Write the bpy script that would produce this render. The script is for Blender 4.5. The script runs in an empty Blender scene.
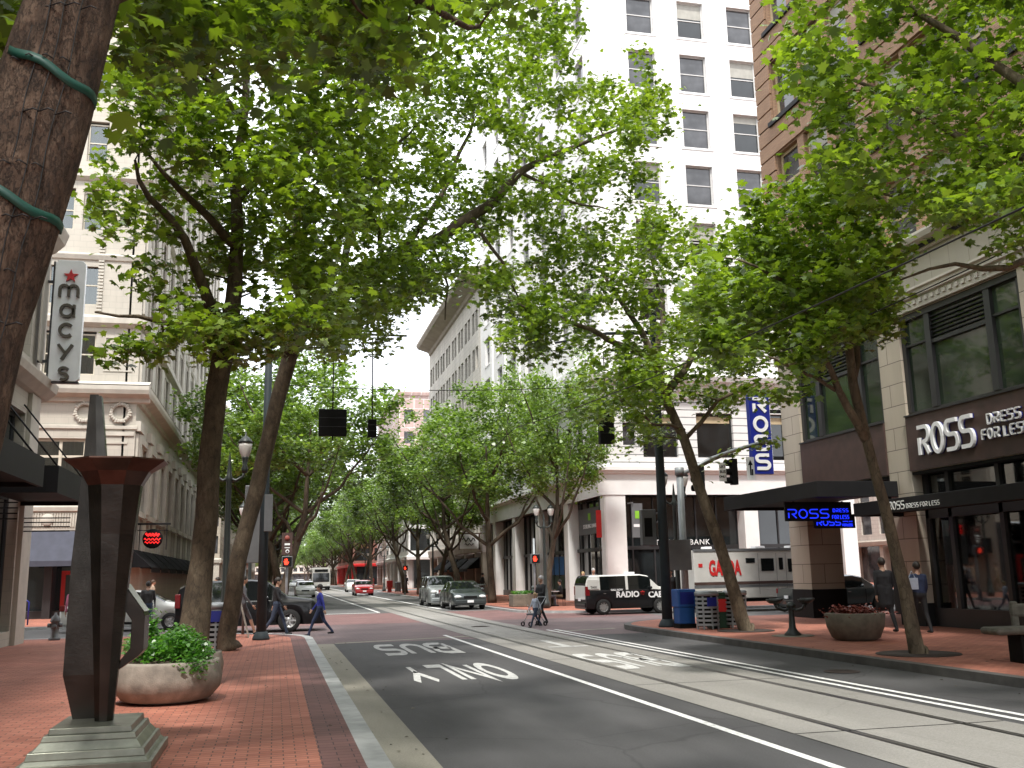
import bpy, bmesh, math, random
import numpy as np
from mathutils import Vector, Matrix, noise

sc = bpy.context.scene
COL = sc.collection
R = math.radians
# ---------------------------------------------------------------- camera
FPX, EYE = 978.0, 1.75
yaw, pitch, roll = R(13.55), R(10.97), R(-1.15)
_f = Vector((math.sin(yaw)*math.cos(pitch), math.cos(yaw)*math.cos(pitch), math.sin(pitch)))
_r0 = Vector((math.cos(yaw), -math.sin(yaw), 0)); _u0 = _r0.cross(_f)
_r = math.cos(roll)*_r0 + math.sin(roll)*_u0
_u = -math.sin(roll)*_r0 + math.cos(roll)*_u0
CAM = Vector((0, 0, EYE))
cd = bpy.data.cameras.new('camera'); cam = bpy.data.objects.new('camera', cd); COL.objects.link(cam)
cd.sensor_width = 36; cd.lens = FPX*36/1024; cd.clip_start = 0.1; cd.clip_end = 5000
cam.matrix_world = Matrix(((_r.x, _u.x, -_f.x, 0), (_r.y, _u.y, -_f.y, 0), (_r.z, _u.z, -_f.z, EYE), (0, 0, 0, 1)))
sc.camera = cam
# ---------------------------------------------------------------- light
SUN_EL, SUN_AZ = R(60), R(196)          # azimuth measured from +Y clockwise: the sun stands behind and to the left
wd = bpy.data.worlds.new('World'); sc.world = wd; wd.use_nodes = True
nt = wd.node_tree; nt.nodes.clear()
wo = nt.nodes.new('ShaderNodeOutputWorld'); bg = nt.nodes.new('ShaderNodeBackground')
sky = nt.nodes.new('ShaderNodeTexSky'); sky.sky_type = 'NISHITA'; sky.sun_disc = False
sky.sun_elevation = SUN_EL; sky.sun_rotation = SUN_AZ; sky.air_density = 1.0; sky.dust_density = 2.5
tc = nt.nodes.new('ShaderNodeTexCoord'); nz = nt.nodes.new('ShaderNodeTexNoise'); nz.inputs['Scale'].default_value = 2.2
nz.inputs['Detail'].default_value = 6
cr = nt.nodes.new('ShaderNodeValToRGB'); cr.color_ramp.elements[0].position = .25; cr.color_ramp.elements[1].position = .5
cr.color_ramp.elements[0].color = (.55, .55, .55, 1)
mx = nt.nodes.new('ShaderNodeMixRGB'); mx.inputs['Color2'].default_value = (10.5, 10.8, 11.4, 1)
nt.links.new(tc.outputs['Generated'], nz.inputs['Vector']); nt.links.new(nz.outputs['Fac'], cr.inputs['Fac'])
nt.links.new(cr.outputs['Color'], mx.inputs['Fac']); nt.links.new(sky.outputs['Color'], mx.inputs['Color1'])
nt.links.new(mx.outputs['Color'], bg.inputs['Color']); bg.inputs['Strength'].default_value = 0.13
nt.links.new(bg.outputs['Background'], wo.inputs['Surface'])
sl = bpy.data.lights.new('sun', 'SUN'); sl.energy = 2.6; sl.angle = R(5); sl.color = (1, .96, .9)
so = bpy.data.objects.new('sun', sl); COL.objects.link(so)
so.rotation_euler = (R(90)-SUN_EL, 0, math.pi - SUN_AZ)
sc.view_settings.view_transform = 'Standard'; sc.view_settings.look = 'None'
sc.view_settings.exposure = 0.86; sc.view_settings.gamma = 1.0; sc.view_settings.use_curve_mapping = False
sc.render.engine = 'CYCLES'
sc.cycles.max_bounces = 5; sc.cycles.diffuse_bounces = 2; sc.cycles.glossy_bounces = 3; sc.cycles.transmission_bounces = 4
sc.cycles.transparent_max_bounces = 8; sc.cycles.use_denoising = True
sc.cycles.caustics_reflective = False; sc.cycles.caustics_refractive = False

def ray(px, py): return FPX*_f + (px-512)*_r - (py-384)*_u
def at(px, py, Y):                       # the point at distance Y up the street behind a pixel
    d = ray(px, py); return CAM + d*(Y/d.y)

# ---------------------------------------------------------------- materials
def N(t, ty, **k):
    n = t.nodes.new(ty)
    for a, v in k.items(): setattr(n, a, v)
    return n
def base_mat(name):
    m = bpy.data.materials.new(name); m.use_nodes = True
    t = m.node_tree; p = t.nodes['Principled BSDF']
    return m, t, p
def mat(name, col, rough=.6, metal=0., var=.12, scale=3., bump=0., bscale=40., spec=.5, coat=0., emit=None, estr=0.):
    m, t, p = base_mat(name); L = t.links
    p.inputs['Roughness'].default_value = rough; p.inputs['Metallic'].default_value = metal
    p.inputs['Specular IOR Level'].default_value = spec; p.inputs['Coat Weight'].default_value = coat
    c = (*col, 1)
    if var > 0:
        tc = N(t, 'ShaderNodeTexCoord'); n = N(t, 'ShaderNodeTexNoise'); n.inputs['Scale'].default_value = scale; n.inputs['Detail'].default_value = 5
        L.new(tc.outputs['Object'], n.inputs['Vector'])
        mr = N(t, 'ShaderNodeMapRange'); mr.inputs[1].default_value = .3; mr.inputs[2].default_value = .7
        mr.inputs[3].default_value = 1-var; mr.inputs[4].default_value = 1+var
        L.new(n.outputs['Fac'], mr.inputs[0])
        mu = N(t, 'ShaderNodeMixRGB', blend_type='MULTIPLY'); mu.inputs[0].default_value = 1; mu.inputs[1].default_value = c
        L.new(mr.outputs[0], mu.inputs[2]); L.new(mu.outputs[0], p.inputs['Base Color'])
    else: p.inputs['Base Color'].default_value = c
    if bump > 0:
        tc = N(t, 'ShaderNodeTexCoord'); n = N(t, 'ShaderNodeTexNoise'); n.inputs['Scale'].default_value = bscale; n.inputs['Detail'].default_value = 4
        L.new(tc.outputs['Object'], n.inputs['Vector']); b = N(t, 'ShaderNodeBump'); b.inputs['Strength'].default_value = bump
        b.inputs['Distance'].default_value = .02
        L.new(n.outputs['Fac'], b.inputs['Height']); L.new(b.outputs[0], p.inputs['Normal'])
    if emit: p.inputs['Emission Color'].default_value = (*emit, 1); p.inputs['Emission Strength'].default_value = estr
    return m
def courses(name, c1, c2, cm, bw, bh, mortar, wall=True, rough=.8, bump=.4, offset=.5, dirt=.25, dscale=.6, fine=.1):
    """masonry or pavers; on walls the courses run level whichever way the wall faces"""
    m, t, p = base_mat(name); L = t.links; p.inputs['Roughness'].default_value = rough
    tc = N(t, 'ShaderNodeTexCoord'); s = N(t, 'ShaderNodeSeparateXYZ'); L.new(tc.outputs['Object'], s.inputs[0])
    cb = N(t, 'ShaderNodeCombineXYZ')
    if wall:
        ad = N(t, 'ShaderNodeMath', operation='ADD'); L.new(s.outputs[0], ad.inputs[0]); L.new(s.outputs[1], ad.inputs[1])
        L.new(ad.outputs[0], cb.inputs[0]); L.new(s.outputs[2], cb.inputs[1])
    else: L.new(s.outputs[0], cb.inputs[0]); L.new(s.outputs[1], cb.inputs[1])
    b = N(t, 'ShaderNodeTexBrick'); b.offset = offset; L.new(cb.outputs[0], b.inputs['Vector'])
    b.inputs['Color1'].default_value = (*c1, 1); b.inputs['Color2'].default_value = (*c2, 1); b.inputs['Mortar'].default_value = (*cm, 1)
    b.inputs['Scale'].default_value = 1; b.inputs['Brick Width'].default_value = bw; b.inputs['Row Height'].default_value = bh
    b.inputs['Mortar Size'].default_value = mortar; b.inputs['Mortar Smooth'].default_value = .2; b.inputs['Bias'].default_value = 0
    n = N(t, 'ShaderNodeTexNoise'); n.inputs['Scale'].default_value = dscale; n.inputs['Detail'].default_value = 8; n.inputs['Roughness'].default_value = .65
    dm = N(t, 'ShaderNodeMapping'); dm.inputs['Scale'].default_value = (1.6, 1.6, .22) if wall else (1, 1, 1); L.new(tc.outputs['Object'], dm.inputs[0]); L.new(dm.outputs[0], n.inputs['Vector'])
    mr = N(t, 'ShaderNodeMapRange'); mr.inputs[1].default_value = .3; mr.inputs[2].default_value = .7; mr.inputs[3].default_value = 1-dirt; mr.inputs[4].default_value = 1+dirt*.6
    L.new(n.outputs['Fac'], mr.inputs[0])
    mu = N(t, 'ShaderNodeMixRGB', blend_type='MULTIPLY'); mu.inputs[0].default_value = 1
    L.new(b.outputs['Color'], mu.inputs[1]); L.new(mr.outputs[0], mu.inputs[2]); L.new(mu.outputs[0], p.inputs['Base Color'])
    bp = N(t, 'ShaderNodeBump'); bp.inputs['Strength'].default_value = bump; bp.inputs['Distance'].default_value = .01; bp.invert = True
    L.new(b.outputs['Fac'], bp.inputs['Height']); L.new(bp.outputs[0], p.inputs['Normal'])
    return m
def glassy(name, col=(.012, .015, .016), rough=.04, var=.6, scale=.7, alpha=0.):
    m, t, p = base_mat(name); L = t.links
    p.inputs['Roughness'].default_value = rough; p.inputs['Specular IOR Level'].default_value = .8
    tc = N(t, 'ShaderNodeTexCoord'); n = N(t, 'ShaderNodeTexNoise'); n.inputs['Scale'].default_value = scale; n.inputs['Detail'].default_value = 3
    L.new(tc.outputs['Object'], n.inputs['Vector'])
    mr = N(t, 'ShaderNodeMapRange'); mr.inputs[1].default_value = .35; mr.inputs[2].default_value = .65; mr.inputs[3].default_value = 1-var; mr.inputs[4].default_value = 1+var
    L.new(n.outputs['Fac'], mr.inputs[0])
    mu = N(t, 'ShaderNodeMixRGB', blend_type='MULTIPLY'); mu.inputs[0].default_value = 1; mu.inputs[1].default_value = (*col, 1)  # noise mottles the base colour to imitate varied reflections
    L.new(mr.outputs[0], mu.inputs[2]); L.new(mu.outputs[0], p.inputs['Base Color'])
    b = N(t, 'ShaderNodeBump'); b.inputs['Strength'].default_value = .03; n2 = N(t, 'ShaderNodeTexNoise'); n2.inputs['Scale'].default_value = 1.1
    L.new(tc.outputs['Object'], n2.inputs['Vector']); L.new(n2.outputs['Fac'], b.inputs['Height']); L.new(b.outputs[0], p.inputs['Normal'])
    return m
def clear_glass(name, tint=(.8, .85, .82), k=.55):
    """thin pane: part mirror, part see-through"""
    m = bpy.data.materials.new(name); m.use_nodes = True; t = m.node_tree; t.nodes.clear(); L = t.links
    o = N(t, 'ShaderNodeOutputMaterial'); tr = N(t, 'ShaderNodeBsdfTransparent'); tr.inputs[0].default_value = (*tint, 1)
    g = N(t, 'ShaderNodeBsdfGlossy'); g.inputs['Roughness'].default_value = .03; g.inputs['Color'].default_value = (.9, .93, .92, 1)
    f = N(t, 'ShaderNodeFresnel'); f.inputs[0].default_value = 1.5
    mr = N(t, 'ShaderNodeMapRange'); mr.inputs[3].default_value = .1*k*2; mr.inputs[4].default_value = 1
    L.new(f.outputs[0], mr.inputs[0]); mxs = N(t, 'ShaderNodeMixShader')
    L.new(mr.outputs[0], mxs.inputs[0]); L.new(tr.outputs[0], mxs.inputs[1]); L.new(g.outputs[0], mxs.inputs[2]); L.new(mxs.outputs[0], o.inputs[0])
    return m
def leaf_mat(name, dark, light, trans):
    m = bpy.data.materials.new(name); m.use_nodes = True; t = m.node_tree; t.nodes.clear(); L = t.links
    o = N(t, 'ShaderNodeOutputMaterial'); p = N(t, 'ShaderNodeBsdfPrincipled'); p.inputs['Roughness'].default_value = .36
    p.inputs['Specular IOR Level'].default_value = .6
    at_ = N(t, 'ShaderNodeAttribute'); at_.attribute_name = 'tone'
    mxc = N(t, 'ShaderNodeMixRGB'); mxc.inputs[1].default_value = (*dark, 1); mxc.inputs[2].default_value = (*light, 1)
    L.new(at_.outputs['Fac'], mxc.inputs[0]); L.new(mxc.outputs[0], p.inputs['Base Color'])
    tl = N(t, 'ShaderNodeBsdfTranslucent'); mt = N(t, 'ShaderNodeMixRGB', blend_type='MULTIPLY'); mt.inputs[0].default_value = 1
    mt.inputs[2].default_value = (*trans, 1); L.new(mxc.outputs[0], mt.inputs[1]); L.new(mt.outputs[0], tl.inputs[0])
    ms = N(t, 'ShaderNodeAddShader'); L.new(p.outputs[0], ms.inputs[0]); L.new(tl.outputs[0], ms.inputs[1]); L.new(ms.outputs[0], o.inputs[0])
    return m
def bark_mat(name, c1, c2, c3, scale=6, bump=.9):
    m, t, p = base_mat(name); L = t.links; p.inputs['Roughness'].default_value = .9
    tc = N(t, 'ShaderNodeTexCoord'); mp = N(t, 'ShaderNodeMapping'); mp.inputs['Scale'].default_value = (1, 1, .45)
    L.new(tc.outputs['Object'], mp.inputs[0])
    v = N(t, 'ShaderNodeTexVoronoi', feature='DISTANCE_TO_EDGE'); v.inputs['Scale'].default_value = scale*2.6
    nn = N(t, 'ShaderNodeTexNoise'); nn.inputs['Scale'].default_value = scale*1.4; nn.inputs['Detail'].default_value = 8; nn.inputs['Roughness'].default_value = .7
    L.new(mp.outputs[0], nn.inputs['Vector'])
    wmx = N(t, 'ShaderNodeMixRGB'); wmx.inputs[0].default_value = .2; L.new(mp.outputs[0], wmx.inputs[1]); L.new(nn.outputs['Color'], wmx.inputs[2]); L.new(wmx.outputs[0], v.inputs['Vector'])
    r = N(t, 'ShaderNodeValToRGB'); e = r.color_ramp.elements; e[0].position = .3; e[0].color = (*c1, 1); e[1].position = .72; e[1].color = (*c3, 1)
    x = e.new(.5); x.color = (*c2, 1); L.new(nn.outputs['Fac'], r.inputs[0])
    dk = N(t, 'ShaderNodeMapRange'); dk.inputs[1].default_value = 0; dk.inputs[2].default_value = .06; dk.inputs[3].default_value = .55; dk.inputs[4].default_value = 1
    L.new(v.outputs['Distance'], dk.inputs[0]); mu = N(t, 'ShaderNodeMixRGB', blend_type='MULTIPLY'); mu.inputs[0].default_value = 1
    L.new(r.outputs[0], mu.inputs[1]); L.new(dk.outputs[0], mu.inputs[2]); L.new(mu.outputs[0], p.inputs['Base Color'])
    ad = N(t, 'ShaderNodeMath', operation='ADD'); ml = N(t, 'ShaderNodeMath', operation='MULTIPLY'); ml.inputs[1].default_value = .5
    L.new(dk.outputs[0], ml.inputs[0]); L.new(ml.outputs[0], ad.inputs[0]); L.new(nn.outputs['Fac'], ad.inputs[1])
    b = N(t, 'ShaderNodeBump'); b.inputs['Strength'].default_value = bump; b.inputs['Distance'].default_value = .03
    L.new(ad.outputs[0], b.inputs['Height']); L.new(b.outputs[0], p.inputs['Normal'])
    return m

def asphalt(name, col, patch=.3):
    m, t, p = base_mat(name); L = t.links; p.inputs['Roughness'].default_value = .88
    tc = N(t, 'ShaderNodeTexCoord')
    a = N(t, 'ShaderNodeTexNoise'); a.inputs['Scale'].default_value = 45; a.inputs['Detail'].default_value = 6; a.inputs['Roughness'].default_value = .8
    b = N(t, 'ShaderNodeTexNoise'); b.inputs['Scale'].default_value = .35; b.inputs['Detail'].default_value = 6; b.inputs['Roughness'].default_value = .6
    mp = N(t, 'ShaderNodeMapping'); mp.inputs['Scale'].default_value = (1.6, .3, 1); L.new(tc.outputs['Object'], mp.inputs[0])
    L.new(tc.outputs['Object'], a.inputs[0]); L.new(mp.outputs[0], b.inputs[0])
    r1 = N(t, 'ShaderNodeMapRange'); r1.inputs[1].default_value = .3; r1.inputs[2].default_value = .7; r1.inputs[3].default_value = .72; r1.inputs[4].default_value = 1.3
    r2 = N(t, 'ShaderNodeMapRange'); r2.inputs[1].default_value = .35; r2.inputs[2].default_value = .65; r2.inputs[3].default_value = 1-patch; r2.inputs[4].default_value = 1+patch
    L.new(a.outputs['Fac'], r1.inputs[0]); L.new(b.outputs['Fac'], r2.inputs[0])
    m1 = N(t, 'ShaderNodeMixRGB', blend_type='MULTIPLY'); m1.inputs[0].default_value = 1; m1.inputs[1].default_value = (*col, 1); L.new(r1.outputs[0], m1.inputs[2])
    m2 = N(t, 'ShaderNodeMixRGB', blend_type='MULTIPLY'); m2.inputs[0].default_value = 1; L.new(m1.outputs[0], m2.inputs[1]); L.new(r2.outputs[0], m2.inputs[2])
    v = N(t, 'ShaderNodeTexVoronoi', feature='DISTANCE_TO_EDGE'); v.inputs['Scale'].default_value = .33; wn = N(t, 'ShaderNodeTexNoise'); wn.inputs['Scale'].default_value = 1.3; wn.inputs['Detail'].default_value = 6
    L.new(tc.outputs['Object'], wn.inputs[0]); wm = N(t, 'ShaderNodeMixRGB'); wm.inputs[0].default_value = .25; L.new(tc.outputs['Object'], wm.inputs[1]); L.new(wn.outputs['Color'], wm.inputs[2]); L.new(wm.outputs[0], v.inputs['Vector'])
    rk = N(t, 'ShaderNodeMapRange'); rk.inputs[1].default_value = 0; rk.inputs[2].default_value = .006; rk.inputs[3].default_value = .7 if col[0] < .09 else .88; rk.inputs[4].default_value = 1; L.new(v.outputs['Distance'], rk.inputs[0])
    m3 = N(t, 'ShaderNodeMixRGB', blend_type='MULTIPLY'); m3.inputs[0].default_value = 1; L.new(m2.outputs[0], m3.inputs[1]); L.new(rk.outputs[0], m3.inputs[2])
    L.new(m3.outputs[0], p.inputs['Base Color'])
    bp = N(t, 'ShaderNodeBump'); bp.inputs['Strength'].default_value = .35; bp.inputs['Distance'].default_value = .01; L.new(a.outputs['Fac'], bp.inputs['Height']); L.new(bp.outputs[0], p.inputs['Normal'])
    return m
M = {}
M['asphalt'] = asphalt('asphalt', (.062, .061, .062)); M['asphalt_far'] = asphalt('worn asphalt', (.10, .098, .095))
M['concrete'] = asphalt('track slab concrete', (.235, .225, .205), .14); M['gutter'] = asphalt('gutter concrete', (.25, .235, .19), .25)
M['granite'] = mat('kerb granite', (.33, .34, .33), .7, var=.2, scale=4, bump=.2, bscale=120)
M['darkkerb'] = mat('dark kerb', (.10, .095, .09), .8, var=.3, scale=3, bump=.2)
M['brick'] = courses('sidewalk brick', (.45, .175, .115), (.34, .115, .075), (.13, .07, .055), .22, .105, .007, wall=False, dirt=.30, dscale=.5)
M['brickdark'] = courses('edge brick', (.18, .085, .075), (.14, .068, .062), (.05, .03, .03), .3, .15, .006, wall=False, dirt=.2)
M['crossbrick'] = courses('crossing brick', (.20, .105, .098), (.17, .09, .085), (.10, .07, .065), .3, .3, .012, wall=False, dirt=.25)
M['crossbrick2'] = courses('crossing centre brick', (.145, .10, .10), (.125, .09, .09), (.09, .07, .07), .3, .3, .01, wall=False, dirt=.25)
M['paint'] = mat('road paint', (.66, .66, .64), .7, var=.32, scale=16)
M['midpaint'] = mat('dulled road paint', (.52, .52, .50), .75, var=.3, scale=12)
M['oldpaint'] = mat('worn road paint', (.40, .40, .385), .8, var=.35, scale=7)
M['rail'] = mat('steel rail', (.05, .048, .045), .35, metal=.7, var=.2)
M['whitetile'] = courses('white glazed terracotta', (.80, .79, .77), (.78, .77, .75), (.68, .67, .66), 1.1, .62, .006, dirt=.05)
M['white'] = mat('white painted stone', (.74, .73, .71), .6, var=.06, scale=1.2)
M['grooved'] = courses('banded white stone', (.70, .69, .67), (.68, .67, .65), (.2, .2, .2), 40., .42, .028, dirt=.08, bump=1.)
M['macystone'] = courses('cream terracotta', (.50, .46, .39), (.47, .435, .37), (.38, .36, .31), .62, .31, .007, dirt=.12)
M['macytrim'] = mat('cream stone trim', (.49, .455, .39), .75, var=.12, scale=2)
M['tan'] = courses('tan stone', (.46, .40, .32), (.42, .365, .29), (.14, .12, .10), 1.4, .62, .012, dirt=.12)
M['tantrim'] = courses('tan frieze stone', (.42, .38, .31), (.41, .37, .30), (.26, .23, .19), .75, 3., .01, dirt=.1)
M['brownbrick'] = courses('brown roman brick', (.35, .215, .13), (.28, .165, .10), (.15, .10, .07), .3, .055, .009, dirt=.1)
M['brownband'] = mat('brown fascia panel', (.060, .032, .026), .55, var=.2, scale=3, bump=.15)
M['black'] = mat('black metal', (.010, .010, .011), .6, var=.2, spec=.25)
M['blackm'] = mat('matt black', (.006, .006, .006), .8, var=.2, spec=.2)
M['frame'] = mat('dark window frame', (.022, .022, .023), .45)
M['whiteframe'] = mat('white window frame', (.55, .54, .52), .55, var=.05)
M['tanwood'] = mat('tan window frame', (.42, .33, .20), .6)
M['creamframe'] = mat('cream window frame', (.55, .50, .40), .6)
M['glass'] = glassy('window glass'); M['glassgrey'] = glassy('grey window glass', (.055, .056, .06), .08, .5, .9)
M['glasstree'] = glassy('tree reflection glass', (.032, .048, .030), .06, .5, .35)  # green base colour imitates the street trees mirrored in the panes
M['shopglass'] = clear_glass('shop glass', (.55, .58, .56), .5)
M['curtain'] = mat('pale curtain', (.32, .36, .38), .9, var=.1)
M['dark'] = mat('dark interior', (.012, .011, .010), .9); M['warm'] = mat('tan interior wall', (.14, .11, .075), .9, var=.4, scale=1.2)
M['blind'] = mat('window blind', (.35, .34, .30), .8)
M['metalgrey'] = mat('grey painted steel', (.13, .135, .14), .5, metal=.2); M['polegrey'] = mat('grey pole', (.032, .044, .050), .65, spec=.3)
M['lightpole'] = mat('galvanised pole', (.27, .29, .30), .5, metal=.3)
M['lamppost'] = mat('dark green iron', (.022, .028, .026), .45); M['globe'] = mat('frosted lamp glass', (.55, .53, .50), .25)
M['bronze'] = mat('brown bronze', (.055, .051, .045), .27, metal=.85, var=.25, scale=5, bump=.06, bscale=30)
M['bronzered'] = mat('reddish bronze', (.085, .045, .036), .3, metal=.7, var=.25, scale=6)
M['bronzepale'] = mat('weathered bronze plinth', (.25, .26, .21), .38, metal=.55, var=.4, scale=3.5, bump=.05)
M['planter'] = mat('concrete planter', (.27, .24, .20), .85, var=.3, scale=6, bump=.25, bscale=60)
M['planterd'] = mat('brown concrete planter', (.15, .13, .10), .85, var=.25, scale=6, bump=.25)
M['soil'] = mat('soil', (.05, .035, .025), .95)
M['bark'] = bark_mat('plane bark', (.042, .027, .018), (.10, .062, .040), (.23, .16, .11), 9, 1.)
M['barkfar'] = bark_mat('smooth plane bark', (.06, .045, .03), (.13, .10, .065), (.23, .19, .13), 3, .5)
M['barkmid'] = bark_mat('brown plane bark', (.045, .033, .022), (.095, .07, .045), (.17, .135, .09), 4, .6)
M['barkstreet'] = bark_mat('deeper brown plane bark', (.04, .03, .02), (.08, .06, .04), (.14, .11, .075), 3, .6)  # slightly darker bark for the rows up the street
M['barkdark'] = bark_mat('dark plane bark', (.03, .022, .017), (.055, .038, .028), (.085, .06, .045), 4, .6)
M['leaf'] = leaf_mat('plane leaves', (.038, .070, .011), (.138, .205, .024), (1.4, 1.38, .45))
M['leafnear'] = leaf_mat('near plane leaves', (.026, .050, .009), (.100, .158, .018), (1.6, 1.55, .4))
M['leaffar'] = leaf_mat('far plane leaves', (.045, .078, .018), (.135, .20, .038), (1.1, 1.2, .5))
M['leafpl'] = leaf_mat('planter leaves', (.035, .10, .018), (.09, .21, .035), (.9, 1.1, .4))
M['flower'] = mat('red foliage', (.22, .05, .035), .6, var=.4, scale=20)
M['tape'] = mat('green ribbon', (.006, .065, .045), .5)
M['red'] = mat('red enamel', (.5, .02, .02), .4); M['redbrick'] = courses('red brick wall', (.28, .09, .06), (.22, .07, .05), (.2, .15, .12), .22, .075, .01)
M['blue'] = mat('blue enamel', (.008, .016, .20), .35, var=.05); M['newsblue'] = mat('blue plastic', (.015, .09, .32), .4); M['dkgreen'] = mat('green bin', (.012, .045, .025), .45)
M['signwhite'] = mat('sign white', (.78, .78, .78), .4, var=.03); M['signgrey'] = mat('pale sign panel', (.80, .83, .82), .35, var=.06)
M['bronzelet'] = mat('bronze letters', (.085, .075, .055), .4, metal=.4)
M['orange'] = mat('orange iron', (.55, .14, .03), .5); M['lime'] = mat('lime panel', (.22, .50, .03), .5)
M['bluebanner'] = mat('blue window banner', (.04, .16, .42), .6)
M['neonblue'] = mat('blue neon', (.01, .02, .3), .5, var=0, emit=(.01, .03, 1), estr=.9)
M['neonred'] = mat('red neon', (.4, .01, .01), .5, var=0, emit=(1, .02, .02), estr=.7)
M['signalred'] = mat('lit red hand', (.4, .02, .01), .5, var=0, emit=(1, .05, .02), estr=1.4)
M['awning'] = mat('black awning cloth', (.010, .010, .011), .9, bump=.1, spec=.1); M['awninggrey'] = mat('slate awning cloth', (.05, .054, .075), .8)
M['carblack'] = mat('black car paint', (.006, .006, .007), .3, var=0, coat=.25, spec=.3); M['carwhite'] = mat('white car paint', (.62, .62, .58), .3, var=.03, coat=.6)
M['carsilver'] = mat('silver car paint', (.27, .29, .29), .35, metal=.35, var=.03, coat=.5); M['cargrey'] = mat('grey green car paint', (.04, .05, .05), .3, metal=.3, var=0, coat=.7)
M['carred'] = mat('red car paint', (.35, .012, .015), .3, var=0, coat=.7); M['carglass'] = glassy('car glass', (.007, .009, .009), .04, .3)
M['tyre'] = mat('tyre rubber', (.014, .014, .014), .85); M['rim'] = mat('alloy rim', (.42, .42, .41), .35, metal=.6)
M['lamp'] = mat('headlamp glass', (.62, .63, .62), .12, var=0); M['tail'] = mat('tail lamp', (.16, .006, .008), .25, var=0)
M['chrome'] = mat('chrome', (.45, .45, .45), .2, metal=.9, var=0)
M['truck'] = mat('white truck paint', (.50, .49, .46), .45, var=.08, scale=2); M['beige'] = mat('beige stone', (.33, .285, .235), .8, var=.15, scale=1)
M['beigetile'] = courses('beige masonry', (.56, .53, .47), (.54, .51, .45), (.22, .19, .16), .8, .4, .008)
M['pinkstone'] = courses('pink granite', (.42, .30, .27), (.40, .285, .26), (.55, .50, .48), 1.6, 1.6, .06)
M['bench'] = mat('weathered bench timber', (.11, .105, .085), .8, var=.3, scale=8)
M['rust'] = mat('iron grate', (.05, .036, .03), .8, var=.3)
M['wire'] = mat('cable', (.02, .02, .02), .6, var=0)
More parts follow.
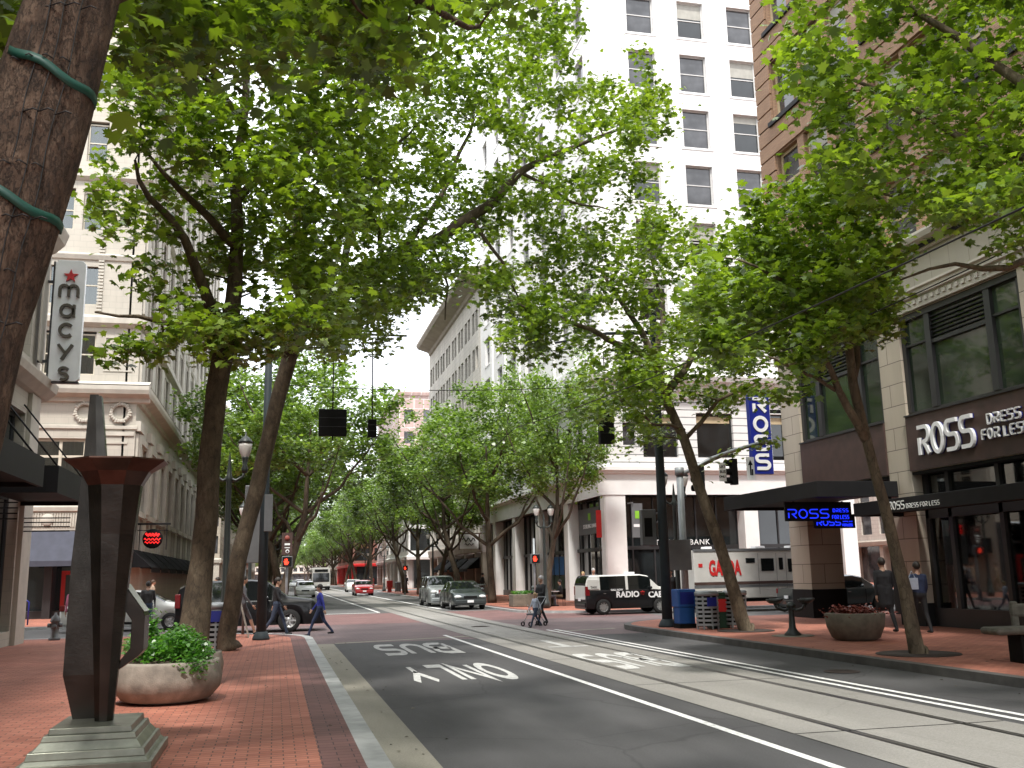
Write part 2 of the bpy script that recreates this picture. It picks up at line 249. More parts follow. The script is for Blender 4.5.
# ---------------------------------------------------------------- mesh helpers
class MB:
    def __init__(s): s.v = []; s.f = []; s.m = []; s.sm = []; s.T = Matrix.Identity(4)
    def add(s, vs, fs, mi=0, smooth=False):
        b = len(s.v); s.v += [tuple(s.T @ Vector(q)) for q in vs]
        for q in fs: s.f.append(tuple(b+i for i in q)); s.m.append(mi); s.sm.append(smooth)
        return s
    def box(s, x0, x1, y0, y1, z0, z1, mi=0):
        v = [(x, y, z) for z in (z0, z1) for y in (y0, y1) for x in (x0, x1)]
        return s.add(v, [(0, 2, 3, 1), (4, 5, 7, 6), (0, 1, 5, 4), (2, 6, 7, 3), (0, 4, 6, 2), (1, 3, 7, 5)], mi)
    def quad(s, a, b, c, d, mi=0): return s.add([a, b, c, d], [(0, 1, 2, 3)], mi)
    def tube(s, pts, rad, n=8, mi=0, cap=True, smooth=True, wob=0, seed=0):
        pts = [Vector(p) for p in pts]; vs = []; fs = []
        if not hasattr(rad, '__len__'): rad = [rad]*len(pts)
        ref = None
        for i, p in enumerate(pts):
            d = (pts[min(i+1, len(pts)-1)] - pts[max(i-1, 0)]).normalized()
            if ref is None:
                ref = Vector((1, 0, 0)) if abs(d.x) < .9 else Vector((0, 1, 0))
            a = (ref - d*ref.dot(d)).normalized(); ref = a; b = d.cross(a)
            for k in range(n):
                t = 2*math.pi*k/n; r = rad[i]
                if wob:
                    q = p + (a*math.cos(t)+b*math.sin(t))*r
                    r *= 1 + wob*noise.noise(Vector((q.x*3, q.y*3, q.z*1.3))+Vector((seed, 0, 0))) + wob*.5*noise.noise(Vector((q.x*9, q.y*9, q.z*5)))
                vs.append(p + (a*math.cos(t)+b*math.sin(t))*r)
        for i in range(len(pts)-1):
            for k in range(n): fs.append((i*n+k, i*n+(k+1) % n, (i+1)*n+(k+1) % n, (i+1)*n+k))
        if cap: fs.append(tuple(range(n))[::-1]); fs.append(tuple((len(pts)-1)*n+k for k in range(n)))
        return s.add(vs, fs, mi, smooth)
    def lathe(s, prof, n=24, mi=0, c=(0, 0, 0), smooth=True, axis='z'):
        vs = []; fs = []
        for r, z in prof:
            for k in range(n):
                t = 2*math.pi*k/n; x, y = r*math.cos(t), r*math.sin(t)
                q = (x, y, z) if axis == 'z' else ((x, z, y) if axis == 'y' else (z, x, y))
                vs.append((q[0]+c[0], q[1]+c[1], q[2]+c[2]))
        m_ = len(prof)
        for i in range(m_-1):
            for k in range(n): fs.append((i*n+k, i*n+(k+1) % n, (i+1)*n+(k+1) % n, (i+1)*n+k))
        return s.add(vs, fs, mi, smooth)
    def prism(s, poly, a, b, axis='y', mi=0):
        """polygon in the two other axes, extruded a..b along axis"""
        def q(u, w, t): return (u, t, w) if axis == 'y' else ((t, u, w) if axis == 'x' else (u, w, t))
        n = len(poly); vs = [q(u, w, a) for u, w in poly]+[q(u, w, b) for u, w in poly]
        fs = [tuple(range(n))[::-1], tuple(range(n, 2*n))]+[(i, (i+1) % n, n+(i+1) % n, n+i) for i in range(n)]
        return s.add(vs, fs, mi)
    def ball(s, c, r, n=10, mi=0):
        r = r if hasattr(r, '__len__') else (r, r, r); pr = []
        vs = []; fs = []; m_ = n//2+1
        for i in range(m_+1):
            ph = math.pi*i/m_
            for k in range(n):
                t = 2*math.pi*k/n; vs.append((c[0]+r[0]*math.sin(ph)*math.cos(t), c[1]+r[1]*math.sin(ph)*math.sin(t), c[2]+r[2]*math.cos(ph)))
        for i in range(m_):
            for k in range(n): fs.append((i*n+k, (i+1)*n+k, (i+1)*n+(k+1) % n, i*n+(k+1) % n))
        return s.add(vs, fs, mi, True)
    def mesh(s, name, mats):
        me = bpy.data.meshes.new(name); me.from_pydata(s.v, [], s.f)
        for m_ in (mats if isinstance(mats, (list, tuple)) else [mats]): me.materials.append(M[m_] if isinstance(m_, str) else m_)
        me.polygons.foreach_set('material_index', s.m); me.polygons.foreach_set('use_smooth', s.sm)
        bm = bmesh.new(); bm.from_mesh(me); bmesh.ops.recalc_face_normals(bm, faces=bm.faces); bm.to_mesh(me); bm.free()
        return me
    def build(s, name, mats, parent=None, bevel=0, loc=None):
        o = link(name, s.mesh(name, mats), parent, loc)
        if bevel:
            b = o.modifiers.new('bevel', 'BEVEL'); b.width = bevel; b.segments = 2; b.limit_method = 'ANGLE'
        return o
def link(name, data, parent=None, loc=None):
    o = bpy.data.objects.new(name, data); COL.objects.link(o)
    if loc is not None: o.location = loc
    if parent is not None:
        o.parent = parent
    return o
def under(o, root):                       # world-built piece under a thing whose base is elsewhere
    o.parent = root; o.matrix_parent_inverse = Matrix.Translation(-Vector(root_world(root))); return o
def root_world(r):
    v = Vector(r.location); p = r.parent
    return v
def tag(o, label, cat, group=None, kind=None):
    o['label'] = label; o['category'] = cat
    if group: o['group'] = group
    if kind: o['kind'] = kind
    return o
def thing(name, label, cat, loc=(0, 0, 0), rz=0, group=None):
    o = bpy.data.objects.new(name, None); COL.objects.link(o); o.empty_display_size = .2
    o.location = loc; o.rotation_euler = (0, 0, rz); return tag(o, label, cat, group)
def kids(o): return list(KID.get(o.name, [])) or [c for c in o.children]
KID = {}
def clone(o, parent=None):
    c = o.copy(); COL.objects.link(c)
    if parent is not None: c.parent = parent
    for ch in list(o.children): clone(ch, c)
    return c
def struct(o, label=None, cat=None):
    o['kind'] = 'structure'
    if label: o['label'] = label; o['category'] = cat
    return o
def text_mb(mb, txt, size, depth=.02, bold=.0, mi=0, align='CENTER', sx=1., spacing=1.):
    """lettering standing in the local x-z plane, facing -y"""
    cu = bpy.data.curves.new('t', 'FONT'); cu.body = txt; cu.size = size; cu.extrude = depth/2; cu.offset = bold
    cu.align_x = align; cu.align_y = 'CENTER'; cu.space_character = spacing; cu.resolution_u = 3
    o = bpy.data.objects.new('t', cu); me = bpy.data.meshes.new_from_object(o)
    vs = [(v.co.x*sx, -v.co.z, v.co.y) for v in me.vertices]; fs = [tuple(p.vertices) for p in me.polygons]
    mb.add(vs, fs, mi); bpy.data.meshes.remove(me); bpy.data.objects.remove(o); bpy.data.curves.remove(cu)
def stroke(mb, pts, w, d0, d1, mi=0, closed=False):
    """a flat letter stroke of width w along (x,z) points, from depth y=d0 to d1, mitred"""
    P_ = [Vector((a, b)) for a, b in pts]; n = len(P_); L_ = []; R_ = []
    for i in range(n):
        a = P_[(i-1) % n] if (i > 0 or closed) else P_[i]; b = P_[(i+1) % n] if (i < n-1 or closed) else P_[i]
        d1_ = (P_[i]-a); d2_ = (b-P_[i])
        d1_ = d1_.normalized() if d1_.length > 1e-6 else d2_.normalized(); d2_ = d2_.normalized() if d2_.length > 1e-6 else d1_
        t = (d1_+d2_).normalized(); nn = Vector((-t.y, t.x)); k = 1/max(.5, abs(nn.dot(Vector((-d1_.y, d1_.x)))))
        L_.append(P_[i]+nn*w/2*k); R_.append(P_[i]-nn*w/2*k)
    rng = range(n if closed else n-1)
    vs = []
    for i in range(n): vs += [(L_[i].x, d0, L_[i].y), (R_[i].x, d0, R_[i].y), (L_[i].x, d1, L_[i].y), (R_[i].x, d1, R_[i].y)]
    fs = []
    for i in rng:
        j = (i+1) % n; a, b = 4*i, 4*j
        fs += [(a, b, b+1, a+1), (a+2, a+3, b+3, b+2), (a, a+2, b+2, b), (a+1, b+1, b+3, a+3)]
    if not closed: fs += [(0, 1, 3, 2), (4*n-4, 4*n-2, 4*n-1, 4*n-3)]
    mb.add(vs, fs, mi)
def arc(cx, cz, rx, rz, a0, a1, n=10): return [(cx+rx*math.cos(R(a0+(a1-a0)*i/n)), cz+rz*math.sin(R(a0+(a1-a0)*i/n))) for i in range(n+1)]
def glyph(c, w=1., h=1.):
    """single-line letters in a w x h box whose corner is 0,0"""
    r = min(w, h)*.24
    G = {
     'R': [[(.08, 0), (.08, .62)], [(0, 1)]+[(.62, 1)]+arc(.68, .74, .3, .26, 90, -80)+[(.5, .46), (.95, 0)]],
     'O': [arc(.5, .5, .46, .5, 0, 360, 22)],
     'S': [[(.97, 1), (.34, 1)]+arc(.30, .76, .27, .24, 90, 270, 8)+[(.66, .52)]+arc(.7, .26, .27, .26, 90, -90, 8)+[(.02, 0)]],
     'D': [[(.05, 0), (.05, 1), (.4, 1)]+arc(.5, .5, .45, .5, 90, -90)+[(.05, 0)]],
     'E': [[(.95, 1), (.3, 1)]+arc(.3, .5, .27, .5, 90, 270, 8)+[(.95, 0)], [(.1, .5), (.85, .5)]],
     'F': [[(.1, 0), (.1, .7)]+arc(.35, .72, .25, .28, 180, 90, 4)+[(.95, 1)], [(.1, .5), (.8, .5)]],
     'L': [[(.1, 1), (.1, 0), (.9, 0)]],
     'm': [[(.02, 0), (.02, .62)], arc(.26, .62, .24, .34, 180, 0)+[(.5, 0)], arc(.74, .62, .24, .34, 180, 0)+[(.98, 0)]],
     'a': [arc(.45, .46, .4, .46, 0, 360, 16), [(.9, .95), (.9, 0)]],
     'c': [arc(.5, .5, .45, .48, 45, 315, 14)],
     'y': [[(.05, 1), (.5, .3)], [(.95, 1), (.3, -.25)]],
     's': [[(.9, .85)]+arc(.5, .73, .38, .25, 40, 240, 7)+arc(.5, .25, .38, .25, 70, -130, 7)],
     'B': [[(.05, 0), (.05, 1), (.6, 1)]+arc(.62, .76, .3, .24, 90, -90, 6)+[(.05, .52)], [(.6, .52)]+arc(.65, .26, .32, .26, 90, -90, 6)+[(.05, 0)]],
     'U': [[(.06, 1), (.06, .3)]+arc(.5, .3, .44, .3, 180, 360, 8)+[(.94, 1)]],
     'N': [[(.06, 0), (.06, 1), (.94, 0), (.94, 1)]],
     'Y': [[(.02, 1), (.5, .45), (.98, 1)], [(.5, .45), (.5, 0)]],
     'T': [[(0, 1), (1, 1)], [(.5, 1), (.5, 0)]],
    }
    return [[(x*w, z*h) for x, z in s] for s in G[c]]
def word(mb, txt, x, z, w, h, gap, sw, d0, d1, mi=0):
    for c in txt:
        if c != ' ':
            for s in glyph(c, w, h): stroke(mb, [(x+a, z+b) for a, b in s], sw, d0, d1, mi)
        x += w+gap if c != ' ' else w*.55
    return x

# facade frames: u runs along the wall, d stands out of it
class Face:
    def __init__(s, o, rz): s.o = Vector(o); s.rz = rz; s.U = Vector((math.cos(rz), math.sin(rz), 0)); s.Nn = Vector((math.sin(rz), -math.cos(rz), 0))
    def p(s, u, d, z): return s.o + s.U*u + s.Nn*d + Vector((0, 0, z))
    def M(s): return Matrix.Translation(s.o) @ Matrix.Rotation(s.rz, 4, 'Z')    # local x=u, -y=outward
def pieces(mb, name, m, root, bevel=0, most=90):
    """each loose box of the builder becomes a part of its own"""
    par = list(range(len(mb.v)))
    def find(i):
        while par[i] != i: par[i] = par[par[i]]; i = par[i]
        return i
    for f in mb.f:
        for i in f[1:]: par[find(i)] = find(f[0])
    gr = {}
    for f, mi, sm in zip(mb.f, mb.m, mb.sm): gr.setdefault(find(f[0]), []).append((f, mi, sm))
    for fs in gr.values():
        q = MB(); mp = {}
        for f, mi, sm in fs:
            for i in f:
                if i not in mp: mp[i] = len(q.v); q.v.append(mb.v[i])
            q.f.append(tuple(mp[i] for i in f)); q.m.append(mi); q.sm.append(sm)
        o = q.build(name, m, bevel=bevel); o.parent = root; o.matrix_parent_inverse = Matrix.Translation(-Vector(root.location))
def fbox(mb, F, u0, u1, d0, d1, z0, z1, mi=0):
    T = mb.T; mb.T = F.M(); mb.box(u0, u1, -d1, -d0, z0, z1, mi); mb.T = T
def holes(mb, F, u0, u1, z0, z1, hs, depth, mi=0, d=0):
    us = sorted({u0, u1, *[h[0] for h in hs], *[h[1] for h in hs]}); zs = sorted({z0, z1, *[h[2] for h in hs], *[h[3] for h in hs]})
    us = [u for u in us if u0 <= u <= u1]; zs = [z for z in zs if z0 <= z <= z1]
    for i in range(len(zs)-1):
        zc = (zs[i]+zs[i+1])/2; row = [h for h in hs if h[2] < zc < h[3]]
        run = None
        for j in range(len(us)-1):
            uc = (us[j]+us[j+1])/2; solid = not any(h[0] < uc < h[1] for h in row)
            if solid and run is None: run = us[j]
            if run is not None and (not solid or j == len(us)-2):
                e = us[j] if not solid else us[j+1]
                mb.quad(F.p(run, d, zs[i]), F.p(e, d, zs[i]), F.p(e, d, zs[i+1]), F.p(run, d, zs[i+1]), mi); run = None
    for a, b, c, e in hs:
        q = lambda u, z, dd: F.p(u, d-dd, z)
        mb.quad(q(a, c, 0), q(b, c, 0), q(b, c, depth), q(a, c, depth), mi); mb.quad(q(a, e, 0), q(a, e, depth), q(b, e, depth), q(b, e, 0), mi)
        mb.quad(q(a, c, 0), q(a, c, depth), q(a, e, depth), q(a, e, 0), mi); mb.quad(q(b, c, 0), q(b, e, 0), q(b, e, depth), q(b, c, depth), mi)
def put(o, root, F, u, d, z):
    """a locally modelled piece set on the facade under its building"""
    o.parent = root; w = F.p(u, d, z) - Vector(root.location); o.location = w; o.rotation_euler = (0, 0, F.rz); return o
def window_proto(w, h, fm='whiteframe', gm='glass', rails=(.5,), mull=(), fw=.07, sill=None, curtain=False, blind=0):
    """window > pane, sill ... ; origin bottom centre, frame front at y=0"""
    b = MB(); b.box(-w/2, -w/2+fw, 0, .08, 0, h); b.box(w/2-fw, w/2, 0, .08, 0, h); b.box(-w/2+fw, w/2-fw, 0, .08, 0, fw); b.box(-w/2+fw, w/2-fw, 0, .08, h-fw, h)
    for r_ in rails: b.box(-w/2+fw, w/2-fw, .01, .07, h*r_-fw*.4, h*r_+fw*.4)
    for m_ in mull: b.box(w*m_-fw*.5, w*m_+fw*.5, -.005, .06, fw, h-fw)
    o = b.build('window', fm)
    p = MB(); p.box(-w/2+fw*.5, w/2-fw*.5, .05, .062, fw*.5, h-fw*.5)
    p.build('pane', 'shopglass' if curtain else gm, o)
    if curtain:
        c = MB(); n = int(w/.04); c_y = lambda i: .16+.03*math.sin(i*1.3)+.015*math.sin(i*2.9)
        for i in range(n):
            a = -w/2+w*i/n; e = -w/2+w*(i+1)/n
            c.quad((a, c_y(i), 0), (e, c_y(i+1), 0), (e, c_y(i+1), h), (a, c_y(i), h))
        c.build('curtain', 'curtain', o)
    if blind:
        c = MB(); c.box(-w/2+fw, w/2-fw, .03, .048, h*(1-blind), h-fw); c.build('blind', 'blind', o)
    if sill:
        s_ = MB(); s_.box(-w/2-.16, w/2+.16, -.22-sill, .0, -.14, 0); s_.build('sill', 'white' if fm == 'whiteframe' else 'black', o)
    return o
def hide_proto(o):
    for c in list(o.children): bpy.data.objects.remove(c)
    bpy.data.objects.remove(o)
# ================================================================ ground, roads, pavements
b = MB(); b.quad((-1500, -300, -.06), (1500, -300, -.06), (1500, 3000, -.06), (-1500, 3000, -.06))
struct(b.build('ground', 'asphalt_far'), 'flat grey ground under the whole district', 'ground')
def sheet(name, poly, z, m, label=None, cat=None):
    b = MB(); b.add([(x, y, z) for x, y in poly], [tuple(range(len(poly)))]); return struct(b.build(name, m), label, cat)
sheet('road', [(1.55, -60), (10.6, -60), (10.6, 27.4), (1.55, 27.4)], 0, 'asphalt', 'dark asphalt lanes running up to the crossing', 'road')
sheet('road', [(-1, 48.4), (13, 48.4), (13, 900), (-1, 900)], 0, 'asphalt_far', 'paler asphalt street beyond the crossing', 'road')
sheet('road', [(-200, 32.2), (200, 32.2), (200, 41.9), (-200, 41.9)], -.004, 'asphalt_far', 'side street asphalt running left and right', 'road')
sheet('gutter', [(.9, -60), (1.55, -60), (1.55, 27.4), (.9, 27.4)], 0, 'gutter', 'pale concrete gutter strip beside the left kerb', 'gutter')
sheet('crosswalk', [(.7, 27.4), (10.9, 27.4), (15.0, 31.0), (15.0, 33.2), (-4, 33.2), (-4, 29)], .000, 'crossbrick2', 'dull purple brick crossing nearest the camera', 'crosswalk')
sheet('crossing_centre', [(-4, 33.2), (15.0, 33.2), (15.0, 38.0), (-4, 38.0)], .000, 'crossbrick2', 'brick paving in the middle of the street crossing', 'crossing')
sheet('crosswalk', [(-4, 38.0), (15.0, 38.0), (15.0, 48.4), (-4, 48.4)], .000, 'crossbrick', 'redder brick crossing on the far side', 'crosswalk')
b = MB(); b.add([(1.6, 27.3, .004), (10.4, 29.9, .004), (10.4, 30.2, .004), (1.6, 27.6, .004)], [(0, 1, 2, 3)])
struct(b.build('crosswalk_edge', 'gutter'), 'pale concrete strip along the near edge of the crossing', 'crosswalk edge')
b = MB()
ys = [-40]+[y for y in range(-35, 330, 5)]
for i in range(len(ys)-1): b.quad((5.45, ys[i]+.02, .008), (8.05, ys[i]+.02, .008), (8.05, ys[i+1]-.02, .008), (5.45, ys[i+1]-.02, .008))
struct(b.build('track_slab', 'concrete'), 'pale concrete slab carrying the tram rails', 'track bed')
for x, w in ((6.1, 'left'), (7.53, 'right')):
    b = MB(); b.quad((x-.075, -40, .0115), (x-.015, -40, .0115), (x-.015, 330, .0115), (x-.075, 330, .0115)); b.quad((x+.01, -40, .0115), (x+.045, -40, .0115), (x+.045, 330, .0115), (x+.01, 330, .0115))
    struct(b.build('tram_rail', 'rail'), 'dark sunken tram rail nearer the '+w+' pavement', 'rail')
def line(name, x0, x1, y0, y1, m, lab, z=.005):
    b = MB(); b.quad((x0, y0, z), (x1, y0, z), (x1, y1, z), (x0, y1, z)); struct(b.build(name, m), lab, 'road marking')
line('lane_line', 4.84, 4.95, -40, 29.5, 'paint', 'long solid white line between the bus lane and the tracks')
line('lane_line', 8.24, 8.35, -40, 30.4, 'paint', 'left line of the double white line beside the tracks')
line('lane_line', 8.52, 8.63, -40, 30.5, 'paint', 'right line of the double white line beside the tracks')
line('lane_line', 4.9, 5.05, 49.6, 300, 'paint', 'white lane line continuing beyond the crossing')
line('lane_line', 8.3, 8.55, 52, 300, 'paint', 'broad white line left of the parked cars')
line('stop_line', 1.2, 5.0, 49.0, 49.35, 'paint', 'thin white line closing the far crossing')
line('road_mark', 6.35, 7.35, 23.1, 23.35, 'oldpaint', 'worn white bar between the rails', .0135)
line('road_mark', 6.75, 6.95, 23.35, 25.6, 'oldpaint', 'worn white stroke pointing to the crossing between the rails', .0135)
def roadtext(txt, cx, cy, w, h, m, lab, z=.005, sw=.16):
    """reads from the other end of the street: the letters' tops point at the camera"""
    b = MB(); n = len(txt); gw = w/(n+.25*(n-1)); gap = gw*.25; q = MB()
    word(q, txt, 0, 0, 1, 1, .25, .24, 0, .001)
    vs = [(cx + w/2 - v[0]*gw, cy + h/2 - v[2]*h, z) for v in q.v]; keep = []
    top = [f for f in q.f if all(abs(q.v[i][1]) < 1e-6 for i in f)]
    b.add(vs, top); struct(b.build('road_lettering', m), lab, 'road lettering')
roadtext('BUS', 3.35, 24.5, 1.75, 3.0, 'oldpaint', 'worn white word BUS on the dark asphalt lane by the crossing')
roadtext('ONLY', 3.25, 18.3, 1.8, 2.7, 'midpaint', 'white word ONLY on the dark asphalt lane')
roadtext('BUS', 6.84, 19.2, 1.3, 2.9, 'midpaint', 'white word BUS painted on the track slab', .0135)

def offs(path, d):                         # to the left of the walking direction
    o = []
    for i, p in enumerate(path):
        a = Vector(path[max(i-1, 0)]); c = Vector(path[min(i+1, len(path)-1)]); t = (c-a).normalized(); o.append((p[0]-t.y*d, p[1]+t.x*d))
    return o
def ribbon(name, pa, pb, z, m, lab, cat, drop=0):
    b = MB(); n = len(pa); vs = [(x, y, z) for x, y in pa]+[(x, y, z) for x, y in pb]
    b.add(vs, [(i, i+1, n+i+1, n+i) for i in range(n-1)])
    if drop: b.add([(x, y, z) for x, y in pa]+[(x, y, z-drop) for x, y in pa], [(i, i+1, n+i+1, n+i) for i in range(n-1)])
    return struct(b.build(name, m), lab, cat)
def block(path, side, z, lab, km, corner, band=True):
    kin = offs(path, .22*side); band_in = offs(path, .6*side) if band else kin
    ribbon('kerb', path, kin, z, km, lab+' kerb edging', 'kerb', z+.05)
    if band: ribbon('pavement_edge_band', kin, band_in, z, 'brickdark', 'darker brick band along '+lab+' kerb', 'pavement')
    poly = band_in + corner
    b = MB(); b.add([(x, y, z) for x, y in poly], [tuple(range(len(poly)))]); struct(b.build('pavement', 'brick'), 'red brick pavement, '+lab, 'pavement')
def rc(cx, cy, r, a0, a1, n=8): return [(cx+r*math.cos(R(a0+(a1-a0)*i/n)), cy+r*math.sin(R(a0+(a1-a0)*i/n))) for i in range(n+1)]
yy = [-60, -40, -20, 0, 10, 20]
block([(1.04, y) for y in yy]+rc(-2.96, 28.6, 4., 0, 90)+[(-20, 32.6), (-80, 32.6)], 1, .12, 'near left corner', 'granite', [(-80, -60)])
block([(10.4, y) for y in yy]+rc(14.4, 28.5, 4.0, 180, 90)+[(30, 32.5), (90, 32.5)], -1, .14, 'near right corner', 'darkkerb', [(90, -60)], band=False)
for k, (ya, yb) in enumerate(((41.5, 113.), (127., 193.), (208., 274.), (288., 354.), (368., 700.))):
    nm = ('the second block', 'the third block', 'the fourth block', 'the fifth block', 'the blocks far away')[k]
    block([(-80, ya), (-20, ya)]+rc(-2.96, ya+4, 4., -90, 0)+[(1.04, ya+20), (1.04, yb-20)]+rc(-2.96, yb-4, 4., 0, 90)+[(-80, yb)], 1, .1, 'left side of '+nm, 'granite', [])
    block([(90, ya), (30, ya)]+rc(14.7, ya+4, 4., -90, -180)+[(10.7, ya+20), (10.7, yb-20)]+rc(14.7, yb-4, 4., 180, 90)+[(90, yb)], -1, .1, 'right side of '+nm, 'granite', [])

# ================================================================ buildings
def bld(name, label, loc): return thing(name, label, 'building', loc)
def part(mb, name, m, root, bevel=0):
    o = mb.build(name, m, bevel=bevel); o.parent = root; o.matrix_parent_inverse = Matrix.Translation(-Vector(root.location)); return o
def strip(F, u0, u1, prof, n=1):
    """moulding: profile of (d,z) swept along u"""
    return u0, u1, prof
def mould(mb, F, u0, u1, prof, mi=0):
    n = len(prof); a = [F.p(u0, d, z) for d, z in prof]; c = [F.p(u1, d, z) for d, z in prof]
    mb.add(a+c, [(i, (i+1) % n, n+(i+1) % n, n+i) for i in range(n)]+[tuple(range(n)), tuple(range(n, 2*n))[::-1]], mi)

# ---- white tower, far right corner (X=17, Y=50)
wt = bld('white_office_tower', 'tall white terracotta tower with sash windows on the far right corner', (17, 50, 0))
FF = Face((17, 50, 0), 0); FS = Face((17, 82, 0), -math.pi/2)       # front looks at the camera; side looks at the street, u from far to near
ZR = 44.5
sillz = [33.3 + 3.54*k for k in range(-5, 3)]
fcols = [20.4-17+3.26*k for k in range(4)]
scols = [32-1.9-.0-4.55*k for k in range(7)]
b = MB()
fh = [(u-.88, u+.82, z, z+2.42) for u in fcols for z in sillz]
sh = [(u-.9, u+.9, z, z+2.35) for u in scols for z in sillz if 0 < u-.9]
holes(b, FF, 0, 15, 13.2, ZR, fh, .32); holes(b, FS, 0, 32, 13.2, ZR, sh, .32)
b.box(17.4, 32, 50.4, 82, 13.2, 13.3); b.quad((17, 50, ZR), (32, 50, ZR), (32, 82, ZR), (17, 82, ZR)); b.quad((32, 50, 0), (32, 82, 0), (32, 82, ZR), (32, 50, ZR)); b.quad((17, 82, 4.5), (32, 82, 4.5), (32, 82, ZR), (17, 82, ZR))
part(b, 'upper_wall', 'whitetile', wt)
pr = window_proto(1.70, 2.42, 'whiteframe', 'glassgrey', (.52,), sill=.02); pr2 = window_proto(1.8, 2.35, 'whiteframe', 'glassgrey', (.52,), sill=.02)
prb = window_proto(1.70, 2.42, 'whiteframe', 'glass', (.52,), sill=.02, blind=.42)
rnd = random.Random(4); prc = window_proto(1.70, 2.42, 'whiteframe', 'glass', (.52,), sill=.02, blind=.2); prd = window_proto(1.70, 2.42, 'whiteframe', 'glassgrey', (.52,), sill=.02, blind=.62)
for u in fcols:
    for z in sillz: put(clone(rnd.choice((prb, prc, pr, pr, pr, prd))), wt, FF, u-.03, -.2, z)
for u in scols:
    for z in sillz: put(clone(pr2), wt, FS, u, -.2, z)
for q in (pr, pr2, prb, prc, prd): hide_proto(q)
b = MB()                                                            # slim string courses and shaft piers
for z in (16.0, 30.95+0.0):
    pass
mould(b, FF, -.12, 15, [(0, 13.2), (.25, 13.3), (.25, 13.6), (.1, 13.75), (0, 13.75)]); mould(b, FS, 0, 32.12, [(0, 13.2), (.25, 13.3), (.25, 13.6), (.1, 13.75), (0, 13.75)])
for u in (5.02, 9.6, 14.1, 18.7, 23.2, 27.8): fbox(b, FS, u-.22, u+.22, 0.003, .16, 13.75, 44)
part(b, 'string_course', 'white', wt)
# rusticated second storey
b = MB()
f2 = [(1.2, 1.95, 8.5, 9.75), (2.35, 4.4, 7.85, 10.25), (5.55, 7.75, 7.85, 10.35), (8.9, 11.0, 7.85, 10.35), (12.1, 14.2, 7.85, 10.35)]
s2 = [(32-a-1.5, 32-a, 7.9, 10.3) for a in (3.4, 5.6, 9.6, 11.8, 15.8, 18., 22., 24.2, 27.6)]
holes(b, FF, 0, 15, 7.35, 11.1, f2, .35); holes(b, FS, 0, 32, 7.35, 11.1, s2, .35)
part(b, 'banded_wall', 'grooved', wt)
for i, h_ in enumerate(f2): 
    q = window_proto(h_[1]-h_[0], h_[3]-h_[2], 'frame', 'glassgrey' if i == 0 else 'glass', ()); put(q, wt, FF, (h_[0]+h_[1])/2, -.2, h_[2])
    if i: w_ = MB(); w_.box(-(h_[1]-h_[0])/2+.1, (h_[1]-h_[0])/2-.1, .02, .045, (h_[3]-h_[2])*.78, (h_[3]-h_[2])*.93); w_.build('roller_blind', 'tanwood', q)
q = window_proto(1.5, 2.4, 'frame', 'glass', (.6,))
for h_ in s2: put(clone(q), wt, FS, (h_[0]+h_[1])/2, -.2, h_[2])
hide_proto(q)
b = MB()
corn = [(0, 11.1), (.12, 11.15), (.15, 11.45), (.3, 11.5), (.33, 11.8), (.75, 12.0), (.85, 12.25), (.85, 12.35), (.2, 12.6), (.2, 13.2), (0, 13.2)]
mould(b, FF, -.85, 15, corn); mould(b, FS, 0, 32.003, [(d*1.002, z) for d, z in corn])
low = [(0, 5.8), (.05, 5.8), (.05, 6.9), (.18, 6.95), (.22, 7.05), (.35, 7.1), (.35, 7.28), (0, 7.35)]
mould(b, FF, -.35, 15, low); mould(b, FS, 0, 32.003, [(d*1.002, z) for d, z in low])
for k in range(38): fbox(b, FF, -.2+.4*k, 0.0+.4*k, .33, .6, 11.84, 11.98)
for k in range(80): fbox(b, FS, .1+.4*k, .3+.4*k, .33, .6, 11.84, 11.98)
part(b, 'cornice', 'white', wt)
b = MB()
for u, w in ((0.05, 1.15), (8.1, .85), (14.1, .9)): fbox(b, FF, u, u+w, -.9, .0, .1, 5.8)
for a in (7.4, 14.2, 21.0, 27.8): fbox(b, FS, 32-a-.45, 32-a+.45, -.7, -.0, .1, 5.8)
fbox(b, FS, 31.45, 31.945, -1.15, 0, .1, 5.799)
pieces(b, 'stone_pier', 'white', wt, bevel=.02)
b = MB(); g = MB()
for (F, u1, dd) in ((FF, 15, -1.0), (FS, 31, -.75)):
    u = .6
    while u < u1: fbox(b, F, u-.04, u+.04, dd+.002, dd+.1, .5, 5.8); u += 1.25
    fbox(b, F, 0, u1, dd, dd+.12, 2.9, 3.1); fbox(b, F, 0, u1, dd, dd+.15, .1, .5); fbox(b, F, 0, u1, dd-.1, dd+.05, 5.78, 5.85)
    fbox(g, F, 0, u1, dd-.05, dd+.03, .5, 5.78)
part(b, 'shopfront_frame', 'frame', wt); part(g, 'shopfront_glass', 'glass', wt)
b = MB(); fbox(b, FS, 24.9, 31, -.72, -.55, 2.9, 3.08); fbox(b, FS, 18, 24.3, -.72, -.55, 2.9, 3.08); pieces(b, 'transom_beam', 'frame', wt)
b = MB(); fbox(b, FS, 18.9, 21.7, -.70, -.69, 1.6, 2.75); part(b, 'window_banner', 'bluebanner', wt)
b = MB(); fbox(b, FS, 18.9, 21.7, -.70, -.69, .6, 1.55); part(b, 'window_display', 'dkgreen', wt)
b = MB(); fbox(b, FF, 5.0, 6.0, -.95, -.9, .4, 2.6); part(b, 'lime_panel', 'lime', wt)
b = MB(); fbox(b, FS, 25.2, 29.6, -.68, -.64, 3.9, 5.4); o = part(b, 'window_sign', 'metalgrey', wt)
b = MB(); b.T = Matrix.Translation(FS.p(27.4, -.62, 4.35)) @ Matrix.Rotation(FS.rz, 4, 'Z'); text_mb(b, 'STERLING BANK', .34, .02); part(b, 'sign_lettering', 'signwhite', wt)
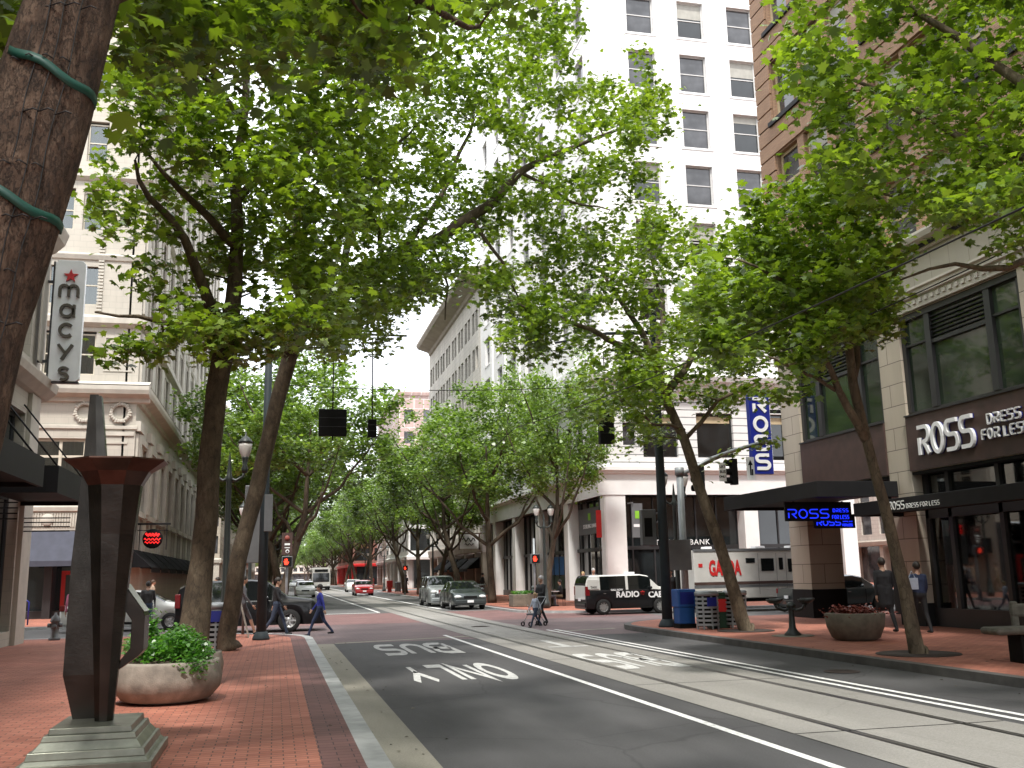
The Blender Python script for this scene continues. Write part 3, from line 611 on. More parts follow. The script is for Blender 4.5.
b = MB(); fbox(b, FS, 27.15, 27.55, -.63, -.61, 4.7, 5.1); part(b, 'sign_emblem', 'lime', wt)
b = MB(); b.T = FF.M() @ Matrix.Translation((4.6, .82, 3.25)); text_mb(b, 'STERLING BANK', .42, .03, spacing=1.15); part(b, 'shopfront_lettering', 'signgrey', wt)
b = MB(); b.T = FF.M() @ Matrix.Translation((3.0, .85, 4.6)); text_mb(b, '222', .85, .02); part(b, 'street_number', 'metalgrey', wt)
for i, (m_, dx, dz) in enumerate((('red', -.55, 0), ('metalgrey', 0, 0))):
    pass
b = MB(); b.box(16.62, 16.9, 50.3, 50.38, 3.55, 5.0); t = tag(b.build('hanging_banner', 'red'), 'narrow red banner on the white corner pier', 'banner')
b = MB(); b.box(18.35, 18.95, 49.5, 49.58, 3.5, 5.3); b.box(18.3, 18.4, 49.4, 50, 5.3, 5.36); o = tag(b.build('hanging_banner', 'metalgrey'), 'grey bank banner on the right of the white corner pier', 'banner')
b = MB(); b.box(18.42, 18.88, 49.485, 49.499, 4.05, 4.2); b.build('banner_lettering', 'signwhite', o)
b = MB(); b.box(18.52, 18.78, 49.485, 49.499, 4.5, 4.9); b.build('banner_emblem', 'lime', o)

# ---- store building on the right (X=17, Y<30.6)
rb = bld('brown_brick_store', 'brown brick block over a stone and glass discount store on the right', (17, 30.6, 0))
FR = Face((17, 30.6, 0), -math.pi/2)                                # u = 30.6 - Y
LN = 62
b = MB()
bays = [(1.2+5.72*k, 5.9+5.72*k) for k in range(10)]
h2 = [(a, e, 5.84, 8.66) for a, e in bays]
holes(b, FR, 0, LN, 4.28, 8.7, h2, .3)
part(b, 'stone_wall', 'tan', rb)
b = MB()
mould(b, FR, -.1, LN, [(0, 8.7), (.06, 8.7), (.06, 9.0), (.14, 9.02), (.14, 9.16), (.2, 9.2), (.2, 9.26), (.08, 9.3), (0, 9.3)])
mould(b, FR, -.35, LN, [(0, 10.2), (.1, 10.2), (.14, 10.35), (.35, 10.42), (.4, 10.55), (.4, 10.62), (0, 10.75)])
for k in range(240): fbox(b, FR, .05+.25*k, .17+.25*k, .058, .1, 8.82, 8.94)
part(b, 'moulding', 'macytrim', rb)
b = MB(); holes(b, FR, 0, LN, 9.3, 10.2, [], .1); part(b, 'frieze', 'tantrim', rb)
wins3 = []
for a, e in bays:
    wins3 += [a-.35+.05, a+1.45, a+3.2]
wz = [10.75+.35+k*3.54 for k in range(6)]; wz = [13.95-.0+k*3.54 for k in range(-1, 5)]
b = MB(); hh = []
for a, e in bays:
    for uu in (a-.15, a+1.65, a+3.45):
        for z in wz: hh.append((uu, uu+1.4, z, z+2.25))
holes(b, FR, 0, LN, 10.75, 31, hh, .28)
b.quad((17, 30.6, 4.28), (37, 30.6, 4.28), (37, 30.6, 31), (17, 30.6, 31)); b.quad((17, 30.6, 31), (37, 30.6, 31), (37, -31, 31), (17, -31, 31)); b.quad((17, -31.4, 0), (37, -31.4, 0), (37, -31.4, 31), (17, -31.4, 31))
b.quad((37, 30.6, 0), (37, -31.4, 0), (37, -31.4, 31), (37, 30.6, 31)); b.quad((17.01, 30.59, 10.7), (36.9, 30.59, 10.7), (36.9, -31, 10.7), (17.01, -31, 10.7))
part(b, 'brick_wall', 'brownbrick', rb)
b = MB()                                                            # projecting brick bands give the ruled look
z = 10.95
while z < 31:
    segs = []
    inwin = [w for w in wz if w-.13 < z+.5 and z < w+2.3]
    if not inwin: fbox(b, FR, -.02, LN, .003, .075, z, z+.53)
    else:
        fbox(b, FR, -.02, bays[0][0]-.2, .003, .075, z, z+.53)
        for i in range(len(bays)-1): fbox(b, FR, bays[i][1]-.95+.97, bays[i+1][0]-.2, .003, .075, z, z+.53)
    z += .59
part(b, 'brick_band', 'brownbrick', rb)
b = MB()
for a, e in bays:
    for z in wz: fbox(b, FR, a-.35, a+5.1, .003, .16, z-.16, z)
pieces(b, 'sill', 'black', rb)
pw = window_proto(1.4, 2.25, 'tanwood', 'glassgrey', (.5,), fw=.11); pwb = window_proto(1.4, 2.25, 'tanwood', 'glass', (.5,), fw=.11, blind=.35)
cnt = 0
for i, (a, e) in enumerate(bays[:5]):
    for uu in (a-.15, a+1.65, a+3.45):
        for z in wz[:6]:
            put(clone(pwb if rnd.random() < .3 else pw), rb, FR, uu+.7, -.16, z); cnt += 1
hide_proto(pw); hide_proto(pwb)
b = MB()
for a, e in bays[5:]: fbox(b, FR, a-.2, a+5, -.2, -.16, 11, 31)
part(b, 'far_glazing', 'glassgrey', rb)
# second-floor display windows
def bigwin():
    w, h = 4.7, 2.82
    f_ = MB(); T = .09
    f_.box(-w/2, w/2, -.06, .1, h-.16, h); f_.box(-w/2, w/2, 0, .1, 0, T); f_.box(-w/2, -w/2+.16, -.02, .1, T, h-.16); f_.box(w/2-.16, w/2, -.02, .1, T, h-.16)
    for x in (-w/4, w/4): f_.box(x-.11, x+.11, -.04, .1, T, h-.16)
    f_.box(-w/2+.16, -w/4-.11, 0, .1, h*.68, h*.68+.06); f_.box(w/4+.11, w/2-.16, 0, .1, h*.68, h*.68+.06); f_.box(-w/4+.11, w/4-.11, -.02, .1, h*.64, h*.64+.1)
    o = f_.build('display_window', 'frame')
    g_ = MB(); g_.box(-w/2+.1, w/2-.1, .07, .08, .05, h-.1); g_.build('pane', 'glasstree', o)
    l_ = MB()
    for k in range(6): l_.box(-w/4+.11, w/4-.11, .0, .06, h*.70+k*.11, h*.70+k*.11+.03)
    l_.build('vent_louvre', 'black', o)
    return o
bw = bigwin()
for a, e in bays: put(clone(bw), rb, FR, (a+e)/2, -.1, 5.84)
hide_proto(bw)
b = MB()
for i, (a, e) in enumerate(bays): fbox(b, FR, a+.003, e-.003, .003, .05, 4.30, 5.80)
pieces(b, 'fascia_panel', 'brownband', rb)
b = MB()
for i, (a, e) in enumerate(bays): fbox(b, FR, a, e, .0, .09, 5.80, 5.84)
part(b, 'fascia_cap', 'frame', rb)
# ground floor: piers, entrance recess at the corner, shop windows
b = MB()
for k in range(10):
    u = 5.9+5.72*k; fbox(b, FR, u, u+1.02, -.9, .0, .14, 4.28)
fbox(b, FR, 0, 1.2, -1.2, 0, 1.05, 4.28)
pieces(b, 'stone_pier', 'tan', rb)
b = MB(); fbox(b, FR, -.03, 1.23, -1.23, .03, .14, 1.05)
for k in range(10): u = 5.9+5.72*k; fbox(b, FR, u-.02, u+1.04, -.9, .03, .141, .75)
pieces(b, 'pier_plinth', 'black', rb)
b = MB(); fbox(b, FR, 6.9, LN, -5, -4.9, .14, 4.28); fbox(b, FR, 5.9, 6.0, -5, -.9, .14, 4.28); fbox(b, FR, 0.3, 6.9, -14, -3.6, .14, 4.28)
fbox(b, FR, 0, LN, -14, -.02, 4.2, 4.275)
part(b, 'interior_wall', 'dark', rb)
b = MB()
for k in range(1, 10): fbox(b, FR, 1.4+5.72*k, 5.7+5.72*k, -1.45, -1.4, .6, 3.2)
pieces(b, 'display_backing', 'warm', rb)
b = MB(); g = MB()
for k in range(1, 10):
    a = 1.2+5.72*k
    for x in (0, .95, 2.85, 4.6): fbox(b, FR, a+x, a+x+.14, -.45, -.3, .14, 4.28)
    fbox(b, FR, a, a+4.7, -.45, -.28, .14, .62); fbox(b, FR, a, a+4.7, -.45, -.3, 3.0, 3.45)
    fbox(b, FR, a, a+4.7, -.45, -.29, 3.45, 3.6)
    for (x0, x1) in ((.14, .95), (1.09, 2.85), (2.99, 4.6)):
        fbox(g, FR, a+x0, a+x1, -.40, -.39, .62, 3.0); fbox(g, FR, a+x0, a+x1, -.40, -.39, 3.6, 4.28)
part(b, 'shopfront_frame', 'frame', rb); pieces(g, 'shop_glass', 'shopglass', rb)
b = MB()
for k in range(1, 10):
    a = 1.2+5.72*k
    for i in range(22): fbox(b, FR, a+1.2, a+2.8, -.62, -.60, .95+i*.075, .965+i*.075)
part(b, 'blind_slat', 'blind', rb)
def canopy(name, lab, y0, y1, x0, z0, z1):
    t = thing(name, lab, 'canopy', (17, (y0+y1)/2, z0)); b = MB(); b.box(x0, 17, y0, y1, z0+.1, z1); b.box(x0-.04, x0, y0-.04, y1+.04, z0, z1+.04); b.box(x0, 17, y0-.04, y0, z0, z1+.04); b.box(x0, 17, y1, y1+.04, z0, z1+.04)
    o = b.build('canopy_box', 'black', bevel=.01); under(o, t); return t
cp1 = canopy('entrance_canopy', 'black box canopy jutting over the corner entrance of the discount store', 24.4, 30.2, 14.5, 3.66, 4.06)
cp2 = canopy('shop_canopy', 'low black canopy with small pale lettering over the store windows', 17.6, 24.2, 15.5, 3.10, 3.42)
b = MB(); b.T = Matrix.Translation((15.45, 21.95, 3.27)) @ Matrix.Rotation(-math.pi/2, 4, 'Z')
word(b, 'ROSS', -.67, -.09, .135, .19, .04, .03, 0, .012); word(b, 'DRESS FOR LESS', .07, -.09, .075, .105, .028, .017, 0, .012)
under(b.build('canopy_lettering', 'signgrey'), cp2)
b = MB()
b.T = FR.M()
word(b, 'ROSS', 7.53, 4.68, .45, .74, .12, .105, -.16, -.08)
sgn = thing('store_sign', 'big white outlined store name on the brown fascia at right', 'sign', (16.9, 22, 4.6)); under(b.build('sign_letter', 'signwhite'), sgn)
b = MB(); b.T = FR.M(); word(b, 'DRESS', 10.22, 5.12, .165, .24, .07, .036, -.14, -.08); word(b, 'FOR LESS', 9.97, 4.76, .16, .24, .065, .036, -.14, -.08); under(b.build('small_sign_letter', 'signwhite'), sgn)
b = MB(); b.T = FR.M(); word(b, 'ROSS', 7.53, 4.68, .45, .74, .12, .115, -.08, -.045); word(b, 'DRESS', 10.22, 5.12, .165, .24, .07, .042, -.08, -.045); word(b, 'FOR LESS', 9.97, 4.76, .16, .24, .065, .042, -.08, -.045); under(b.build('letter_return', 'blue'), sgn)
# hanging vertical sign, reads top to bottom, faces the camera
vs_ = thing('vertical_store_sign', 'tall blue sign with white stacked letters jutting from the store corner', 'sign', (16.3, 30.8, 4.9))
b = MB(); b.box(15.88, 16.66, 30.75, 30.98, 4.95, 7.75); under(b.build('sign_cabinet', 'blue', bevel=.01), vs_)
b = MB(); b.box(16.662, 16.67, 30.76, 30.97, 4.95, 7.75); under(b.build('sign_edge', 'signwhite'), vs_)
b = MB()
for i, c in enumerate('ROSS'):
    for s_ in glyph(c, .5, .46): stroke(b, [(16.02+x, 7.12-i*.66+z) for x, z in s_], .115, 30.72, 30.755)
under(b.build('sign_letter', 'signwhite'), vs_)
b = MB(); b.box(16.6, 17.15, 30.82, 30.92, 7.1, 7.22); b.box(16.6, 17.15, 30.82, 30.92, 5.45, 5.57); under(b.build('bracket', 'black'), vs_)
for (lab, y, x, z, w, h, extra) in (('blue neon store name hanging under the corner canopy', 26.3, 14.6, 3.16, 2.0, .40, 'DRESS'), ('smaller blue neon lettering behind the bigger one under the canopy', 26.7, 15.75, 2.96, 1.2, .26, '')):
    n_ = thing('neon_sign', lab, 'neon sign', (x+w/2, y, z))
    b = MB(); b.box(x-.08, x+w+.1, y, y+.06, z-.06, z+h+.1); b.box(x+.2, x+.24, y, y+.06, z+h+.1, 3.68); b.box(x+w-.2, x+w-.16, y, y+.06, z+h+.1, 3.68); under(b.build('sign_box', 'black'), n_)
    b = MB(); q = .62*w/4.6
    word(b, 'ROSS', x, z+.03, q*1.05, h*.62, q*.25, .032, y-.02, y-.003)
    word(b, 'DRESS', x+.74*w, z+h*.5, q*.27, h*.24, q*.13, .016, y-.02, y-.003); word(b, 'FOR LESS', x+.72*w, z+.0, q*.2, h*.26, q*.09, .016, y-.02, y-.003)
    under(b.build('neon_tube', 'neonblue'), n_)

# ---- cream department store, far left corner (X=-6.9, Y=50.6)
mc = bld('cream_department_store', 'cream terracotta department store with wreaths and curtained windows', (-6.9, 50.6, 0))
GF = Face((-46.9, 50.6, 0), 0); GS = Face((-6.9, 50.6, 0), math.pi/2)     # front u = X+46.9 ; side u = Y-50.6
def U_(x): return x+46.9
lev = [(11.75, 13.95), (15.3, 17.3), (19.2, 21.4), (22.9, 25.1), (26.6, 28.8), (30.3, 32.5)]
b = MB()
fhs = [(U_(x), U_(x)+2.35, a, c) for x in (-11.45, -14.9, -18.4, -21.9) for a, c in ((5.5, 8.6),)]
fup = [(U_(x), U_(x)+1.0, a, c) for x in (-9.95, -11.35, -13.9, -15.3, -18.2, -19.6, -22, -23.4) for a, c in lev]
holes(b, GF, 0, 40, 4.2, 36, fhs+fup, .3)
shs = [(1.7+4.3*k+j*1.55, 1.7+4.3*k+j*1.55+1.3, 4.6 if 0 else 5.3, 8.5) for k in range(13) for j in (0, 1)]
sup = [(2.0+4.3*k+j*1.5, 2.0+4.3*k+j*1.5+1.1, a, c) for k in range(13) for j in (0, 1) for a, c in lev]
smid = [(1.7+4.3*k+j*1.55, 1.7+4.3*k+j*1.55+1.3, 2.6, 4.9) for k in range(13) for j in (0, 1)]
holes(b, GS, 0, 60.4, .1, 36, shs+sup+smid, .35)
b.quad((-46.9, 50.6, 36), (-6.9, 50.6, 36), (-6.9, 111, 36), (-46.9, 111, 36)); b.quad((-6.9, 111, 0), (-46.9, 111, 0), (-46.9, 111, 36), (-6.9, 111, 36))
part(b, 'wall', 'macystone', mc)
cw = window_proto(2.35, 3.1, 'creamframe', 'glass', (.72,), (0,), .14, curtain=True)
for h_ in fhs: put(clone(cw), mc, GF, (h_[0]+h_[1])/2, -.15, h_[2])
cu = window_proto(1.0, 2.1, 'creamframe', 'glass', (.5,), (), .08, curtain=True)
for h_ in fup[:18]: put(clone(cu), mc, GF, (h_[0]+h_[1])/2, -.15, h_[2])
cs = window_proto(1.3, 3.2, 'creamframe', 'glassgrey', (.6,), (), .12); cs2 = window_proto(1.1, 2.1, 'creamframe', 'glassgrey', (.5,), (), .1); cs3 = window_proto(1.3, 2.3, 'frame', 'glass', (), (), .06)
for h_ in shs[:18]: put(clone(cs), mc, GS, (h_[0]+h_[1])/2, -.2, h_[2])
for h_ in smid[:14]: put(clone(cs3), mc, GS, (h_[0]+h_[1])/2, -.2, h_[2])
for h_ in sup[:60]:
    if h_[2] < 24: put(clone(cs2), mc, GS, (h_[0]+h_[1])/2, -.2, h_[2])
for q in (cw, cu, cs, cs2, cs3): hide_proto(q)
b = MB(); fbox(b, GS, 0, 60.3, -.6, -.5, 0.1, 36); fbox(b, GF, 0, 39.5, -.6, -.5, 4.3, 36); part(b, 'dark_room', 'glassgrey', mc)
b = MB()
def mc_both(prof): mould(b, GF, 0, 40+prof[-2][0], prof); mould(b, GS, -.0, 60.4, [(d*1.002, z) for d, z in prof])
mc_both([(0, 10.35), (.12, 10.4), (.16, 10.6), (.55, 10.75), (.62, 10.95), (.62, 11.15), (.45, 11.2), (.62, 11.2), (0, 11.45)])
mc_both([(0, 14.15), (.1, 14.2), (.3, 14.35), (.3, 14.6), (.3, 14.62), (0, 14.8)])
mc_both([(0, 17.6), (.08, 17.65), (.15, 17.85), (.15, 17.9), (0, 18.0)])
mc_both([(0, 21.8), (.08, 21.85), (.25, 22.0), (.25, 22.2), (0, 22.3)]); mc_both([(0, 35.2), (.3, 35.3), (.9, 35.6), (.9, 36.1), (0, 36.2)])
mould(b, GF, 0, 40.08, [(0, 9.05), (.08, 9.08), (.08, 9.2), (.08, 9.22), (0, 9.25)]); mould(b, GF, 0, 40.08, [(0, 5.05), (.1, 5.1), (.12, 5.25), (.12, 5.3), (0, 5.35)])
for k in range(60): fbox(b, GF, 40-.2*k, 40.1-.2*k, .3, .52, 10.98, 11.1)
for k in range(14):
    for zz in (5.3, 11.75): fbox(b, GS, .15+4.3*k, 1.35+4.3*k, .003, .14, zz-.3, zz+(3.6 if zz < 6 else 2.2))
    fbox(b, GS, .35+4.3*k, 1.15+4.3*k, .14, .2, 5.2, 8.9); fbox(b, GS, .0+4.3*k, 1.5+4.3*k, .003, .25, 9.0, 9.5); fbox(b, GS, .15+4.3*k, 1.35+4.3*k, .003, .12, 15.0, 35)
    fbox(b, GS, 1.55+4.3*k, 4.35+4.3*k, .003, .1, 8.62, 8.95); fbox(b, GS, 1.55+4.3*k, 4.35+4.3*k, .003, .12, 4.95, 5.22)
part(b, 'cornice', 'macytrim', mc)
b = MB()
for k in range(130): fbox(b, GF, 40.0-.12*k-.07, 40.0-.12*k, .003, .05, 4.35, 5.0)
part(b, 'fluted_band', 'macytrim', mc)
b = MB(); b.T = Matrix.Translation((-10.6, 50.52, 4.68)); b.lathe([(.0, 0), (.25, 0), (.32, .06), (.0, .12)], 20, axis='y'); part(b, 'oval_medallion', 'macytrim', mc)
for (x, y, ax) in ((-7.62, 50.5, 'y'), (-9.25, 50.5, 'y')):
    b = MB(); n = 22
    for i in range(n):
        a = 2*math.pi*i/n; b.ball((x+.42*math.cos(a), y, 10.0+.42*math.sin(a)-.12), (.10, .06, .10), 6)
        if i % 3 == 0: b.ball((x+.5*math.cos(a), y-.02, 10.0+.5*math.sin(a)-.12), (.06, .05, .06), 6)
    b.tube([(x+.42*math.cos(2*math.pi*i/24), y+.03, 9.88+.42*math.sin(2*math.pi*i/24)) for i in range(25)], .07, 6)
    b.ball((x-.08, y-.01, 9.42), (.11, .05, .05), 6); b.ball((x+.08, y-.01, 9.42), (.11, .05, .05), 6)
    part(b, 'wreath', 'macystone', mc)
b = MB(); fbox(b, GF, U_(-8.7), U_(-7.25), .003, .05, 8.35, 8.45); fbox(b, GF, U_(-9.1), U_(-6.95), .003, .07, 8.75, 8.95)
for (a0, a1, z0, z1) in ((-8.55, -7.2, 11.95, 13.7),): 
    for t_ in ((a0, a1, z0, z0+.06), (a0, a1, z1-.06, z1), (a0, a0+.06, z0+.06, z1-.06), (a1-.06, a1, z0+.06, z1-.06)): fbox(b, GF, U_(t_[0]), U_(t_[1]), .003, .04, t_[2], t_[3])
for x in (-9.05, -13.4):
    for z in [15.0+k*.17 for k in range(34)]: fbox(b, GF, U_(x), U_(x)+.26, .003, .07, z, z+.1)
pieces(b, 'panel_moulding', 'macytrim', mc)
b = MB(); fbox(b, GF, 0, 39.6, -1.2, -1.1, .1, 4.2); part(b, 'shopfront_glass', 'glass', mc)
b = MB()
for u in (39.0, 36.3, 30, 24): fbox(b, GF, u, u+.35, -1.1, -.02, .1, 4.2)
fbox(b, GF, 39.4, 39.98, -1.1, -.003, .1, 4.2); fbox(b, GF, 0, 40, -1.1, -.5, 2.95, 3.1); fbox(b, GF, 0, 40, -1.1, -.4, .1, .45)
part(b, 'shopfront_frame', 'frame', mc)
b = MB(); fbox(b, GF, U_(-10.0), U_(-8.9), -1.08, -.9, .1, 2.3); o = part(b, 'red_door', 'red', mc)
b = MB(); fbox(b, GF, U_(-9.8), U_(-9.1), -.9, -.88, .7, 2.1); part(b, 'door_pane', 'glass', mc)
b = MB(); fbox(b, GF, U_(-9.95), U_(-8.95), -.9, -.86, .12, .5); part(b, 'door_kick_plate', 'tanwood', mc)
def awning(lab, F, u0, u1, z0, z1, dp, m_, grp=None):
    t = thing('awning', lab, 'awning', F.p((u0+u1)/2, 0, z0), 0, grp)
    b = MB(); p = [F.p(u0, 0.01, z1), F.p(u1, .01, z1), F.p(u1, dp, z0+.25), F.p(u0, dp, z0+.25), F.p(u0, dp, z0), F.p(u1, dp, z0), F.p(u0, .01, z0+.25), F.p(u1, .01, z0+.25)]
    b.add(p, [(0, 1, 2, 3), (3, 2, 5, 4), (0, 3, 6), (1, 7, 2)]); under(b.build('canvas', m_), t)
    b = MB(); b.tube([F.p(u0+.05, 0, z0+.3), F.p(u0+.05, dp-.03, z0+.22)], .02, 6); b.tube([F.p(u1-.05, 0, z0+.3), F.p(u1-.05, dp-.03, z0+.22)], .02, 6); b.tube([F.p(u0+.05, dp-.03, z0+.22), F.p(u1-.05, dp-.03, z0+.22)], .02, 6)
    under(b.build('awning_frame', 'black'), t); return t
awning('long slate blue awning over the dark front windows of the cream store', GF, U_(-11.5), U_(-8.9), 2.5, 4.15, .9, 'awninggrey')
for k in range(10):
    awning(('nearest black street awning on the side of the cream store', 'second black street awning on the cream store', 'third black street awning on the cream store')[k] if k < 3 else 'black street awning farther along the cream store', GS, .5+4.3*k, 4.4+4.3*k, 2.15, 3.3, 1.0, 'awning', 'black awnings along the cream store')
ns = thing('red_neon_sign', 'small red neon sign on a wire frame above the black awnings', 'neon sign', (-6.2, 53.2, 3.4))
b = MB(); b.box(-6.9, -5.3, 53.2, 53.28, 4.55, 4.65); b.box(-6.8, -6.76, 53.2, 53.24, 3.3, 4.6); b.box(-5.5, -5.46, 53.2, 53.24, 3.3, 4.6); b.box(-6.9, -5.4, 53.2, 53.24, 4.25, 4.29); under(b.build('sign_frame', 'black'), ns)
b = MB(); b.T = Matrix.Translation((-6.15, 53.15, 3.85)); b.lathe([(0, 0), (.45, .0), (.5, .06), (.45, .12), (0, .12)], 18, axis='y'); under(b.build('sign_disc', 'awning'), ns)
b = MB()
for i, (dz, w_, sw) in enumerate(((4.05, .34, .09), (3.82, .40, .05), (3.66, .36, .035))):
    stroke(b, [(-6.15+w_*(t/8.-1), dz+.05*math.sin(t*1.7)) for t in range(17)], sw, 53.1, 53.13)
under(b.build('neon_script', 'neonred'), ns)
# ---- pale office building near left (X=-6.9, Y<30.6)
nl = bld('pale_stone_store', 'pale stone building at the extreme left behind the big trunk', (-6.9, 30.6, 0))
NF = Face((-6.9, -31.4, 0), math.pi/2)                              # u = Y+31.4
b = MB(); nh = [(62-7.2*k-6.2, 62-7.2*k-1.3, a, c) for k in range(8) for a, c in ((.5, 6.4), (8.0, 11.2), (12.9, 15.6), (16.8, 19.0))]
holes(b, NF, 0, 62, .12, 20.3, nh, .4)
b.quad((-6.9, 30.6, .12), (-36.9, 30.6, .12), (-36.9, 30.6, 20.3), (-6.9, 30.6, 20.3)); b.quad((-6.9, -31.4, 20.3), (-6.9, 30.6, 20.3), (-36.9, 30.6, 20.3), (-36.9, -31.4, 20.3)); b.quad((-6.9, -31.4, .1), (-36.9, -31.4, .1), (-36.9, -31.4, 20.3), (-6.9, -31.4, 20.3))
part(b, 'wall', 'macystone', nl)
b = MB(); 
for pr_ in ([(0, 7.0), (.15, 7.05), (.4, 7.25), (.45, 7.45), (.45, 7.5), (0, 7.65)], [(0, 11.6), (.1, 11.65), (.35, 11.9), (.45, 12.2), (.45, 12.25), (0, 12.4)], [(0, 19.3), (.2, 19.5), (.6, 19.9), (.6, 20.3), (0, 20.5)]):
    mould(b, NF, 0, 62.45, pr_); mould(b, Face((-6.9, 30.6, 0), math.pi), 0.0, 20, [(d*.998, z) for d, z in pr_])
for k in range(9): fbox(b, NF, 62-7.2*k-1.15, 62-7.2*k-.15, .003, .12, .12, 7.0); fbox(b, NF, 62-7.2*k-1.0, 62-7.2*k-.3, .12, .16, 8, 11.4)
part(b, 'moulding', 'macytrim', nl)
for k in range(8):
    for a, c in ((.5, 6.4), (8.0, 11.2), (12.9, 15.6), (16.8, 19.0)):
        if k < 5: q = window_proto(4.9, c-a, 'frame' if a < 1 else 'creamframe', 'glass' if a < 1 else 'glassgrey', (.5,) if a > 1 else (.6,), (-.17, .17), .12); put(q, nl, NF, 62-7.2*k-3.75, -.25, a)
b = MB(); fbox(b, NF, 0, 62-36-1.2, -.35, -.31, .5, 19); part(b, 'far_glazing', 'glassgrey', nl)
for i, (y0, y1) in enumerate(((25.2, 29.4), (18.4, 23.6))):
    t = thing('suspended_canopy', ('black glass canopy hung on rods from the pale corner building', 'black canopy on rods behind the big trunk')[i], 'canopy', (-6.9, (y0+y1)/2, 3.9), 0, 'black canopies on the pale building')
    b = MB(); b.box(-6.88, -5.2, y0, y1, 3.95, 4.15); b.box(-5.2, -5.1, y0-.05, y1+.05, 3.85, 4.5); b.box(-6.88, -5.2, y1, y1+.05, 3.85, 4.5); b.box(-6.88, -5.2, y0-.05, y0, 3.85, 4.5); under(b.build('canopy_box', 'black'), t)
    b = MB()
    for y in (y0+.4, y1-.4): b.tube([(-5.2, y, 4.5), (-6.88, y, 6.6)], .022, 6)
    pieces(b, 'hanging_rod', 'black', t)
    b = MB(); 
    for k in range(4): b.box(-6.9, -5.6, y1+.1, y1+.14, 3.5-.12*k, 3.53-.12*k)
    under(b.build('bracket_grille', 'black'), t)
ms = thing('vertical_store_sign', 'tall pale blade sign with a red star and stacked bronze letters', 'sign', (-6.2, 30, 7.5))
b = MB(); b.T = Matrix.Translation((-6.13, 30, 9.32))
pl = [(-.33, -1.85), (.33, -1.85), (.42, -1.78), (.42, 1.7), (.33, 1.8), (-.33, 1.8), (-.42, 1.72), (-.42, -1.76)]
b.prism(pl, -.02, .16, 'y'); under(b.build('sign_panel', 'signgrey', bevel=.015), ms)
b = MB(); b.T = Matrix.Translation((-6.13, 30, 9.32)); b.box(-.47, -.42, -.01, .2, -1.8, 1.75); b.box(-.42, .4, -.0, .2, -1.9, -1.85); b.box(-.75, -.42, .05, .12, 1.1, 1.18); b.box(-.75, -.42, .05, .12, -1.3, -1.22); under(b.build('sign_frame', 'frame'), ms)
b = MB(); st = []
for i in range(10):
    a = R(90+36*i); rr = .21 if i % 2 == 0 else .085; st.append((-6.1+rr*math.cos(a), 10.62+rr*math.sin(a)))
b.prism(st, 29.9, 29.97, 'y'); under(b.build('red_star', 'red'), ms)
b = MB(); z = 9.98
for c, w_, h_ in (('m', .52, .36), ('a', .42, .38), ('c', .40, .38), ('y', .42, .36), ('s', .30, .36)):
    for s_ in glyph(c, w_, h_): stroke(b, [(-6.12-w_/2+x_, z+z_) for x_, z_ in s_], .075, 29.86, 29.97)
    z -= .60 if c != 'y' else .68
under(b.build('sign_letter', 'bronzelet'), ms)

# ---- cream building with a deep cornice beyond the white tower
cb_ = bld('deep_cornice_building', 'beige masonry building with a deep overhanging cornice beyond the white tower', (17, 82.4, 0))
FC = Face((17, 112, 0), -math.pi/2)                                 # u = 112-Y
b = MB(); ch = []
for k in range(8):
    for z in (5.2, 8.2, 13, 16.4, 19.8, 23.2):
        for j in (0, 1): ch.append((1+3.6*k+j*1.5, 2.1+3.6*k+j*1.5, z, z+2.0))
holes(b, FC, 0, 29.6, 3.6, 28, ch, .35); b.quad((17, 112, 0), (37, 112, 0), (37, 112, 28), (17, 112, 28)); b.quad((17, 82.4, 28), (37, 82.4, 28), (37, 112, 28), (17, 112, 28)); b.quad((17, 82.4, 10), (37, 82.4, 10), (37, 82.4, 28), (17, 82.4, 28))
part(b, 'wall', 'beigetile', cb_)
b = MB(); mould(b, FC, 1.0, 31.2, [(0, 26.9), (.2, 27.0), (.3, 27.3), (1.5, 27.7), (1.7, 28.0), (1.7, 28.2), (0, 28.5)]); mould(b, FC, 0, 29.6, [(0, 11.3), (.3, 11.5), (.4, 11.8), (.4, 11.9), (0, 12.1)]); mould(b, FC, 0, 29.6, [(0, 3.6), (.15, 3.65), (.25, 4.3), (.25, 4.4), (0, 4.5)]); mould(b, FC, 0, 29.6, [(0, 7.5), (.1, 7.55), (.15, 7.8), (.15, 7.85), (0, 7.9)])
part(b, 'cornice', 'beige', cb_)
q = window_proto(1.1, 2.0, 'frame', 'glass', (.5,))
for h_ in ch[:96]: put(clone(q), cb_, FC, (h_[0]+h_[1])/2, -.2, h_[2])
hide_proto(q)
b = MB()
for k in range(6): fbox(b, FC, 5.2*k, .7+5.2*k, -.8, 0, .1, 3.6)
fbox(b, FC, 28.9, 29.59, -.8, 0, .1, 3.599)
pieces(b, 'stone_pier', 'beige', cb_)
b = MB(); fbox(b, FC, 0, 29.5, -.9, -.8, .1, 3.6); part(b, 'shopfront_glass', 'glass', cb_)
for k in range(4): awning('black shop awning under the deep cornice building, number '+'one two three four'.split()[k]+' from the near end' if 0 else ('nearest', 'second', 'third', 'farthest')[k]+' of the black awnings below the beige building', FC, 24.3-5.2*k, 28.4-5.2*k, 2.0, 3.2, 1.1, 'awning', 'black awnings on the beige building')
t = thing('hanging_shop_sign', 'white square shop sign with black script beside the beige building', 'sign', (16.3, 82.6, 4)); b = MB(); b.box(15.1, 16.7, 82.6, 82.72, 3.9, 5.1); under(b.build('sign_panel', 'signwhite'), t)
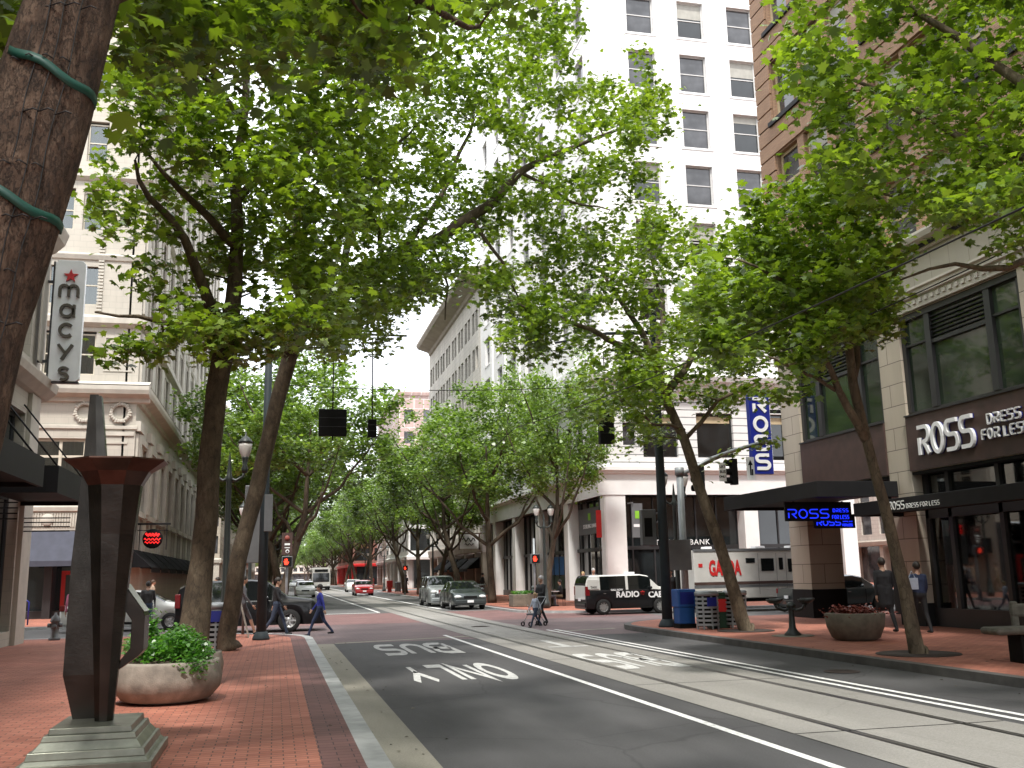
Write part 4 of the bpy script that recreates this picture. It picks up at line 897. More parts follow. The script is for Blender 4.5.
b = MB(); b.box(14.95, 17, 82.6, 82.72, 5.12, 5.22); b.box(16.72, 16.86, 82.6, 82.72, 3.8, 5.12); b.box(15.0, 15.08, 82.6, 82.72, 3.8, 5.12); under(b.build('sign_frame', 'brownband'), t)
b = MB(); stroke(b, [(15.3+.1*i, 4.65+.16*math.sin(i*1.5)) for i in range(12)], .07, 82.56, 82.59); stroke(b, [(15.5+.1*i, 4.25+.08*math.sin(i*1.9)) for i in range(9)], .05, 82.56, 82.59); under(b.build('sign_script', 'black'), t)
# ---- farther blocks
def tower(name, lab, x, y0, y1, h, side, wm, gm, pitch_=(3.2, 3.4), ww=(1.9, 2.2), z0=.1, depth=22, base=None, trim='white', np_=90):
    """a plain regular block seen along the street; side -1 left, +1 right"""
    t = bld(name, lab, (x, y0, 0)); F = Face((x, y1, 0), -math.pi/2) if side > 0 else Face((x, y0, 0), math.pi/2); L_ = y1-y0
    FN = Face((x if side > 0 else x-depth, y0, 0), 0)
    hs = []; u = pitch_[0]/2
    while u+ww[0]/2 < L_: 
        z = 5
        while z+ww[1] < h-.8: hs.append((u-ww[0]/2, u+ww[0]/2, z, z+ww[1])); z += pitch_[1]
        u += pitch_[0]
    hn = []; u = pitch_[0]/2
    while u+ww[0]/2 < depth:
        z = 5
        while z+ww[1] < h-.8: hn.append((u-ww[0]/2, u+ww[0]/2, z, z+ww[1])); z += pitch_[1]
        u += pitch_[0]
    b = MB(); holes(b, F, 0, L_, 3.8, h, hs, .25); holes(b, FN, 0, depth, 3.8, h, hn, .25)
    xa, xb = (x, x+depth) if side > 0 else (x-depth, x)
    b.quad((xa, y0, h), (xb, y0, h), (xb, y1, h), (xa, y1, h)); b.quad((xa, y1, 0), (xb, y1, 0), (xb, y1, h), (xa, y1, h))
    part(b, 'wall', wm, t)
    g = MB(); fbox(g, F, .1, L_-.1, -.24, -.2, 4.9, h-.5); fbox(g, FN, .1, depth-.1, -.24, -.2, 4.9, h-.5); fbox(g, F, 0.1, L_-.1, -.8, -.75, .1, 3.8); fbox(g, FN, 0.8, depth-.1, -.8, -.75, .1, 3.8); part(g, 'glazing', gm, t)
    c = MB(); mould(c, F, -.2, L_+.2, [(0, 3.8), (.2, 3.85), (.25, 4.2), (.25, 4.25), (0, 4.4)]); mould(c, F, -.2, L_+.2, [(0, h-.6), (.3, h-.5), (.4, h-.1), (.4, h), (0, h+.2)])
    mould(c, FN, -.2, depth+.2, [(0, 3.8), (.199, 3.85), (.249, 4.2), (.249, 4.25), (0, 4.4)]); mould(c, FN, -.2, depth+.2, [(0, h-.6), (.299, h-.5), (.399, h-.1), (.399, h), (0, h+.2)])
    k = 0
    while k*5 < L_: fbox(c, F, k*5, k*5+.6, -.75, 0, .1, 3.8); k += 1
    part(c, 'trim', trim, t)
    return t
tower('black_glass_building', 'black glass and white framed building past the second cross street', 17, 131, 158, 16, 1, 'white', 'glass', (3.2, 3.4), (2.7, 2.9))
tower('pink_granite_tower', 'pink gridded granite tower rising behind the right hand trees', 19, 158.5, 193, 31.5, 1, 'pinkstone', 'glassgrey', (3.2, 3.6), (1.5, 2.0), trim='pinkstone')
tower('red_column_building', 'low building with red columns far up the right side', 15.5, 208, 262, 14, 1, 'redbrick', 'glass', (4, 3.6), (3.2, 2.6), trim='red')
tower('grey_office_block', 'grey office block far away at the right end of the street', 17, 288, 354, 22, 1, 'beigetile', 'glassgrey', trim='beige')
tower('tan_corner_building', 'tan building beyond the cream store on the left', -7, 131, 193, 24, -1, 'tan', 'glassgrey', trim='macytrim')
tower('red_brick_shop', 'low red brick building far up the left side', -7, 208, 274, 9, -1, 'redbrick', 'glass', trim='beige')
tower('beige_office_block', 'beige office block far away at the left end of the street', -7, 288, 354, 20, -1, 'beigetile', 'glassgrey', trim='beige')
tower('long_grey_building', 'low grey building closing the far end of the street', -30, 540, 556, 11, 1, 'beigetile', 'glassgrey', trim='beige', depth=70)
tower('brown_office_block', 'brown office block closing the side street on the right', 60, 50, 100, 26, 1, 'beigetile', 'glassgrey', trim='beige')
# ================================================================ trees
MAPLE = [(0, .02), (.18, -.02), (.46, .0), (.36, .22), (.62, .44), (.38, .46), (.36, .68), (.15, .60), (.0, 1.05), (-.15, .60), (-.36, .68), (-.38, .46), (-.62, .44), (-.36, .22), (-.46, .0), (-.18, -.02)]
MAPLE = np.array(MAPLE)
SIMPLE = np.array([(0, 0), (.42, .12), (.40, .55), (0, 1.0), (-.40, .55), (-.42, .12)])
def leaves_mesh(name, cen, size, rng, m, tmpl=MAPLE, up=.75, tones=None):
    """one lobed leaf-shaped face, folded a little along its midrib, at every centre"""
    n = len(cen); k = len(tmpl)
    nrm = rng.normal(0, 1, (n, 3)); nrm[:, 2] = np.abs(nrm[:, 2]); nrm[:, 2] += up*1.6; nrm /= np.linalg.norm(nrm, axis=1)[:, None]
    d = rng.normal(0, 1, (n, 3)); d[:, 2] -= .5; d -= nrm*np.sum(d*nrm, 1)[:, None]; d /= np.linalg.norm(d, axis=1)[:, None]
    s = np.cross(nrm, d); sz = size*rng.uniform(.6, 1.25, n)
    u = tmpl[:, 0][None, :, None]; v = tmpl[:, 1][None, :, None]
    P_ = cen[:, None, :] + sz[:, None, None]*(s[:, None, :]*u + d[:, None, :]*(v-.4) + nrm[:, None, :]*(-.35*np.abs(u)-.22*(v-.4)**2))
    V = P_.reshape(-1, 3).astype(np.float32)
    me = bpy.data.meshes.new(name); me.vertices.add(n*k); me.vertices.foreach_set('co', V.ravel())
    me.loops.add(n*k); me.loops.foreach_set('vertex_index', np.arange(n*k, dtype=np.int32))
    me.polygons.add(n); me.polygons.foreach_set('loop_start', np.arange(0, n*k, k, dtype=np.int32))
    me.update(calc_edges=True); me.materials.append(M[m])
    a = me.attributes.new('tone', 'FLOAT', 'FACE')
    t = np.clip(rng.normal(.45, .28, n) + (0 if tones is None else tones), 0, 1).astype(np.float32); a.data.foreach_set('value', t)
    return me
def inpoly(x, y, poly):
    c = False; j = len(poly)-1
    for i in range(len(poly)):
        xi, yi = poly[i]; xj, yj = poly[j]
        if (yi > y) != (yj > y) and x < (xj-xi)*(y-yi)/(yj-yi)+xi: c = not c
        j = i
    return c
def bez(a, c, h, n=5):
    m_ = (a+c)/2 + h; return [a*(1-t)**2 + m_*2*t*(1-t) + c*t*t for t in [i/n for i in range(n+1)]]
def grow(root, limbs, clusters, leaf, nleaf, spread, lm, bm_, seed, tmpl=MAPLE, barkn=9, wob=.10, twigs=True, tw=.016, flat=.6, extra=None):
    """limbs: list of (points, radii); clusters: points the twigs reach; leaves gather round them"""
    rng = np.random.default_rng(seed); rd = random.Random(seed)
    b = MB(); pts = []
    for i, (p, r) in enumerate(limbs):
        n = (28 if i == 0 else barkn)
        q = []; rr = []
        for j in range(len(p)-1):                       # subdivide and wander a little
            a, c = Vector(p[j]), Vector(p[j+1]); k = max(2, int((c-a).length/.35))
            for t in range(k):
                f = t/k; v = a.lerp(c, f)
                am = .05 if i else .02
                v += Vector((noise.noise(v*.9), noise.noise(v*.9+Vector((9, 0, 0))), noise.noise(v*.9+Vector((0, 9, 0)))))*am*min(1, (j+f)*1.5)*3*(1 if i else .6)
                q.append(v); rr.append(r[j]*(1-f)+r[j+1]*f)
        q.append(Vector(p[-1])); rr.append(r[-1]); b.tube(q, rr, n, wob=wob, seed=seed+i)
        pts += [(v, s_) for v, s_ in zip(q, rr)][(3 if i == 0 else 1):]
    A = np.array([v[:] for v, _ in pts]); RR = np.array([s_ for _, s_ in pts])
    order = sorted(range(len(clusters)), key=lambda i: np.min(np.linalg.norm(A-np.array(clusters[i]), axis=1)))
    nodes = [tuple(a) for a in A]; nr = list(RR)
    NA = A.copy(); NR = RR.copy(); cen = []
    for ci in order:
        c = Vector(clusters[ci])
        dd = np.linalg.norm(NA-np.array(c), axis=1) + 2.2*np.maximum(0, NA[:, 2]-c.z)
        j = int(np.argmin(dd)); a = Vector(NA[j]); L_ = (c-a).length
        if twigs and L_ > .1:
            path = bez(a, c, Vector((rd.uniform(-.2, .2), rd.uniform(-.2, .2), .12*L_))*.9, 4 if L_ > 1 else 3)
            r0 = min(NR[j]*.6, tw*(1+L_*.9)); rs = [r0*(1-.7*i/(len(path)-1)) for i in range(len(path))]
            b.tube(path, rs, 5 if r0 > .015 else 4, cap=False)
            NA = np.vstack([NA, np.array([p[:] for p in path[1:]])]); NR = np.concatenate([NR, rs[1:]])
            for t in path[1:]: 
                if L_ > .6: cen.append((t[0], t[1], t[2], .6))
        cen.append((*c, 1.))
    cen = np.array(cen)
    w = cen[:, 3]/cen[:, 3].sum(); idx = rng.choice(len(cen), nleaf, p=w)
    ct = rng.normal(0, .14, len(cen))
    off = rng.normal(0, 1, (nleaf, 3))*np.array([1, 1, flat])*spread*rng.uniform(.3, 1., (nleaf, 1))
    C_ = cen[idx, :3]+off
    tr = b.build('trunk', bm_, root); cw_ = link('crown', leaves_mesh('crown', C_, leaf, rng, lm, tmpl, tones=ct[idx]), root)
    for o in (tr, cw_): o.matrix_parent_inverse = Matrix.Translation(-Vector(root.location))
    return tr, cw_
def fill(poly, y0, y1, n, seed, gap=.0, gs=.45, zmin=3.0, bias=None):
    """points spread through the volume of air behind an outline, with gaps"""
    rd = random.Random(seed); xs = [p[0] for p in poly]; ys = [p[1] for p in poly]; out = []; k = 0
    while len(out) < n and k < n*60:
        k += 1; x = rd.uniform(min(xs), max(xs)); y = rd.uniform(min(ys), max(ys))
        if not inpoly(x, y, poly): continue
        v = at(x, y, rd.uniform(y0, y1))
        if v.z < zmin: continue
        if noise.noise(v*gs+Vector((seed, 0, 0))) < gap: continue
        out.append(v)
    return out
def W(*a): return [at(*p) for p in a]
# 1. the big leaning trunk at the extreme left
t = thing('plane_tree', 'big leaning rough trunk at the extreme left wound with green ribbon', 'tree', (-1.75, 4.9, .12), 0, 'plane trees along the street')
p1 = [Vector((-1.95, 4.95, .1)), Vector((-1.72, 4.9, .9))]+W((-80, 560, 4.8), (-47, 430, 4.8), (-24, 320, 4.8), (2, 220, 4.8), (37, 110, 4.8), (74, 0, 4.8))+[Vector((-.92, 4.85, 5.2)), Vector((-.7, 5, 6.2)), Vector((-.5, 5.1, 7.5)), Vector((-.4, 5, 9)), Vector((-.6, 5, 11))]
r1 = [.36, .27, .245, .225, .22, .23, .222, .205, .19, .17, .13, .09, .04]
lim = [(p1, r1), ([p1[7], Vector((-.2, 6, 5.9)), Vector((.9, 8, 7.0)), Vector((2.0, 9.5, 7.6))], [.1, .075, .05, .025]),
       ([p1[9], Vector((-1.4, 6.5, 7)), Vector((-1.8, 8.8, 8)), Vector((-2, 11, 8.6))], [.1, .07, .045, .02]), ([p1[9], Vector((-2.2, 4.4, 7.2)), Vector((-4, 4, 8.3))], [.1, .06, .02]),
       ([p1[10], Vector((1, 6, 8.4)), Vector((3, 7.5, 9.3)), Vector((4.5, 8.5, 9.6))], [.1, .07, .04, .02])]
PF = [(130, -160), (560, -160), (535, 0), (480, 48), (440, 30), (400, 75), (350, 60), (320, 40), (250, 60), (180, 70), (125, 60)]
cl = fill(PF, 7.5, 11, 300, 3, -.12, .8) + fill([(-60, -120), (30, -120), (28, 30), (14, 90), (-10, 140), (-60, 160)], 5.5, 7.5, 40, 4)
rd = random.Random(8)
for k in range(70): a = rd.uniform(0, 6.28); q = rd.uniform(1.5, 5); cl.append(Vector((-.8+q*math.cos(a), 3+q*math.sin(a)*.9, rd.uniform(6.2, 11))))
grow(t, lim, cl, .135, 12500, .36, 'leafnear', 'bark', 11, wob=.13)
for k, (px_, py_, dy, tilt) in enumerate(((3, 203, 0, .30), (42, 78, 0, .30))):
    c = at(px_+10, py_, 4.8); b = MB(); nseg = 28; vs = []
    ax = (p1[7]-p1[4]).normalized(); a1 = ax.cross(Vector((0, 1, 0))).normalized(); a2 = ax.cross(a1); up_ = (ax*1 + a1*0)
    for z_ in (-.022, .022):
        for i in range(nseg):
            th = 2*math.pi*i/nseg; q = c + (a1*math.cos(th)+a2*math.sin(th))*(.236 if k == 0 else .222) + ax*(z_ + .07*math.cos(th+.5) + .01*math.sin(5*th)); vs.append(q)
    b.add(vs, [(i, (i+1) % nseg, nseg+(i+1) % nseg, nseg+i) for i in range(nseg)], 0, True)
    o = b.build('ribbon', 'tape', t); o.matrix_parent_inverse = Matrix.Translation(-Vector(t.location)); s_ = o.modifiers.new('s', 'SOLIDIFY'); s_.thickness = .006
b = MB()
for k, (x0, x1) in enumerate(((-18, 20), (40, 26), (10, 62), (64, 66))):   # light-string wire running up the bark
    pp = []
    for i in range(26):
        f = i/25; base = p1[3].lerp(p1[7], f) if f < 1 else p1[7]
        c = at(-30+104*f + (-22+15*k) + 1.5*math.sin(i*.9+k), 420-425*f, 4.8); q = c + Vector((0, -.222+.03*abs(k-1.5), 0)); pp.append(q)
    b.tube(pp, .003, 5)
    for i in range(2, 25, 3): b.tube([pp[i], pp[i]+Vector((.05*(1 if i % 2 else -.6), -.02, .012)), pp[i]+Vector((.075*(1 if i % 2 else -.6), -.02, .002))], .004, 4)
o = b.build('light_string', 'wire', t); o.matrix_parent_inverse = Matrix.Translation(-Vector(t.location))
# 2. left tree behind the planter
t = thing('plane_tree', 'nearer of the two slim plane trees just behind the green planter', 'tree', (-1.3, 16.5, .12), 0, 'plane trees along the street')
tp = [Vector((-1.33, 16.5, .1))]+W((193, 640, 16.5), (203, 560, 16.5), (209, 470, 16.5), (216, 390, 16.5), (226, 340, 16.5))
lim = [(tp+W((232, 300, 16.5), (238, 240, 16.7), (235, 180, 16.8), (245, 110, 17), (250, 20, 17), (245, -80, 17)), [.30, .235, .19, .17, .165, .17, .13, .11, .09, .07, .05, .03]),
       (W((222, 340, 16.5), (205, 290, 16), (180, 245, 15.6), (150, 200, 15.2), (135, 160, 15)), [.15, .09, .07, .05, .02]),
       (W((240, 250, 16.7), (215, 225, 16), (180, 190, 15.5), (145, 150, 15)), [.09, .07, .05, .02]),
       (W((228, 320, 16.5), (190, 325, 15.5), (140, 318, 15), (95, 312, 14.6)), [.09, .05, .03, .015]),
       (W((236, 200, 16.8), (290, 150, 17), (350, 110, 17.5), (400, 60, 18)), [.08, .06, .045, .02]),
       (W((243, 120, 17), (190, 60, 16.5), (150, 0, 16)), [.07, .05, .02])]
P2 = [(110, 70), (200, -60), (420, -60), (430, 60), (400, 130), (385, 210), (330, 250), (350, 335), (290, 345), (262, 300), (230, 345), (205, 350), (150, 325), (96, 325), (98, 305), (125, 262), (92, 205), (112, 150)]
cl = fill(P2, 13.8, 19, 420, 21, -.0, .6) + fill([(80, 345), (165, 330), (160, 360), (125, 375), (108, 358)], 14, 15.5, 8, 5) + fill([(200, 320), (340, 322), (335, 368), (300, 350), (215, 368)], 15, 18, 55, 6)
cl += fill([(100, -420), (420, -420), (420, -60), (100, -60)], 14, 19, 120, 9)
grow(t, lim, cl, .145, 24000, .29, 'leaf', 'barkmid', 12)
# 3. left tree whose long bough crosses the street
t = thing('plane_tree', 'left plane tree by the dark pole sending a long bough over the street', 'tree', (-.95, 24.5, .12), 0, 'plane trees along the street')
tp = [Vector((-1.0, 24.5, .1))]+W((227, 640, 24.5), (238, 560, 24.5), (260, 472, 24.5), (280, 390, 24.3), (292, 350, 24), (312, 318, 23.8))
lim = [(tp+W((340, 290, 23.6), (385, 262, 23.4), (440, 238, 23.2), (490, 205, 23), (520, 172, 23), (545, 158, 23), (590, 140, 22.5), (630, 125, 22)), [.30, .22, .20, .185, .18, .19, .20, .21, .18, .15, .13, .10, .07, .05, .03]),
       (W((290, 355, 24), (300, 290, 24), (295, 220, 24), (310, 140, 24), (320, 40, 24)), [.2, .14, .11, .08, .04]),
       (W((340, 290, 23.6), (350, 230, 23), (370, 170, 22.5), (420, 120, 22)), [.11, .08, .06, .02]),
       (W((400, 255, 23.4), (440, 200, 24), (470, 130, 25), (480, 60, 26)), [.09, .07, .045, .02]),
       (W((385, 262, 23.4), (370, 215, 21), (345, 180, 20)), [.07, .05, .02]),
       (W((470, 215, 23), (500, 260, 23), (520, 300, 23.5)), [.06, .04, .02]), (W((430, 240, 23.2), (450, 290, 24), (445, 320, 24)), [.05, .03, .015]),
       (W((520, 172, 23), (570, 200, 23), (610, 210, 23)), [.05, .035, .015]), (W((300, 300, 24), (330, 250, 25), (360, 210, 26), (375, 195, 27)), [.09, .07, .04, .02])]
P3 = [(290, 30), (420, -40), (580, -60), (585, 30), (560, 45), (600, 75), (655, 60), (672, 120), (670, 175), (640, 215), (600, 235), (560, 250), (555, 300), (530, 335), (490, 318), (445, 265), (440, 300), (405, 305), (385, 340), (300, 330), (270, 230)]
cl = fill(P3, 20, 27, 560, 31, .0, .55) + fill([(640, 50), (655, 75), (655, 95), (642, 90)], 21, 22, 4, 2)
cl += fill([(330, 262), (440, 255), (438, 300), (398, 310), (385, 350), (330, 365)], 22, 26, 75, 7, -.1)
cl += fill([(250, -300), (620, -300), (600, -60), (250, -60)], 20, 26, 150, 9)
grow(t, lim, cl, .145, 38000, .32, 'leaf', 'barkmid', 13)
# 4. right tree, 24.5 m
t = thing('plane_tree', 'right plane tree leaning left beside the slatted bins, near the crossing', 'tree', (12.13, 24.5, .14), 0, 'plane trees along the street')
lim = [([Vector((12.2, 24.5, .1))]+W((746, 631, 24.5), (728, 570, 24.5), (704, 500, 24.4), (684, 440, 24.3), (665, 395, 24.2), (655, 360, 24), (640, 330, 24), (620, 300, 24), (600, 270, 24)), [.28, .185, .16, .145, .13, .12, .10, .085, .06, .035]),
       (W((665, 395, 24.2), (690, 360, 24), (700, 310, 24), (715, 260, 24)), [.12, .09, .06, .03]), (W((655, 360, 24), (600, 335, 23), (555, 315, 22.5), (510, 300, 22)), [.1, .07, .045, .02]),
       (W((655, 360, 24), (665, 300, 25), (650, 250, 25), (660, 215, 25)), [.09, .06, .04, .02]), (W((684, 440, 24.3), (720, 400, 23.5), (760, 380, 23)), [.07, .05, .02]), (W((684, 430, 24.3), (650, 420, 23), (620, 400, 22.5)), [.05, .035, .015])]
P4 = [(560, 245), (610, 225), (640, 190), (690, 215), (720, 245), (780, 250), (800, 290), (798, 345), (770, 375), (742, 392), (728, 425), (705, 405), (685, 395), (665, 420), (655, 455), (640, 440), (636, 400), (600, 395), (590, 420), (560, 405), (575, 370), (590, 350), (540, 365), (500, 340), (480, 305), (490, 270), (530, 260)]
cl = fill(P4, 20.5, 27.5, 300, 41, -.04, .6)
cl += fill([(735, 385), (795, 380), (790, 430), (770, 465), (745, 440)], 21.5, 24, 6, 4) + fill([(590, 380), (640, 385), (650, 430), (640, 470), (620, 435), (590, 425)], 22, 26, 22, 6)
grow(t, lim, cl, .145, 16000, .31, 'leaf', 'barkfar', 14)
# 5. right tree, 16.5 m
t = thing('plane_tree', 'slim leaning plane tree between the round planter and the bench', 'tree', (11.61, 16.5, .14), 0, 'plane trees along the street')
lim = [([Vector((11.65, 16.5, .1))]+W((918, 654, 16.5), (906, 590, 16.5), (885, 510, 16.4), (866, 440, 16.3), (852, 385, 16.2), (848, 330, 16.2), (848, 280, 16.2), (855, 235, 16.2), (860, 190, 16)), [.21, .14, .12, .105, .092, .09, .075, .06, .04, .03]),
       (W((866, 440, 16.3), (835, 390, 16), (815, 340, 15.5), (800, 300, 15)), [.09, .065, .04, .02]), (W((852, 385, 16.2), (868, 330, 16.5), (880, 280, 17), (885, 250, 17)), [.07, .05, .03, .015]),
       (W((848, 330, 16.2), (790, 280, 15.5), (740, 260, 15)), [.06, .04, .02]), (W((848, 310, 16.2), (800, 250, 17), (770, 220, 17.5)), [.05, .035, .015]), (W((835, 390, 16), (790, 370, 15), (760, 355, 14.5)), [.04, .03, .012])]
P5 = [(700, 255), (735, 225), (760, 190), (840, 175), (900, 205), (900, 250), (890, 300), (895, 335), (870, 320), (860, 345), (850, 300), (840, 345), (815, 345), (800, 390), (770, 350), (735, 385), (705, 350), (690, 300)]
cl = fill(P5, 13.5, 18.5, 270, 51, -.1, .6) + fill([(860, 300), (900, 300), (890, 340), (862, 345)], 15, 17, 14, 2)
grow(t, lim, cl, .14, 13500, .28, 'leaf', 'barkfar', 15)
# 6. right tree out of frame whose boughs hang into the upper right
t = thing('plane_tree', 'plane tree outside the right edge whose boughs fill the upper right corner', 'tree', (11.6, 8.5, .14), 0, 'plane trees along the street')
lim = [([Vector((11.6, 8.5, .1)), Vector((11.4, 8.6, 2)), Vector((11.1, 9, 4)), Vector((10.8, 9.8, 5.6)), Vector((10.6, 10.5, 7.5)), Vector((10.4, 10.8, 10)), Vector((10.4, 10.8, 12))], [.27, .2, .18, .16, .12, .07, .03]),
       ([Vector((10.85, 9.6, 5.3))]+W((1080, 240, 12), (1010, 270, 12.5), (950, 265, 13), (900, 280, 13.2)), [.1, .07, .055, .035, .015]),
       ([Vector((10.7, 10.2, 6.7))]+W((1000, 150, 12), (930, 120, 12.6), (870, 90, 13), (810, 60, 13.4)), [.1, .07, .05, .035, .015]),
       ([Vector((10.6, 10.6, 8))]+W((960, 40, 12), (900, 0, 12.5), (850, -30, 13)), [.09, .06, .04, .02]), ([Vector((10.7, 10.2, 6.5))]+W((1000, 200, 13), (930, 200, 14), (870, 190, 14.5)), [.08, .05, .035, .015])]
P6 = [(782, 55), (800, -20), (830, -120), (1150, -120), (1150, 260), (1050, 255), (1000, 245), (960, 225), (925, 240), (900, 215), (860, 205), (830, 170), (800, 165), (790, 110), (820, 100)]
cl = fill(P6, 10.5, 15, 430, 61, -.2, .7)
rd = random.Random(6)
for k in range(90): cl.append(Vector((rd.uniform(8, 15), rd.uniform(4, 11), rd.uniform(5.5, 11.5))))
grow(t, lim, cl, .14, 24000, .30, 'leaf', 'barkfar', 16)
# 7. the rows up the street: three forms, copied
def street_tree(seed, lean, h=5.6, rad=4.9, top=12.5, n=15500, sz=.19):
    t = thing('plane_tree', 'x', 'tree', (0, 0, 0), 0, 'plane trees along the street'); rd = random.Random(seed)
    tr = [Vector((0, 0, 0)), Vector((lean*.25, .1, 1.5)), Vector((lean*.7, .1, 3.2)), Vector((lean, 0, 4.6)), Vector((lean*1.1, 0, 6.5)), Vector((lean*1.2, 0, 9))]
    lim = [(tr, [.27, .19, .165, .14, .09, .05])]
    for k in range(7):
        a = k*.9+rd.uniform(-.3, .3)+seed; s_ = tr[2+k % 3]; q = rad*.8
        lim.append(([s_, s_+Vector((math.cos(a)*q*.45, math.sin(a)*q*.45, 1.3)), s_+Vector((math.cos(a)*q*.8, math.sin(a)*q*.8, 3.0)), s_+Vector((math.cos(a)*q, math.sin(a)*q, 4.2))], [.11, .08, .05, .02]))
    cl = []
    while len(cl) < 210:
        v = Vector((rd.uniform(-1, 1), rd.uniform(-1, 1), rd.uniform(-1, 1)))
        if v.length > 1 or v.length < .35: continue
        c = Vector((lean*1.2+v.x*rad, v.y*rad, 9.1+v.z*3.9))
        if noise.noise(c*.4+Vector((seed*3, 0, 0))) < -.10: continue
        cl.append(c)
    grow(t, lim, cl, sz, n, .44, 'leaffar', 'barkstreet', seed, tmpl=SIMPLE, barkn=6, tw=.02); return t
forms = [street_tree(71, 1.1), street_tree(72, -.9, 5.4, 4.4, 11.6), street_tree(73, .2, 6.4, 4.8, 13)]
rows = []
for k, y in enumerate((55, 64, 73, 82, 91, 100)): rows.append((.3 if k < 2 else -.8, y, 1, ('first', 'second', 'third', 'fourth', 'fifth', 'sixth')[k]+' plane tree beyond the crossing on the left', 0))
for k, y in enumerate((47.2, 57, 67, 77, 87, 97)): rows.append((12.9 if k == 0 else 12.3, y, -1, ('first', 'second', 'third', 'fourth', 'fifth', 'sixth')[k]+' plane tree beyond the crossing on the right', 0))
for k, y in enumerate((132, 144, 157, 170, 183)): rows.append((-1.3, y, 1, 'distant plane tree in the second left hand block', 1)); rows.append((12.3, y, -1, 'distant plane tree in the second right hand block', 2))
for k, y in enumerate((212, 224, 236, 250, 264, 292, 310, 330, 350, 372, 400)): rows.append((-1.3, y, 1, 'far off plane tree closing the street on the left', 1)); rows.append((12.3, y, -1, 'far off plane tree closing the street on the right', 2))
for k, x in enumerate((-14, -8, -3, 1, 4.5, 8, 13, 19, 26)): rows.append((x, 455+(k*37) % 50, 1, 'far tree in the green mass that closes the view up the street', 1))
rd = random.Random(77); first = [True]*3
for i, (x, y, s_, lab, g_) in enumerate(rows):
    f = (i+(1 if s_ < 0 else 0)) % 3; src = forms[f]
    t = src if first[f] else clone(src); first[f] = False
    t.location = (x, y, .1); rz = rd.uniform(-.5, .5) + (math.pi if s_ < 0 else 0); t.rotation_euler = (0, 0, rz); sc_ = rd.uniform(.9, 1.1)*(.66 if y < 50 else (.96 if y < 90 and s_ < 0 else 1.15)); t.scale = (sc_, sc_, (1.02 if y < 50 else sc_)); t['label'] = lab
for k, (x, y, lab) in enumerate(((11.61, 16.5, 'round iron grate about the slim tree near the bench'), (12.13, 24.5, 'round iron grate about the tree by the slatted bins'), (12.17, 22.1, 'paving collar under the drinking fountain'))):
    b = MB(); b.lathe([(.0, 0), (.75, 0), (.75, .012), (.0, .012)] if k < 2 else [(0, 0), (.5, 0), (.5, .012), (0, .012)], 28); o = b.build('tree_grate' if k < 2 else 'paving_collar', 'rust' if k < 2 else 'gutter'); o.location = (x, y, .142); tag(o, lab, 'grate' if k < 2 else 'paving')
